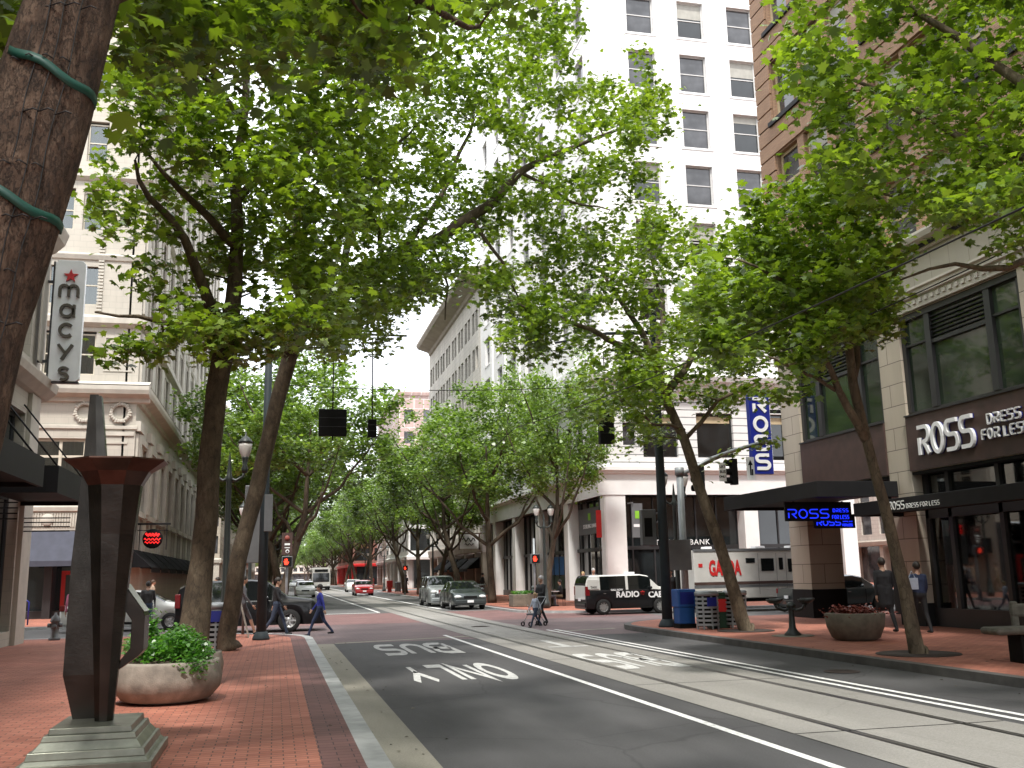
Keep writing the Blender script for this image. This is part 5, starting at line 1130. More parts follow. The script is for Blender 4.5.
# ================================================================ vehicles
def interp(keys, x):
    if x <= keys[0][0]: return keys[0][1]
    for (a, p), (c, q) in zip(keys, keys[1:]):
        if x <= c: return p+(q-p)*(x-a)/(c-a) if c > a else q
    return keys[-1][1]
def car(name, label, paint, L, Wd, H, top, belt, axles, rw=.33, glass=(), wind=(), upper=None, rh=.80, taper=.09, spokes=5, grille=True, tail_h=(.75, .95), head_h=(.62, .8), plate=True, group=None, box=False):
    """x runs from the tail (0) to the nose (L); recentred on the thing's origin"""
    t = thing(name, label, 'car', (0, 0, 0), 0, group)
    xs = sorted({round(i*.06, 3) for i in range(int(L/.06)+1)} | {L} | {a for g in glass for a in g} | {a for g in wind for a in g})
    xs = [x for i, x in enumerate(xs) if i == 0 or x-xs[i-1] > .012]
    ra = rw+.055; rows = []
    for x in xs:
        e = min(x, L-x); w = Wd/2*(1-taper*max(0, 1-e/.55)**2); zb = .24 + .06*max(0, 1-e/.3)
        for a in axles:
            if abs(x-a) < ra: zb = max(zb, rw+math.sqrt(ra*ra-(x-a)**2))
        zt = interp(top, x); zl = min(interp(belt, x), zt-.01); g = min(1, max(0, (zt-zl)/(H-interp(belt, L/2))))
        wr = w*(.95-(.95-rh)*g); mid = max(zl-.16, zb+.03)
        rows.append([(0, .24), (w*.86, .24), (w*.97, min(zb, zl-.08)), (w, min(zb+.05, zl-.06)), (w, (min(zb+.05, zl-.06)+zl)/2), (w*.985, zl-.05), (w*.955, zl), (wr, zt-.045 if g > .1 else zt-.02), (wr*.90, zt), (wr*.5, zt+.012), (0, zt+.018)])
    n = len(rows[0]); V = {}
    B = MB(); U = MB(); Gs = {}
    def q(mb, i, j, sd, off=0):
        pts = []
        for ii, jj in ((i, j), (i+1, j), (i+1, j+1), (i, j+1)):
            y, z = rows[ii][jj]; pts.append((xs[ii]-L/2, sd*y, z))
        mb.quad(*(pts if sd < 0 else pts[::-1])); mb.sm[-1] = True
    for i in range(len(xs)-1):
        xc = (xs[i]+xs[i+1])/2
        for j in range(1, n-1):
            for sd in (-1, 1):
                tgt = B; key = None
                if j == 6:
                    for gi, g in enumerate(glass):
                        if g[0] < xc < g[1] and rows[i][7][1]-rows[i][6][1] > .08 and rows[i+1][7][1]-rows[i+1][6][1] > .08: key = ('side_window', gi, sd)
                if j >= 7:
                    for gi, g in enumerate(wind):
                        if g[0] < xc < g[1]: key = ('windscreen' if g[0] > L/2 else 'rear_window', gi, 0)
                if key: tgt = Gs.setdefault(key, MB())
                elif upper and j >= 6: tgt = U
                q(tgt, i, j, sd)
    for i in (0, len(xs)-1):                        # close nose and tail
        pts = [(xs[i]-L/2, y, z) for y, z in rows[i]]+[(xs[i]-L/2, -y, z) for y, z in rows[i][::-1][1:-1]]; B.add(pts, [tuple(range(len(pts)))])
    B.quad((-L/2+.1, -Wd*.4, .235), (L/2-.1, -Wd*.4, .235), (L/2-.1, Wd*.4, .235), (-L/2+.1, Wd*.4, .235))
    me = B.mesh('body', paint); bm = bmesh.new(); bm.from_mesh(me); bmesh.ops.remove_doubles(bm, verts=bm.verts, dist=.0005); bmesh.ops.recalc_face_normals(bm, faces=bm.faces); bm.to_mesh(me); bm.free()
    link('body', me, t)
    if upper: link('roof', U.mesh('roof', upper), t)
    for (nm, gi, sd), mb in Gs.items(): mb.build(nm, 'carglass', t)
    d = MB()
    for a in axles: d.box(a-L/2-.42, a-L/2+.42, -Wd/2+.2, Wd/2-.2, .24, .72)
    d.build('underbody', 'blackm', t)
    if Gs:
        d = MB()                                     # dark pillars between the panes
        for (a, c) in zip([g[1] for g in glass[:-1]], [g[0] for g in glass[1:]]): pass
    whe = None
    for a in axles:
        for sd in (-1, 1):
            if whe is None:
                w_ = bpy.data.objects.new('wheel', None); COL.objects.link(w_); w_.empty_display_size = .1; w_.parent = t
                tb = MB(); tb.lathe([(rw*.60, -.10), (rw*.93, -.105), (rw, -.07), (rw, .07), (rw*.93, .105), (rw*.60, .10)], 28, axis='y'); tb.build('tyre', 'tyre', w_)
                rb_ = MB(); rb_.lathe([(0, -.075), (rw*.16, -.085), (rw*.18, -.07), (rw*.18, -.03), (rw*.56, -.03), (rw*.58, -.09), (rw*.62, -.1), (rw*.62, -.02), (0, -.02)], 28, axis='y')
                for k in range(spokes):
                    rb_.T = Matrix.Rotation(2*math.pi*k/spokes, 4, 'Y'); rb_.box(rw*.1, rw*.6, -.085, -.05, -rw*.07, rw*.07); rb_.T = Matrix.Identity(4)
                rb_.build('rim', 'rim', w_)
                hb = MB(); hb.lathe([(0, -.028), (rw*.57, -.028), (rw*.57, .02), (0, .02)], 24, axis='y'); hb.build('brake_drum', 'blackm', w_); whe = w_; o = w_
            else: o = clone(whe); o.parent = t
            o.location = (a-L/2, sd*(Wd/2-.115), rw); o.rotation_euler = (0, 0, 0 if sd < 0 else math.pi)
    hw = Wd/2
    b = MB()
    for g in glass:
        for x_ in (g[1]+.05,):
            for sd in (-1, 1): b.box(x_-L/2-.006, x_-L/2+.006, sd*(hw+.001)-.012, sd*(hw+.001)+.004, .36, interp(belt, x_)-.06)
    b.build('door_seam', 'blackm', t)
    for sd in (-1, 1):
        b = MB(); b.ball((L/2-.10, sd*hw*.70, sum(head_h)/2), (.13, hw*.22, (head_h[1]-head_h[0])/2+.02), 12); b.build('headlight', 'lamp', t)
        b = MB(); b.box(-L/2-.012, -L/2+.16, sd*hw*.88-.09, sd*hw*.88+.07, *tail_h); b.build('tail_light', 'tail', t, bevel=.02)
        mx_ = interp([(0, 0)], 0); xm = (wind[-1][0] if wind else L*.6)-L/2+.02
        b = MB(); b.ball((xm, sd*(hw+.09), interp(belt, xm+L/2)+.07), (.06, .10, .07), 8); b.build('mirror', paint, t)
        for g in glass[:2]: 
            b = MB(); b.box((g[0]+.1)-L/2, (g[0]+.24)-L/2, sd*(hw-.0)-.02, sd*(hw-.0)+.02, interp(belt, g[0])-.16, interp(belt, g[0])-.125); b.build('door_handle', 'chrome', t)
    b = MB(); b.box(L/2-.10, L/2+.035, -hw*.86, hw*.86, .30, .50); b.build('front_bumper', paint, t, bevel=.04)
    b = MB(); b.box(-L/2-.035, -L/2+.10, -hw*.86, hw*.86, .30, .52); b.build('rear_bumper', paint, t, bevel=.04)
    if grille: b = MB(); b.box(L/2-.06, L/2+.006, -hw*.38, hw*.38, head_h[0]-.02, head_h[1]-.03); b.build('grille', 'blackm', t)
    if plate:
        b = MB(); b.box(L/2+.03, L/2+.048, -.16, .16, .37, .49); b.build('number_plate', 'signwhite', t)
        b = MB(); b.box(-L/2-.05, -L/2-.03, -.16, .16, .56, .68); b.build('number_plate', 'signwhite', t)
    b = MB(); b.box(-L/2+axles[0]+.4, -L/2+axles[1]-.4, -hw-.012, -hw+.03, .25, .33); b.box(-L/2+axles[0]+.4, -L/2+axles[1]-.4, hw-.03, hw+.012, .25, .33); b.build('sill', 'blackm', t)
    return t
# black SUV crossing in the side street, nose to the right
c = car('sports_utility_vehicle', 'black sport utility vehicle crossing the side street on the left', 'carblack', 4.75, 1.88, 1.72,
        [(0, 1.15), (.12, 1.5), (.45, 1.68), (2.4, 1.72), (2.9, 1.66), (3.55, 1.16), (4.3, 1.06), (4.62, .92), (4.75, .66)], [(0, 1.02), (3.2, 1.04), (4.4, .98), (4.75, .6)], (.86, 3.62), rw=.37,
        glass=((.3, 1.05), (1.15, 2.0), (2.1, 3.05)), wind=((.03, .4), (2.88, 3.5)), tail_h=(.85, 1.3), head_h=(.72, .92))
c.location = (-.78, 35.0, 0); c['category'] = 'car'
c = car('saloon_car', 'white saloon car behind the pedestrian in the leather jacket', 'carwhite', 4.7, 1.8, 1.42, [(0, .92), (.9, 1.0), (1.5, 1.38), (2.5, 1.42), (2.9, 1.36), (3.6, .98), (4.4, .88), (4.7, .64)], [(0, .88), (3.4, .93), (4.4, .84), (4.7, .58)], (.95, 3.7), rw=.31,
        glass=((1.25, 2.05), (2.15, 3.05)), wind=((.95, 1.45), (2.88, 3.5)), head_h=(.58, .72))
c.location = (-5.0, 38.8, 0)
# taxi, boxy, nose to the right
c = car('taxi', 'boxy black and white taxi parked across the street', 'carblack', 4.15, 1.76, 1.62,
        [(0, 1.28), (.08, 1.55), (.2, 1.6), (2.4, 1.62), (2.75, 1.56), (3.25, 1.1), (3.9, 1.0), (4.1, .85), (4.15, .66)], [(0, 1.0), (3.0, 1.0), (3.9, .93), (4.15, .6)], (.74, 3.26), rw=.32,
        glass=((.62, 1.75), (1.85, 2.85)), wind=((.0, .18), (2.78, 3.2)), upper='carwhite', rh=.88, taper=.05, spokes=9, tail_h=(.78, 1.16), head_h=(.66, .84))
c.location = (14.55, 40.3, 0)
b = MB(); b.T = Matrix.Translation((0, -.93, 0)); text_mb(b, 'RADIO', .34, .01, .008, sx=1.0); b.T = Matrix.Identity(4)
q = MB(); q.T = Matrix.Translation((-.28, -.90, .80)); text_mb(q, 'RADIO', .33, .01, .012); q.T = Matrix.Translation((.95, -.90, .77)); text_mb(q, 'CAB', .33, .01, .012); q.T = Matrix.Translation((-.75, -.90, 1.0)); text_mb(q, 'CALL NOW', .1, .01, .004); q.build('taxi_lettering', 'signwhite', c)
q = MB(); q.T = Matrix.Translation((.38, -.90, .78)); text_mb(q, '*', .4, .01, .012); q.build('taxi_emblem', 'red', c)
q = MB(); q.box(-.1, .35, -.12, .12, 1.60, 1.72); q.build('roof_light', 'signwhite', c, bevel=.02)
q = MB(); q.box(-2.08, -1.99, -.70, .70, .62, 1.2); q.build('tailgate_panel', 'carwhite', c, bevel=.02)
q = MB(); q.box(-2.0, -1.5, -.868, -.80, 1.03, 1.45); q.build('quarter_panel', 'carwhite', c, bevel=.02)
q = MB(); q.T = Matrix.Translation((-1.75, -.872, 1.12)); text_mb(q, 'TAXI', .12, .004, .003); q.build('panel_lettering', 'blackm', c)
# two cars parked nose towards us
c = car('sports_utility_vehicle', 'silver sport utility vehicle parked behind the dark saloon', 'carsilver', 4.6, 1.8, 1.70, [(0, 1.1), (.1, 1.45), (.4, 1.66), (2.4, 1.70), (2.8, 1.63), (3.4, 1.14), (4.2, 1.05), (4.5, .9), (4.6, .66)], [(0, 1.0), (3.2, 1.02), (4.3, .96), (4.6, .6)], (.82, 3.55), rw=.36,
        glass=((.35, 1.05), (1.15, 1.95), (2.05, 2.95)), wind=((.03, .35), (2.78, 3.36)), head_h=(.74, .92))
c.location = (9.25, 57.6, 0); c.rotation_euler.z = -math.pi/2; c['category'] = 'car'
b = MB(); b.box(2.27, 2.35, -.6, .6, .62, .74); b.build('chrome_grille', 'chrome', c)
b = MB(); b.box(-1.7, .3, -.62, -.58, 1.73, 1.76); b.box(-1.7, .3, .58, .62, 1.73, 1.76); b.build('roof_rail', 'blackm', c)
c = car('saloon_car', 'dark grey green saloon parked nearest the crossing', 'cargrey', 4.7, 1.78, 1.42, [(0, .94), (.9, 1.02), (1.5, 1.38), (2.5, 1.42), (2.9, 1.36), (3.6, .96), (4.4, .84), (4.7, .62)], [(0, .9), (3.4, .93), (4.4, .80), (4.7, .55)], (.95, 3.75), rw=.32,
        glass=((1.25, 2.05), (2.15, 3.05)), wind=((.95, 1.45), (2.88, 3.5)), head_h=(.58, .72))
c.location = (9.55, 51.8, 0); c.rotation_euler.z = -math.pi/2
# red car coming, white car, bus, queue in the distance
proto = None
c = car('saloon_car', 'bright red car driving towards the crossing', 'carred', 4.4, 1.76, 1.42, [(0, .94), (.8, 1.02), (1.4, 1.38), (2.4, 1.42), (2.8, 1.34), (3.4, .96), (4.1, .84), (4.4, .62)], [(0, .9), (3.2, .93), (4.1, .80), (4.4, .55)], (.85, 3.5), rw=.32,
        glass=((1.15, 1.95), (2.05, 2.9)), wind=((.85, 1.35), (2.75, 3.35)), head_h=(.58, .72))
c.location = (8.0, 95, 0); c.rotation_euler.z = -math.pi/2
c2 = car('saloon_car', 'white car waiting beyond the black sport utility vehicle', 'carwhite', 4.6, 1.8, 1.45, [(0, .94), (.8, 1.02), (1.4, 1.4), (2.5, 1.45), (2.9, 1.36), (3.5, .98), (4.3, .86), (4.6, .62)], [(0, .9), (3.2, .95), (4.3, .82), (4.6, .55)], (.9, 3.6), rw=.32,
        glass=((1.15, 1.95), (2.05, 2.9)), wind=((.85, 1.35), (2.75, 3.35)), head_h=(.58, .72))
c2.location = (2.6, 93, 0); c2.rotation_euler.z = -math.pi/2
for k, (x, y, lab) in enumerate(((2.2, 150, 'small pale car ahead of the bus far up the left lane'), (.9, 176, 'tiny pale car far up the street left of the bus'), (4.2, 182, 'tiny pale car directly behind the bus'), (9.0, 120, 'pale car parked far up the right kerb'), (9.0, 200, 'tiny pale car by the right kerb in the far distance'))):
    o = clone(c2); o.location = (x, y, 0); o['label'] = lab
o = clone(c2); o.location = (22.1, 36.2, 0); o.rotation_euler.z = 0; o['label'] = 'dark hatchback seen through the corner entrance of the store'; o.name = 'hatchback_car'
for ch in o.children:
    if ch.name.startswith(('body', 'front_bumper', 'rear_bumper', 'mirror')): ch.data = ch.data.copy(); ch.data.materials.clear(); ch.data.materials.append(M['cargrey'])
# bus
t = thing('bus', 'white city bus coming down the middle of the street in the distance', 'bus', (6.1, 140, 0))
b = MB(); b.prism([(-1.25, .35), (1.25, .35), (1.27, 1.2), (1.22, 2.9), (1.05, 3.08), (-1.05, 3.08), (-1.22, 2.9), (-1.27, 1.2)], 0, 12, 'y'); b.build('body', 'truck', t, bevel=.04)
b = MB(); b.prism([(-1.12, 1.15), (1.12, 1.15), (1.1, 2.35), (-1.1, 2.35)], -.03, .0, 'y'); b.build('windscreen', 'carglass', t)
b = MB(); b.box(-.9, .9, -.04, 0, 2.5, 2.85); b.build('destination_board', 'blackm', t)
for sd in (-1, 1):
    b = MB(); b.box(sd*1.265-.01, sd*1.265+.01, 1, 11.5, 1.35, 2.45); b.build('side_glass', 'carglass', t)
    b = MB(); b.box(sd*.95-.16, sd*.95+.16, -.03, .02, .62, .8); b.build('headlight', 'lamp', t)
    b = MB(); b.box(sd*1.42-.08, sd*1.42+.08, -.25, -.15, 1.7, 2.2); b.tube([(sd*1.2, 0, 2.6), (sd*1.42, -.2, 2.5), (sd*1.42, -.2, 2.2)], .02, 5); b.build('mirror', 'blackm', t)
    for y in (2.3, 9): 
        b = MB(); b.lathe([(0, -.14), (.48, -.14), (.5, 0), (.48, .14), (0, .14)], 20, axis='x', c=(sd*1.12, y, .48)); b.build('wheel', 'tyre', t)
b = MB(); b.box(-1.2, 1.2, -.06, .1, .3, .55); b.build('bumper', 'blackm', t)
# armoured truck
t = thing('armoured_truck', 'long white armoured truck with big red lettering parked behind the bins', 'truck', (18.9, 39.6, 0))
b = MB(); b.prism([(-2.0, .55), (4.4, .55), (4.4, 1.0), (4.25, 1.6), (4.0, 2.45), (3.9, 2.55), (-2.0, 2.55)], -1.1, 1.1, 'y'); b.build('body', 'truck', t, bevel=.03)
b = MB(); b.box(-2.02, 3.95, -1.115, -1.10, 1.12, 1.24); b.build('dark_stripe', 'brownband', t)
b = MB(); b.box(-2.02, 4.3, -1.112, -1.10, 1.0, 1.1); b.build('pale_rail', 'metalgrey', t)
b = MB(); b.box(-2.0, 4.0, -1.13, -1.04, 2.5, 2.6); b.build('roof_edge', 'metalgrey', t)
for (x0, x1, z0, z1) in ((.35, .78, 2.0, 2.2), (1.05, 1.65, 1.65, 2.18), (1.88, 2.08, 1.7, 2.2), (2.3, 2.8, 1.6, 2.15), (3.2, 3.75, 1.65, 2.2)):
    b = MB(); b.box(x0, x1, -1.125, -1.09, z0, z1); b.build('window', 'carglass', t, bevel=.015)
b = MB()
for x in (.92, 1.76, 2.2, 3.0): b.box(x, x+.012, -1.108, -1.09, .7, 2.4)
b.build('door_seam', 'metalgrey', t)
b = MB(); b.T = Matrix.Translation((-.62, -1.12, 1.78)); text_mb(b, 'GARDA', .84, .012, .035, sx=.50); b.build('lettering', 'red', t)
b = MB(); b.box(-1.8, -1.62, -1.115, -1.1, 1.85, 2.0); b.build('small_mark', 'red', t)
for x in (-.9, 3.1):
    for sd in (-1, 1): b = MB(); b.lathe([(0, -.13), (.28, -.13), (.42, -.12), (.45, 0), (.42, .12), (0, .12)], 22, axis='y', c=(x, sd*.98, .45)); b.build('wheel', 'tyre', t)
b = MB(); b.box(-1.6, 4.2, -.9, .9, .4, .56); b.build('chassis', 'blackm', t)
for x, w_ in ((-1.3, .3), (1.0, .45), (2.6, .25)): b = MB(); b.box(x, x+w_, -.8, -.3, 2.55, 2.7); b.build('roof_vent', 'signwhite', t, bevel=.03)
b = MB(); b.box(4.38, 4.5, -1.1, 1.1, .5, .8); b.build('bumper', 'blackm', t)

# ================================================================ street furniture
def wpart(mb, name, m, t, bevel=0):
    o = mb.build(name, m, t, bevel=bevel); o.matrix_parent_inverse = Matrix.Translation(-Vector(t.location)); return o
# bronze torch sculpture
t = thing('bronze_sculpture', 'faceted brown bronze torch sculpture on a stepped plinth at the left front', 'sculpture', (-1.5, 10.25, .12))
cx, cy = -1.56, 10.35
def ring(cx, cy, z, rx, ry, n=8, a0=22.5): return [(cx+rx*math.cos(R(a0+360*i/n)), cy+ry*math.sin(R(a0+360*i/n)), z) for i in range(n)]
def loft(mb, rings, mi=0):
    n = len(rings[0]); vs = [p for r_ in rings for p in r_]; fs = []
    for i in range(len(rings)-1): fs += [(i*n+k, i*n+(k+1) % n, (i+1)*n+(k+1) % n, (i+1)*n+k) for k in range(n)]
    fs += [tuple(range(n))[::-1], tuple((len(rings)-1)*n+k for k in range(n))]; mb.add(vs, fs, mi)
b = MB()
def sq(x0, x1, y0, y1, z): return [(x0, y0, z), (x1, y0, z), (x1, y1, z), (x0, y1, z)]
for (m0, z0, m1, z1) in ((.70, .12, .70, .20), (.66, .20, .62, .235), (.62, .235, .60, .30), (.57, .30, .50, .37), (.50, .37, .48, .42), (.44, .42, .43, .475)):
    loft(b, [sq(-1.58-m0*.8, -1.58+m0*.8, 10.25-m0, 10.25+m0, z0), sq(-1.58-m1*.8, -1.58+m1*.8, 10.25-m1, 10.25+m1, z1)])
wpart(b, 'plinth', 'bronzepale', t, bevel=.006)
b = MB(); loft(b, [ring(-1.53, 10.22, .46, .085, .08), ring(-1.54, 10.23, 1.2, .135, .12), ring(-1.55, 10.25, 2.2, .215, .18), ring(-1.55, 10.25, 2.68, .262, .22)]); wpart(b, 'torch_shaft', 'bronze', t)
b = MB(); loft(b, [ring(-1.55, 10.25, 2.67, .262, .22), ring(-1.55, 10.25, 2.69, .275, .23), ring(-1.55, 10.25, 2.80, .34, .29), ring(-1.55, 10.25, 2.905, .50, .43), ring(-1.55, 10.25, 2.92, .495, .425), ring(-1.55, 10.25, 2.85, .33, .28)]); wpart(b, 'torch_bowl', 'bronzered', t)
b = MB()                                                            # tall tapering slab behind the bowl
loft(b, [sq(-1.84, -1.62, 10.42, 10.62, .46), sq(-1.95, -1.62, 10.4, 10.66, .88), sq(-1.945, -1.66, 10.42, 10.66, 1.9), sq(-1.90, -1.72, 10.45, 10.64, 2.9), sq(-1.88, -1.80, 10.48, 10.62, 3.62)]); wpart(b, 'tall_slab', 'bronze', t)
b = MB(); loft(b, [[(-1.62, 10.36, .46), (-1.52, 10.40, .46), (-1.56, 10.6, .46), (-1.64, 10.6, .46)], [(-1.66, 10.36, 1.6), (-1.50, 10.40, 1.6), (-1.54, 10.6, 1.6), (-1.66, 10.6, 1.6)], [(-1.82, 10.43, 3.60), (-1.765, 10.44, 3.60), (-1.77, 10.58, 3.60), (-1.81, 10.58, 3.60)]]); wpart(b, 'narrow_slab', 'bronze', t)
b = MB(); b.prism([(-1.42, 1.72), (-1.24, 1.47), (-1.22, 1.42), (-1.22, 1.10), (-1.26, 1.05), (-1.44, .92), (-1.42, 1.02), (-1.34, 1.12), (-1.34, 1.38), (-1.42, 1.5)], 10.25, 10.62, 'y'); wpart(b, 'side_wedge', 'bronze', t, bevel=.004)
b = MB(); b.add([(-1.415, 10.24, 1.725), (-1.225, 10.24, 1.462), (-1.225, 10.63, 1.462), (-1.415, 10.63, 1.725)], [(0, 1, 2, 3)]); wpart(b, 'pale_wedge_top', 'signgrey', t)
# planters
def bowl_profile(r, h): return [(r*.55, 0), (r*.8, h*.08), (r*.97, h*.35), (r, h*.62), (r*.94, h*.93), (r*.93, h), (r*.84, h), (r*.82, h*.9), (0, h*.88)]
t = thing('round_planter', 'wide round concrete bowl overflowing with green leaves at left', 'planter', (-1.42, 14.75, .12))
b = MB(); b.lathe(bowl_profile(.73, .55), 48); b.build('bowl', 'planter', t)
b = MB(); b.lathe([(0, .50), (.55, .50), (.55, .56), (.3, .62), (0, .64)], 24); b.build('soil', 'soil', t)
rng = np.random.default_rng(5); C_ = rng.normal(0, 1, (5200, 3)); C_ /= np.linalg.norm(C_, axis=1)[:, None]; rr_ = rng.uniform(.35, 1.0, (5200, 1)); C_ = C_*rr_*np.array([.62, .6, .30]); C_ = C_[C_[:, 2] > -.20]
bump_ = .10*np.sin(C_[:, 0]*9)+.06*np.sin(C_[:, 1]*13+1); C_[:, 2] += .68+bump_*.6; tall = rng.normal(0, 1, (350, 3))*np.array([.07, .07, .12])+np.array([-.28, .1, .95]); C_ = np.vstack([C_, tall])
hang = rng.normal(0, 1, (420, 3))*np.array([.14, .08, .07])+np.array([.30, -.5, .52]); C_ = np.vstack([C_, hang])
fo = link('foliage', leaves_mesh('foliage', C_, .055, rng, 'leafpl', SIMPLE), t)
b = MB(); rd = random.Random(3)
for k in range(60): a = rd.uniform(0, 6.28); q = rd.uniform(.1, .55); b.tube([(q*.5*math.cos(a), q*.5*math.sin(a), .55), (q*math.cos(a), q*math.sin(a), .82)], .004, 4)
b.build('stem', 'leafpl', t)
t = thing('round_planter', 'second round planter half hidden behind the green one', 'planter', (-1.38, 17.0, .12)); b = MB(); b.lathe(bowl_profile(.6, .5), 40); b.build('bowl', 'planter', t); b = MB(); b.lathe([(0, .42), (.5, .42), (.45, .5), (0, .52)], 24); b.build('soil', 'soil', t)
t = thing('round_planter', 'grey concrete planter of red leaves on the right pavement', 'planter', (12.68, 20.2, .14))
b = MB(); b.lathe([(.40, 0), (.52, .06), (.62, .3), (.66, .58), (.60, .60), (.57, .52), (0, .5)], 44); b.build('bowl', 'planterd', t)
C_ = rng.normal(0, 1, (1500, 3))*np.array([.24, .24, .06])+np.array([0, 0, .62]); link('foliage', leaves_mesh('foliage', C_, .06, rng, 'flower', SIMPLE), t)
t = thing('long_planter', 'low oblong stone planter at the far right corner by the cafe tables', 'planter', (12.6, 49.3, .1)); b = MB(); b.box(-1.0, 1.0, -.5, .5, 0, .62); b.build('trough', 'planterd', t, bevel=.04)
C_ = rng.uniform(-1, 1, (900, 3))*np.array([.9, .4, .10])+np.array([0, 0, .68]); link('foliage', leaves_mesh('foliage', C_, .09, rng, 'leafpl', SIMPLE), t)
# litter bins of curved slats
def bin_(lab, loc, sgn_=None, r=.32, h=1.0):
    t = thing('slatted_litter_bin', lab, 'litter bin', loc, 0, 'slatted litter bins')
    b = MB(); b.lathe([(0, .08), (r*.86, .08), (r*.86, h*.9), (0, h*.9)], 24); b.build('liner', 'blackm', t)
    b = MB(); z = .1
    while z < h*.88:
        b.lathe([(r*.9, z), (r, z), (r, z+.06), (r*.9, z+.06)], 24, smooth=False); z += .115
    b.build('slat_ring', 'lightpole', t); b = MB(); b.lathe([(r*.85, h*.9), (r*1.04, h*.9), (r*1.04, h), (r*.9, h*1.03), (r*.5, h*1.04), (r*.5, h*.98), (r*.85, h*.95)], 28); b.build('rim', 'lightpole', t)
    for k in range(6): pass
    b = MB()
    for k in range(8): a = k*math.pi/4; b.box(r*.93*math.cos(a)-.02, r*.93*math.cos(a)+.02, r*.93*math.sin(a)-.02, r*.93*math.sin(a)+.02, 0, h*.9)
    b.build('post', 'lightpole', t)
    if sgn_: b = MB(); b.box(-.14, .14, -r-.02, -r-.008, h*.62, h*.86); b.build('plate', sgn_, t)
    return t
bin_('slatted grey litter bin beside the second left tree', (-1.35, 25.0, .12), 'blue', .34, 1.05)
bin_('slatted grey litter bin with a blue plate right of the blue box', (11.65, 25.8, .14), 'blue')
bin_('slatted grey litter bin directly behind the leaning right tree', (12.55, 25.9, .14))
t = thing('newspaper_box', 'bright blue newspaper box at the foot of the right pole', 'newspaper box', (11.35, 26.7, .14))
b = MB(); b.box(-.24, .24, -.2, .2, .12, .58); b.build('pedestal', 'newsblue', t, bevel=.02)
b = MB(); b.box(-.28, .28, -.24, .24, .58, 1.08); b.build('cabinet', 'newsblue', t, bevel=.03)
b = MB(); b.box(-.21, .21, -.252, -.24, .66, 1.0); b.build('door', 'blue', t); b = MB(); b.box(-.25, .25, -.22, .22, 0, .12); b.build('foot', 'blackm', t)
t = thing('recycling_bin', 'dark green bin with a red notice between the two slatted bins', 'recycling bin', (12.1, 26.1, .14))
b = MB(); b.box(-.26, .26, -.24, .24, 0, .9); b.build('cabinet', 'dkgreen', t, bevel=.03); b = MB(); b.box(-.28, .28, -.26, .26, .9, .98); b.build('lid', 'dkgreen', t, bevel=.02); b = MB(); b.box(-.13, .17, -.255, -.243, .45, .8); b.build('notice', 'red', t)
# drinking fountain with four bowls
t = thing('drinking_fountain', 'four bowled dark bronze drinking fountain on the right pavement', 'drinking fountain', (12.17, 22.1, .14))
b = MB(); b.lathe([(.0, 0), (.20, 0), (.20, .05), (.13, .12), (.085, .2), (.065, .5), (.075, .62), (.12, .70), (.12, .74), (.05, .8), (0, .8)], 20); b.build('pedestal', 'lamppost', t)
for k in range(4):
    a = k*math.pi/2+.2; c_, s_ = math.cos(a), math.sin(a); b = MB()
    b.tube([(0, 0, .66), (.2*c_, .2*s_, .60), (.42*c_, .42*s_, .66), (.5*c_, .5*s_, .78)], [.04, .035, .03, .03], 8)
    b.lathe([(0, .78), (.10, .78), (.17, .84), (.18, .88), (.16, .88), (.10, .82), (0, .81)], 18, c=(.52*c_, .52*s_, 0)); b.build('bowl', 'lamppost', t)
# bench
t = thing('park_bench', 'heavy weathered bench cut by the right edge of the picture', 'bench', (12.45, 14.3, .14)); t.rotation_euler.z = R(-8)
b = MB(); b.box(-.95, 2.2, -.28, .26, .46, .58); b.build('seat', 'bench', t, bevel=.05)
b = MB(); b.box(-.35, 2.2, .22, .34, .72, .94); b.build('backrest', 'bench', t, bevel=.05)
for x in (-.35, 1.6): b = MB(); b.box(x-.16, x+.16, -.2, .2, 0, .46); b.build('leg', 'blackm', t, bevel=.02)
for x in (-.28, 1.6): b = MB(); b.box(x-.06, x+.06, .24, .33, .4, .98); b.build('back_support', 'bench', t, bevel=.03)
# poles
def pole(name, lab, x, y, z0, h, r, m, cat='pole'):
    t = thing(name, lab, cat, (x, y, z0)); b = MB(); b.tube([(0, 0, 0), (0, 0, h*.5), (0, 0, h)], [r, r*.85, r*.7], 16); b.build('shaft', m, t)
    b = MB(); b.lathe([(0, 0), (r*1.7, 0), (r*1.7, .06), (r*1.2, .2), (r*1.05, .22), (0, .22)], 18); b.build('base', m, t); return t
lp = pole('signal_pole', 'tall slim grey pole at the left kerb with a long overhead arm', -.35, 28.2, .12, 9.2, .135, 'polegrey', 'signal pole')
b = MB(); b.tube([(0, 0, 8.6), (1.5, 1.5, 9.0), (4.2, 1.9, 9.1)], [.07, .05, .035], 8); b.build('arm', 'polegrey', lp)
b = MB(); b.box(.0, .22, -.5, -.1, 2.9, 3.9); b.build('equipment_box', 'metalgrey', lp)
rp = pole('signal_pole', 'tall dark pole beside the blue newspaper box on the right', 11.11, 27.4, .14, 9.4, .155, 'polegrey', 'signal pole')
b = MB(); b.tube([(0, 0, 8.8), (-1.0, 1.5, 9.1), (-2.4, 2.6, 9.0)], [.07, .05, .035], 8); b.build('arm', 'polegrey', rp)
b = MB(); b.box(-.62, -.16, .1, .3, 2.35, 3.4); b.build('control_box', 'metalgrey', rp, bevel=.02); b = MB(); b.box(-.54, -.3, .085, .1, 2.6, 3.15); b.build('box_face', 'blackm', rp)
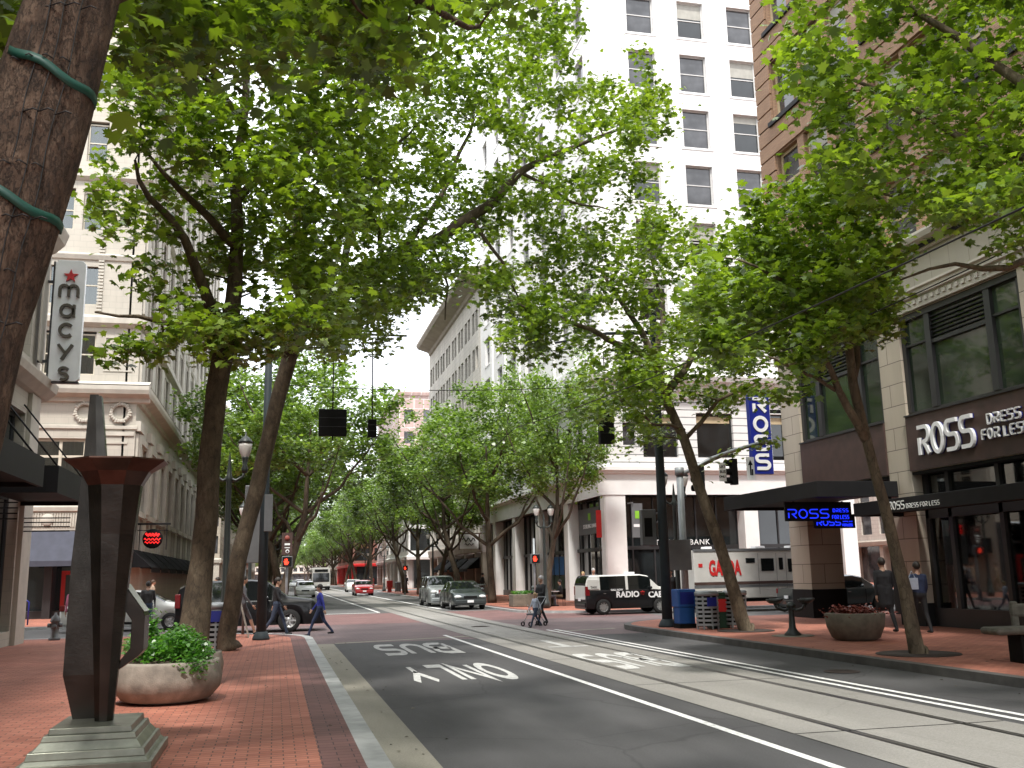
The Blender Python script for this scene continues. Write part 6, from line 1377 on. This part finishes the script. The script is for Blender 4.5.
def hung_signal(lab, x, y, z0, z1, w, rod_top):
    t = thing('traffic_signal', lab, 'traffic signal', (x, y, z0)); b = MB(); b.box(-w/2, w/2, -.1, .12, 0, z1-z0); b.build('housing', 'blackm', t, bevel=.02)
    b = MB(); b.tube([(.0, 0, z1-z0), (0, 0, rod_top-z0)], .02, 6); b.tube([(0, 0, 0), (0, 0, -.12)], .02, 6); b.build('hanger', 'black', t)
    n = 3; hz = (z1-z0)/n
    for k in range(n): b = MB(); b.T = Matrix.Translation((0, .12, hz*(k+.5))); b.lathe([(hz*.3, 0), (hz*.36, 0), (hz*.36, .2), (hz*.3, .2)], 14, axis='y'); b.build('visor', 'blackm', t)
    b = MB(); b.box(-w/2, w/2, -.108, -.1, (z1-z0)*.33, (z1-z0)*.335+.01); b.box(-w/2, w/2, -.108, -.1, (z1-z0)*.66, (z1-z0)*.665+.01); b.build('seam', 'frame', t)
    return t
hung_signal('square black back of a hanging signal over the left lane', 1.57, 30, 5.97, 6.79, .84, 9.1)
hung_signal('thin black hanging signal seen edge on right of the square one', 2.77, 30, 5.95, 6.5, .26, 9.1)
hung_signal('black hanging signal in front of the white building', 10.36, 30, 5.83, 6.84, .5, 8.9)
# twin lamps
def lamp(lab, x, y, z0, h=5.9, m='lamppost', s_=1.0, rz=0):
    t = thing('twin_street_lamp', lab, 'street lamp', (x, y, z0), rz, 'twin ornamental street lamps')
    b = MB(); hp = h*.80; b.lathe([(0, 0), (.24, 0), (.24, .3), (.17, .38), (.15, .9), (.11, 1.0), (.095, 1.1), (.075, hp-.3), (.1, hp-.22), (.1, hp-.12), (.07, hp-.05), (.05, hp+.2), (.025, hp+.5), (0, hp+.6)], 16); b.build('post', m, t)
    for sd in (-1, 1):
        b = MB(); b.tube([(0, 0, hp-.15), (sd*.18, 0, hp-.22), (sd*.38, 0, hp-.1), (sd*.42, 0, hp+.1)], [.05, .045, .04, .04], 8); b.lathe([(0, 0), (.06, 0), (.1, .12), (.06, .22), (.09, .42), (.1, .46), (0, .46)], 12, c=(sd*.42, 0, hp+.0)); b.build('arm', m, t)
        b = MB(); b.lathe([(.1, 0), (.15, .12), (.19, .3), (.19, .4), (0, .4)], 16, c=(sd*.42, 0, hp+.46)); g_ = b.build('lamp_globe', 'globe', t)
        b = MB(); b.lathe([(0, .4), (.21, .4), (.19, .46), (.1, .56), (.03, .62), (.02, .72), (0, .74)], 16, c=(sd*.42, 0, hp+.46)); b.build('cap', m, g_)
    return t
l1 = lamp('dark twin street lamp between the two left trees', -1.36, 28.9, .12, 5.75)
specs = [(-1.1, 44.5, 'twin street lamp at the far left corner of the crossing', 0), (12.72, 30.3, 'twin street lamp behind the leaning right tree', 0), (12.5, 45.9, 'pale twin street lamp on the far right corner by the red hand', 0),
         (11.6, 75, 'twin street lamp up the right kerb beyond the parked cars', 0), (11.6, 110, 'twin street lamp at the end of the right hand block', 0), (-.1, 78, 'twin street lamp half way up the left block', 0), (11.6, 134, 'far twin street lamp across the second side street', 0)]
for x, y, lab, rz in specs: o = clone(l1); o.location = (x, y, .12); o['label'] = lab; o.scale = (.86, .86, .86)
# right mast arm with signals and signs
t = thing('mast_arm_signal', 'pale pole with a curved arm carrying signals and plates on the right', 'traffic signal', (12.58, 29.4, .14))
def tp_(mb, name, m, bevel=0): return wpart(mb, name, m, t, bevel)
b = MB(); b.tube([(12.58, 29.4, .14), (12.58, 29.4, 4.75)], .11, 14); tp_(b, 'pole', 'lightpole'); b = MB(); b.lathe([(0, 4.75), (.15, 4.75), (.15, 5.0), (0, 5.02)], 14, c=(12.58, 29.4, 0)); tp_(b, 'pole_cap', 'lightpole')
b = MB(); b.tube([(12.58, 29.4, 4.75), (13.1, 29.4, 5.0), (13.7, 29.4, 5.3), (14.5, 29.4, 5.58), (15.5, 29.4, 5.85), (15.9, 29.4, 5.93)], [.07, .065, .06, .055, .05, .045], 10); tp_(b, 'arm', 'lightpole')
for (x, z0, z1) in ((14.48, 4.45, 5.3), (13.3, 4.2, 5.05)):
    b = MB(); b.box(x-.11, x+.11, 29.3, 29.5, z0, z1); h_ = tp_(b, 'signal_head', 'blackm', .015)
    for k in range(3):
        b = MB(); b.T = Matrix.Translation((x-.11, 29.4, z0+(z1-z0)*(k+.5)/3)); b.lathe([(.09, 0), (.11, 0), (.10, -.2), (.085, -.2)], 12, axis='x'); b.build('visor', 'blackm', h_)
    b = MB(); b.tube([(x, 29.4, z1), (x, 29.4, 5.6 if x > 14 else 5.12)], .02, 6); tp_(b, 'bracket', 'blackm')
b = MB(); b.box(13.9, 14.14, 29.25, 29.27, 4.55, 5.15); o = tp_(b, 'plate', 'signwhite'); 
b = MB(); b.T = Matrix.Translation((14.02, 29.245, 5.02)); text_mb(b, 'LRT', .12, .004, .003); b.T = Matrix.Translation((14.02, 29.245, 4.86)); text_mb(b, 'BUS', .12, .004, .003); b.T = Matrix.Translation((14.02, 29.245, 4.7)); text_mb(b, 'ONLY', .1, .004, .003); tp_(b, 'plate_lettering', 'blackm')
b = MB(); b.box(14.88, 15.16, 29.25, 29.27, 4.6, 5.35); tp_(b, 'arrow_plate', 'signwhite'); b = MB(); b.box(14.99, 15.04, 29.243, 29.249, 4.75, 5.1); b.prism([(14.93, 5.08), (15.10, 5.08), (15.015, 5.26)], 29.243, 29.249, 'y'); b.box(15.05, 15.1, 29.243, 29.249, 4.75, 4.95); tp_(b, 'arrow', 'blackm')
b = MB(); b.box(11.95, 12.75, 29.2, 29.32, 1.75, 2.7); tp_(b, 'back_plate', 'metalgrey')
# pedestrian signals
def ped(lab, x, y, z, post=True, face=1, rz=0, col=(0,)):
    t = thing('pedestrian_signal', lab, 'pedestrian signal', (x, y, z), rz, 'red hand crossing signals')
    b = MB(); b.box(-.22, .22, -.14, .12, 2.1, 2.56); b.build('housing', 'metalgrey', t, bevel=.02)
    b = MB(); b.box(-.19, .19, -.145, -.139, 2.13, 2.53); b.build('screen', 'blackm', t)
    b = MB(); px_ = [(-.10, 2.2), (.02, 2.2), (.08, 2.32), (.06, 2.34), (.02, 2.29), (.02, 2.45), (-.01, 2.45), (-.015, 2.36), (-.03, 2.47), (-.055, 2.47), (-.055, 2.36), (-.085, 2.45), (-.11, 2.44), (-.09, 2.34), (-.13, 2.38), (-.14, 2.35)]
    b.prism(px_, -.152, -.146, 'y'); b.build('lit_hand', 'signalred', t)
    if post: b = MB(); b.tube([(.0, .16, 0), (0, .16, 3.3)], .055, 12); b.build('post', 'lightpole', t); b = MB(); b.lathe([(0, 0), (.12, 0), (.09, .15), (0, .15)], 12, c=(0, .16, 0)); b.build('base', 'lightpole', t)
    return t
p1_ = ped('lit red hand on a grey post at the far right corner', 12.1, 46.2, .1)
p2_ = clone(p1_); p2_.location = (-.45+.55, 41.5+.8, .1); p2_['label'] = 'lit orange hand signal above the black vehicle on the left'; p2_.location = (.45, 43.2, .1)
b = MB(); b.box(-.24, .2, -.12, .1, 2.62, 3.55); b.build('tram_notice', 'brownband', p2_)
b = MB(); b.T = Matrix.Translation((0, -.13, 0)); b.lathe([(0, 0), (.11, 0), (.11, -.01), (0, -.01)], 16, axis='y', c=(-.02, 0, 3.32)); b.build('red_disc', 'flower', p2_)
b = MB(); b.box(-.12, .1, -.13, -.121, 3.02, 3.1); b.box(-.12, .1, -.13, -.121, 2.9, 2.93); b.lathe([(.05, -.13), (.08, -.13), (.08, -.121), (.05, -.121)], 14, axis='y', c=(-.0, 0, 2.76)); b.build('pale_marks', 'signgrey', p2_)
p3_ = clone(p1_); p3_.location = (11.4, 90, .1); p3_['label'] = 'distant red hand signal up the right kerb'
# big grey sign back / shelter panel by the left pole
t = thing('information_panel', 'large dark grey panel back standing behind the left pole', 'panel', (-.62, 31.2, .12)); b = MB(); b.box(-.36, .36, -.05, .05, 2.1, 4.45); b.build('panel', 'metalgrey', t, bevel=.02)
for x in (-.3, .3): b = MB(); b.tube([(x, 0, 0), (x, 0, 2.2)], .04, 8); b.build('post', 'metalgrey', t)
# sandwich board, hydrants, far bits
t = thing('sandwich_board', 'pale sandwich board at the corner by the left pole', 'sign', (-1.0, 29.6, .12)); b = MB(); b.T = Matrix.Rotation(R(90), 4, 'Z')
for s_ in (-1, 1): b.add([(-.3, s_*.28, 0), (.3, s_*.28, 0), (.3, s_*.02, 1.0), (-.3, s_*.02, 1.0), (-.3, s_*.31, 0), (.3, s_*.31, 0), (.3, s_*.05, 1.0), (-.3, s_*.05, 1.0)], [(0, 1, 2, 3), (7, 6, 5, 4), (0, 4, 5, 1), (1, 5, 6, 2), (2, 6, 7, 3), (3, 7, 4, 0)])
b.build('board', 'planter', t)
def hydrant(lab, x, y, m_):
    t = thing('fire_hydrant', lab, 'fire hydrant', (x, y, .12)); b = MB(); b.lathe([(0, 0), (.16, 0), (.16, .06), (.11, .08), (.11, .5), (.14, .52), (.14, .56), (.1, .66), (.04, .72), (.03, .78), (0, .78)], 18); b.build('barrel', m_, t)
    for sd in (-1, 1): b = MB(); b.lathe([(0, 0), (.06, 0), (.06, .1), (0, .1)], 12, axis='x', c=(sd*.1 if sd > 0 else -.2, 0, .42)); b.build('outlet', m_, t)
    b = MB(); b.lathe([(0, -.2), (.075, -.2), (.075, -.1), (0, -.1)], 12, axis='y', c=(0, 0, .38)); b.build('outlet', m_, t); return t
hydrant('orange hydrant behind the walking woman and child', 12.5, 46.3, 'orange'); h_ = hydrant('dark hydrant post at the far left by the pale pilaster', -6.2, 31.5, 'metalgrey')
t = thing('bollard', 'thin blue post on the far left pavement', 'bollard', (-9.9, 44, .1)); b = MB(); b.tube([(0, 0, 0), (0, 0, 1.1)], .04, 10); b.tube([(.2, 0, 0), (.2, 0, .9), (0, 0, 1.05)], .03, 8); b.build('post', 'blue', t)
for k, (x, y, lab) in enumerate(((13.0, 49.2, 'dark slatted bin by the cafe table at the far corner'), (12.6, 62, 'grey bin on the right pavement beyond the parked cars'), (12.4, 104, 'bin at the end of the right pavement'))):
    o = bin_(lab, (x, y, .1))
t = thing('newspaper_box', 'small red newspaper box far up the right pavement', 'newspaper box', (11.6, 104.5, .1)); b = MB(); b.box(-.3, .3, -.25, .25, .5, 1.2); b.build('cabinet', 'red', t, bevel=.03); b = MB(); b.box(-.2, .2, -.18, .18, 0, .5); b.build('pedestal', 'red', t)
t = thing('newspaper_box', 'small orange newspaper box behind the silver vehicle', 'newspaper box', (11.8, 66, .1)); b = MB(); b.box(-.3, .3, -.25, .25, .4, 1.1); b.build('cabinet', 'orange', t, bevel=.03); b = MB(); b.box(-.2, .2, -.18, .18, 0, .4); b.build('pedestal', 'orange', t)
t = thing('cafe_table', 'small round cafe table by the far corner planter', 'table', (13.7, 49.0, .1)); b = MB(); b.lathe([(0, .70), (.35, .70), (.35, .74), (0, .74)], 20); b.build('table_top', 'signgrey', t); b = MB(); b.lathe([(0, 0), (.22, 0), (.2, .03), (.03, .06), (.03, .7), (0, .7)], 14); b.build('leg', 'blackm', t)
# overhead wires
def wire(lab, pts, r=.012):
    b = MB()
    for a, c in zip(pts, pts[1:]):
        a, c = Vector(a), Vector(c); L_ = (c-a).length; q = [a.lerp(c, i/14)-Vector((0, 0, L_*.02*4*(i/14)*(1-i/14))) for i in range(15)]; b.tube(q, r, 5)
    tag(b.build('overhead_wire', 'wire'), lab, 'wire', 'overhead wires')
wire('tram contact wire running up the street above the tracks', [(6.8, -20, 6.0), (6.8, 28, 6.0), (6.8, 60, 6.0), (6.8, 120, 6.0), (6.8, 200, 6.0)])
wire('cross wire from the left pole to the right pole', [(-.35, 28.2, 7.2), (11.1, 27.4, 7.4)]); wire('cross wire over the street beyond the crossing', [(-.6, 70, 7.2), (11.6, 70, 7.4)])
wire('second cross wire over the street farther off', [(-.6, 105, 7.2), (11.6, 105, 7.4)]); wire('wire slanting down through the upper right leaves', [(7.9, 14, 5.2), (16.9, 12.5, 9.6)])
# small litter and covers that dress the ground
for x, y, r_, lab in ((6.8, 33.5, .33, 'round iron manhole cover between the rails in the crossing'), (9.4, 15.5, .3, 'round iron cover between the double line and the right kerb')):
    b = MB(); b.lathe([(r_, 0), (r_, .004), (r_*.93, .006), (r_*.9, .003), (0, .003)], 28); 
    for k in range(5): b.box(-r_*.7, r_*.7, -r_*.55+k*r_*.27, -r_*.55+k*r_*.27+.02, .003, .007)
    o = b.build('manhole_cover', 'rust'); o.location = (x, y, .009); tag(o, lab, 'manhole cover')
rd = random.Random(12); b = MB()
for k in range(260):
    z = .1235
    if k % 3 == 0: x, y, z = rd.uniform(10.7, 16.5), rd.uniform(9, 30), .1435
    elif k % 3 == 1: x, y = rd.uniform(-6, .7), rd.uniform(7, 28)
    else: x, y, z = rd.uniform(1.1, 1.9) if rd.random() < .6 else rd.uniform(9.6, 10.3), rd.uniform(6, 30), .006
    a = rd.uniform(0, 6.28); s_ = rd.uniform(.015, .04); c_, n_ = math.cos(a)*s_, math.sin(a)*s_
    b.add([(x+c_, y+n_, z+.003), (x-n_*.6, y+c_*.6, z+.012), (x-c_, y-n_, z+.002), (x+n_*.6, y-c_*.6, z+.008)], [(0, 1, 2, 3)], k % 2)
o = b.build('litter', ['planterd', 'bench']); tag(o, 'scattered dry leaves and scraps on pavement and gutters', 'litter', None, 'stuff')
# ================================================================ people
M['skin'] = mat('skin', (.45, .27, .19), .55, var=.04); M['skin2'] = mat('darker skin', (.28, .16, .11), .55, var=.04)
CLOTH = dict(black=(.014, .014, .016), jeans=(.035, .05, .085), navy=(.02, .03, .07), blue=(.03, .04, .28), grey=(.10, .10, .11), white=(.62, .62, .60), pink=(.50, .16, .26), tan=(.32, .25, .18), leather=(.018, .016, .017), red=(.35, .03, .03), pale=(.38, .42, .5), green=(.05, .1, .05), khaki=(.22, .18, .11))
for k, v in CLOTH.items(): M['cloth_'+k] = mat(k+' cloth', v, .5 if k == 'leather' else .85, var=.15, scale=9)
for k, v in dict(dark=(.02, .014, .01), brown=(.06, .035, .02), blond=(.34, .24, .11), grey=(.38, .37, .36)).items(): M['hair_'+k] = mat(k+' hair', v, .6, var=.2, scale=30)
def capsule(mb, a, c, r0, r1, sx=1.0, n=10):
    a, c = Vector(a), Vector(c); mb.tube([a, a.lerp(c, .5), c], [r0, (r0+r1)/2, r1], n); mb.ball(a, r0, n); mb.ball(c, r1, n)
def person(label, x, y, z, face, shirt='black', legs='jeans', hair='dark', h=1.75, stride=.0, arms='swing', skin='skin', long_coat=False, bare_legs=False, hairlong=False, lean=0., vox=.024, group=None, sit=False, bent=0.):
    """local +x is the way the person faces; one continuous body; face is the heading in degrees"""
    t = thing('person', label, 'person', (x, y, z), R(face), group); k = h/1.75
    segs = []                                            # (a, c, r0, r1, tag)
    def S(a, c, r0, r1, tg): segs.append((Vector(a)*k, Vector(c)*k, r0*k, r1*k, tg))
    tl = Vector((lean, 0, 0)); hipz = .94 if not sit else .50
    up = lambda v: Vector((v[0]+lean*(v[2]-hipz), v[1], v[2]))
    dz = hipz-.94
    pel = Vector((0, 0, hipz)); ch = up((.01, 0, 1.27+dz)); ne = up((0, 0, 1.47+dz)); he = up((.03, 0, 1.62+dz))
    S((0, -.075, hipz), (0, .075, hipz), .115, .115, 'legs'); S((0, -.04, hipz+.1), (0, .04, hipz+.1), .115, .115, 'shirt')
    S(up((0, -.05, 1.12+dz)), up((0, .05, 1.12+dz)), .105, .105, 'shirt'); S(up((.01, -.09, 1.30+dz)), up((.01, .09, 1.30+dz)), .115, .115, 'shirt'); S(up((0, -.15, 1.39+dz)), up((0, .15, 1.39+dz)), .068, .068, 'shirt')
    S((0, -.05, hipz), up((0, -.08, 1.3+dz)), .105, .11, 'shirt'); S((0, .05, hipz), up((0, .08, 1.3+dz)), .105, .11, 'shirt')
    S(up((0, 0, 1.42+dz)), up((.01, 0, 1.52+dz)), .062, .052, 'skin')
    if long_coat: S((0, -.07, hipz-.05), (0, .07, hipz-.05), .14, .14, 'shirt'); S((-.01, -.06, hipz-.28), (-.01, .06, hipz-.28), .15, .15, 'shirt'); S((-.01, -.06, hipz-.28), (0, -.08, hipz+.1), .15, .13, 'shirt'); S((-.01, .06, hipz-.28), (0, .08, hipz+.1), .15, .13, 'shirt')
    ft = []
    for sd in (-1, 1):
        s_ = stride*sd; hp = Vector((0, sd*.09, hipz-.02))
        if sit: kn = Vector((.42, sd*.12, .50)); an = Vector((.44, sd*.12, .09))
        else: kn = Vector((s_*.24+.03*abs(stride)*3*.3+.02, sd*.095, .50)); an = Vector((s_*.50-(.10*abs(stride) if s_ < 0 else 0), sd*.09, .085+(.07*abs(stride) if s_ < 0 else 0)))
        S(hp, kn, .092, .062, 'legs'); S(kn, an, .06, .042, 'skin' if bare_legs else 'legs')
        pit = -.05 if s_ >= 0 else -.0; S(an+Vector((-.02, 0, -.04)), an+Vector((.15, 0, -.052+pit*.2)), .042, .034, 'shoe'); ft.append(an)
        sh = up((0, sd*.19, 1.40+dz)); 
        if arms == 'forward': el = sh+Vector((.10, sd*.03, -.27)); wr = el+Vector((.24, -sd*.02, -.02))
        elif arms == 'crossed': el = sh+Vector((.03, sd*.05, -.28)); wr = el+Vector((.19, -sd*.2, .08))
        elif arms == 'up': el = sh+Vector((.18, sd*.02, -.16)); wr = el+Vector((.10, -sd*.08, .22))
        else: el = sh+Vector((-s_*.16-.02, sd*.05, -.28)); wr = el+Vector((-s_*.16+.07, sd*.005, -.24))
        S(sh, el, .052, .04, 'shirt'); S(el, wr, .04, .028, 'shirt' if arms != 'bare' else 'skin')
        d = (wr-el).normalized(); S(wr, wr+d*.075, .028, .032, 'skin'); S(wr, wr+d*.075, .026, .03, 'skin')
        ft.append((wr*k, d, sd))
    b = MB()
    for a, c, r0, r1, tg in segs: capsule(b, a, c, r0, r1)
    hc = he*k; b.ball(hc+Vector((0, 0, .01*k)), (.095*k, .075*k, .118*k), 14); b.ball(hc+Vector((.025*k, 0, -.05*k)), (.07*k, .055*k, .07*k), 10)
    b.ball(hc+Vector((.098*k, 0, -.012*k)), (.022*k, .014*k, .024*k), 8); b.ball(hc+Vector((.085*k, 0, -.06*k)), (.016*k, .03*k, .012*k), 8)
    for sd in (-1, 1): b.ball(hc+Vector((-.005*k, sd*.077*k, -.01*k)), (.02*k, .014*k, .032*k), 8)
    me = b.mesh('tmp', 'skin'); o = link('tmp', me); rm = o.modifiers.new('r', 'REMESH'); rm.mode = 'VOXEL'; rm.voxel_size = vox*k; sm_ = o.modifiers.new('s', 'SMOOTH'); sm_.iterations = 3; sm_.factor = .5
    dg = bpy.context.evaluated_depsgraph_get(); ev = o.evaluated_get(dg); m2 = bpy.data.meshes.new_from_object(ev); bpy.data.objects.remove(o)
    V = np.array([v.co[:] for v in m2.vertices]); F = [tuple(p.vertices) for p in m2.polygons]; bpy.data.meshes.remove(m2)
    q = MB(); mi = []
    A = np.array([s[0][:] for s in segs]+[(hc)[:]]); Cc = np.array([s[1][:] for s in segs]+[(hc+Vector((0, 0, .001)))[:]]); rr = np.array([(s[2]+s[3])/2 for s in segs]+[.095*k]); tg = [s[4] for s in segs]+['skin']
    cen = np.array([V[list(f)].mean(0) for f in F]); AB = Cc-A; tt = np.clip(np.einsum('fsk,sk->fs', cen[:, None, :]-A[None], AB)/np.maximum(1e-9, (AB**2).sum(1)), 0, 1)
    D = np.linalg.norm(cen[:, None, :]-(A[None]+tt[..., None]*AB[None]), axis=2)/rr[None]
    order = {'skin': 0, 'shirt': 1, 'legs': 2, 'shoe': 3}; idx = [order[tg[j]] for j in D.argmin(1)]
    q.v = [tuple(v) for v in V]; q.f = F; q.m = idx; q.sm = [True]*len(F)
    for it in (ft[1], ft[3]):                            # five fingers on each hand, lightly curled
        wr, d, sd = it; base = wr+d*.095*k; side = Vector((1, 0, 0)).cross(d) if abs(d.x) < .8 else Vector((0, 0, 1)).cross(d); side.normalize(); fw = d.cross(side)
        s2 = Vector((1, 0, 0)) - d*d.x; s2 = s2.normalized() if s2.length > .2 else side
        inn = d.cross(s2).normalized(); inn = inn if inn.y*sd < 0 else -inn
        for i, ln in enumerate((.062, .074, .07, .054)):
            p0 = base + s2*(.024-.016*i)*k; p1 = p0+(d*ln*.55+inn*.008)*k; p2 = p1+(d*ln*.42+inn*.022)*k; q.tube([p0-d*.02*k, p0, p1, p2], [.0085*k, .0085*k, .0078*k, .006*k], 6)
        p0 = wr+d*.03*k+s2*.028*k; q.tube([p0-s2*.01*k, p0+(s2*.022+d*.02)*k, p0+(s2*.028+d*.052+inn*.012)*k], [.011*k, .01*k, .007*k], 6)
    for sd in (-1, 1): q.ball(hc+Vector((.082*k, sd*.03*k, .005*k)), (.009*k, .013*k, .008*k), 6, mi=3)
    me = bpy.data.meshes.new('body'); me.from_pydata(q.v, [], q.f)
    for m_ in (skin, 'cloth_'+shirt, 'cloth_'+legs, 'cloth_black'): me.materials.append(M[m_])
    me.polygons.foreach_set('material_index', q.m); me.polygons.foreach_set('use_smooth', [True]*len(q.f)); link('body', me, t)
    if hair:
        b = MB(); b.ball(hc+Vector((-.018*k, 0, .035*k)), (.105*k, .088*k, .108*k), 14)
        if hairlong: b.ball(hc+Vector((-.06*k, 0, -.06*k)), (.06*k, .085*k, .13*k), 12)
        b.build('hair', 'hair_'+hair, t)
    return t
person('man in a dark leather jacket and jeans walking away past the green planter', -4.35, 38.0-.9, .0, 95, 'leather', 'jeans', h=1.74, stride=.25)
person('person in a pink patterned top at the far left beside the bronze sculpture', -6.1, 33.6, .0, 110, 'pink', 'black', h=1.68, stride=.2)
person('man in a dark jacket and jeans striding by the foot of the left pole', .05, 30.9, .1, -8, 'black', 'jeans', h=1.68, stride=.62, vox=.02)
person('boy in a bright blue top striding in front of the black vehicle', 1.35, 31.4, .0, 172, 'blue', 'navy', h=1.55, stride=.72, vox=.02)
person('runner with bare legs half hidden behind the second left tree', -.95, 31.2, .1, 0, 'grey', 'grey', h=1.75, stride=.75, bare_legs=True)
k1 = person('small child in a pale blue jacket walking in the crossing', 8.35, 32.0, .0, 200, 'pale', 'jeans', hair='blond', h=1.12, stride=.7, vox=.022)
w1 = person('woman in black with grey hair pushing a folded stroller over the crossing', 8.95, 33.4, .0, 205, 'black', 'black', hair='grey', h=1.66, stride=.5, arms='forward', vox=.022)
t = thing('stroller', 'small light stroller between the walking woman and the child', 'stroller', (8.55, 32.9, 0), R(205))
b = MB()
for s_ in (-.2, .2): b.tube([(-.35, s_, .95), (.0, s_, .55), (.35, s_, .08)], .012, 6); b.tube([(-.3, s_, .08), (.05, s_, .5), (.12, s_, .7)], .012, 6)
b.tube([(-.35, -.2, .95), (-.35, .2, .95)], .015, 6); b.build('frame', 'lightpole', t)
b = MB(); b.box(-.1, .22, -.18, .18, .36, .42); b.box(-.16, -.1, -.18, .18, .4, .8); b.build('seat', 'cloth_grey', t, bevel=.02)
for s_ in (-.2, .2):
    for x_ in (-.3, .35): b = MB(); b.lathe([(.05, -.02), (.08, -.02), (.08, .02), (.05, .02)], 14, axis='y', c=(x_, s_, .08)); b.build('wheel', 'tyre', t)
person('bearded man in black facing the street between the poles on the right', 12.75, 31.0, .1, 230, 'black', 'black', h=1.74, skin='skin2')
person('large figure in a long dark coat walking under the corner canopy', 14.62, 21.9, .14, 80, 'black', 'black', h=1.82, stride=.5, long_coat=True, hair='dark', vox=.02)
person('figure in a bluish top walking beside the long coat, behind the slim tree', 15.1, 21.2, .14, 85, 'navy', 'black', h=1.70, stride=.4, vox=.02)
t = thing('shoulder_bag', 'pale bag carried by the walker behind the slim tree', 'bag', (14.8, 21.0, .14)); b = MB(); b.box(-.12, .12, -.06, .06, 1.05, 1.32); b.tube([(-.1, 0, 1.3), (0, 0, 1.48), (.1, 0, 1.3)], .012, 6); b.build('bag_body', 'cloth_pale', t, bevel=.03)
person('dark figure striding past the car seen through the corner entrance', 19.3, 32.0, .1, 0, 'black', 'black', h=1.72, stride=.7)
person('first seated cafe customer in black by the far corner', 13.3, 48.7, .1, 0, 'black', 'grey', h=1.75, sit=True, arms='crossed'); person('second seated cafe customer across the small table', 14.15, 49.1, .1, 180, 'black', 'khaki', h=1.75, sit=True, arms='crossed')
for k_, (x, y, a) in enumerate(((13.3, 48.7, 0), (14.15, 49.1, 180))):
    t = thing('cafe_chair', ('cafe chair on the left of the small table', 'cafe chair on the right of the small table')[k_], 'chair', (x, y, .1), R(a)); b = MB(); b.box(-.2, .22, -.2, .2, .36, .4); b.build('seat', 'blackm', t); b = MB(); b.box(-.24, -.2, -.2, .2, .4, .85); b.build('backrest', 'blackm', t)
    for lx in (-.18, .2):
        for ly in (-.18, .18): b = MB(); b.tube([(lx, ly, 0), (lx, ly, .36)], .012, 6); b.build('leg', 'blackm', t)
person('woman with long fair hair standing behind the taxi', 14.2, 45.3, .1, 250, 'black', 'black', hair='blond', hairlong=True, h=1.68); person('man with white hair seen above the taxi roof', 15.2, 46.8, .1, 270, 'grey', 'black', hair='grey', h=1.84)
person('woman in a pale top on the far pavement left of the leather jacket', -5.6, 52.6-3.2, .1, 20, 'tan', 'khaki', hair='brown', h=1.7, stride=.4); person('man in a pale shirt on the far pavement right of the leather jacket', -3.6, 48.9, .1, 200, 'tan', 'grey', h=1.74, stride=.3)
person('man in a dark shirt on the far pavement behind the white car', -2.6, 48.0, .1, 180, 'grey', 'jeans', h=1.76, stride=.5)
fp = [person('distant pedestrian in white up the right pavement', 11.9, 112, .1, 270, 'white', 'white', h=1.78, vox=.035), person('distant pedestrian in black on the right pavement', 12.9, 92, .1, 90, 'black', 'grey', h=1.75, stride=.4, vox=.035), person('pedestrian in red outside the beige building', 15.2, 84, .1, 270, 'red', 'black', h=1.72, vox=.035)]
for i, (s_, x, y, lab) in enumerate(((1, 12.6, 99, 'dark clad pedestrian farther up the right pavement'), (1, 13.5, 106, 'dark clad pedestrian near the end of the right block'), (1, 11.7, 128, 'tiny pedestrian at the second crossing on the right'), (2, 12.6, 134, 'tiny pedestrian in red across the second side street'), (0, 12.9, 139, 'tiny pedestrian in white across the second side street'), (1, 14.4, 70, 'dark clad pedestrian by the black awnings'), (1, -3.5, 66, 'dark clad pedestrian on the left pavement under the awnings'), (2, -3.2, 84, 'pedestrian in red on the left pavement'))):
    o = clone(fp[s_]); o.location = (x, y, .1); o.rotation_euler.z = i*1.3; o['label'] = lab
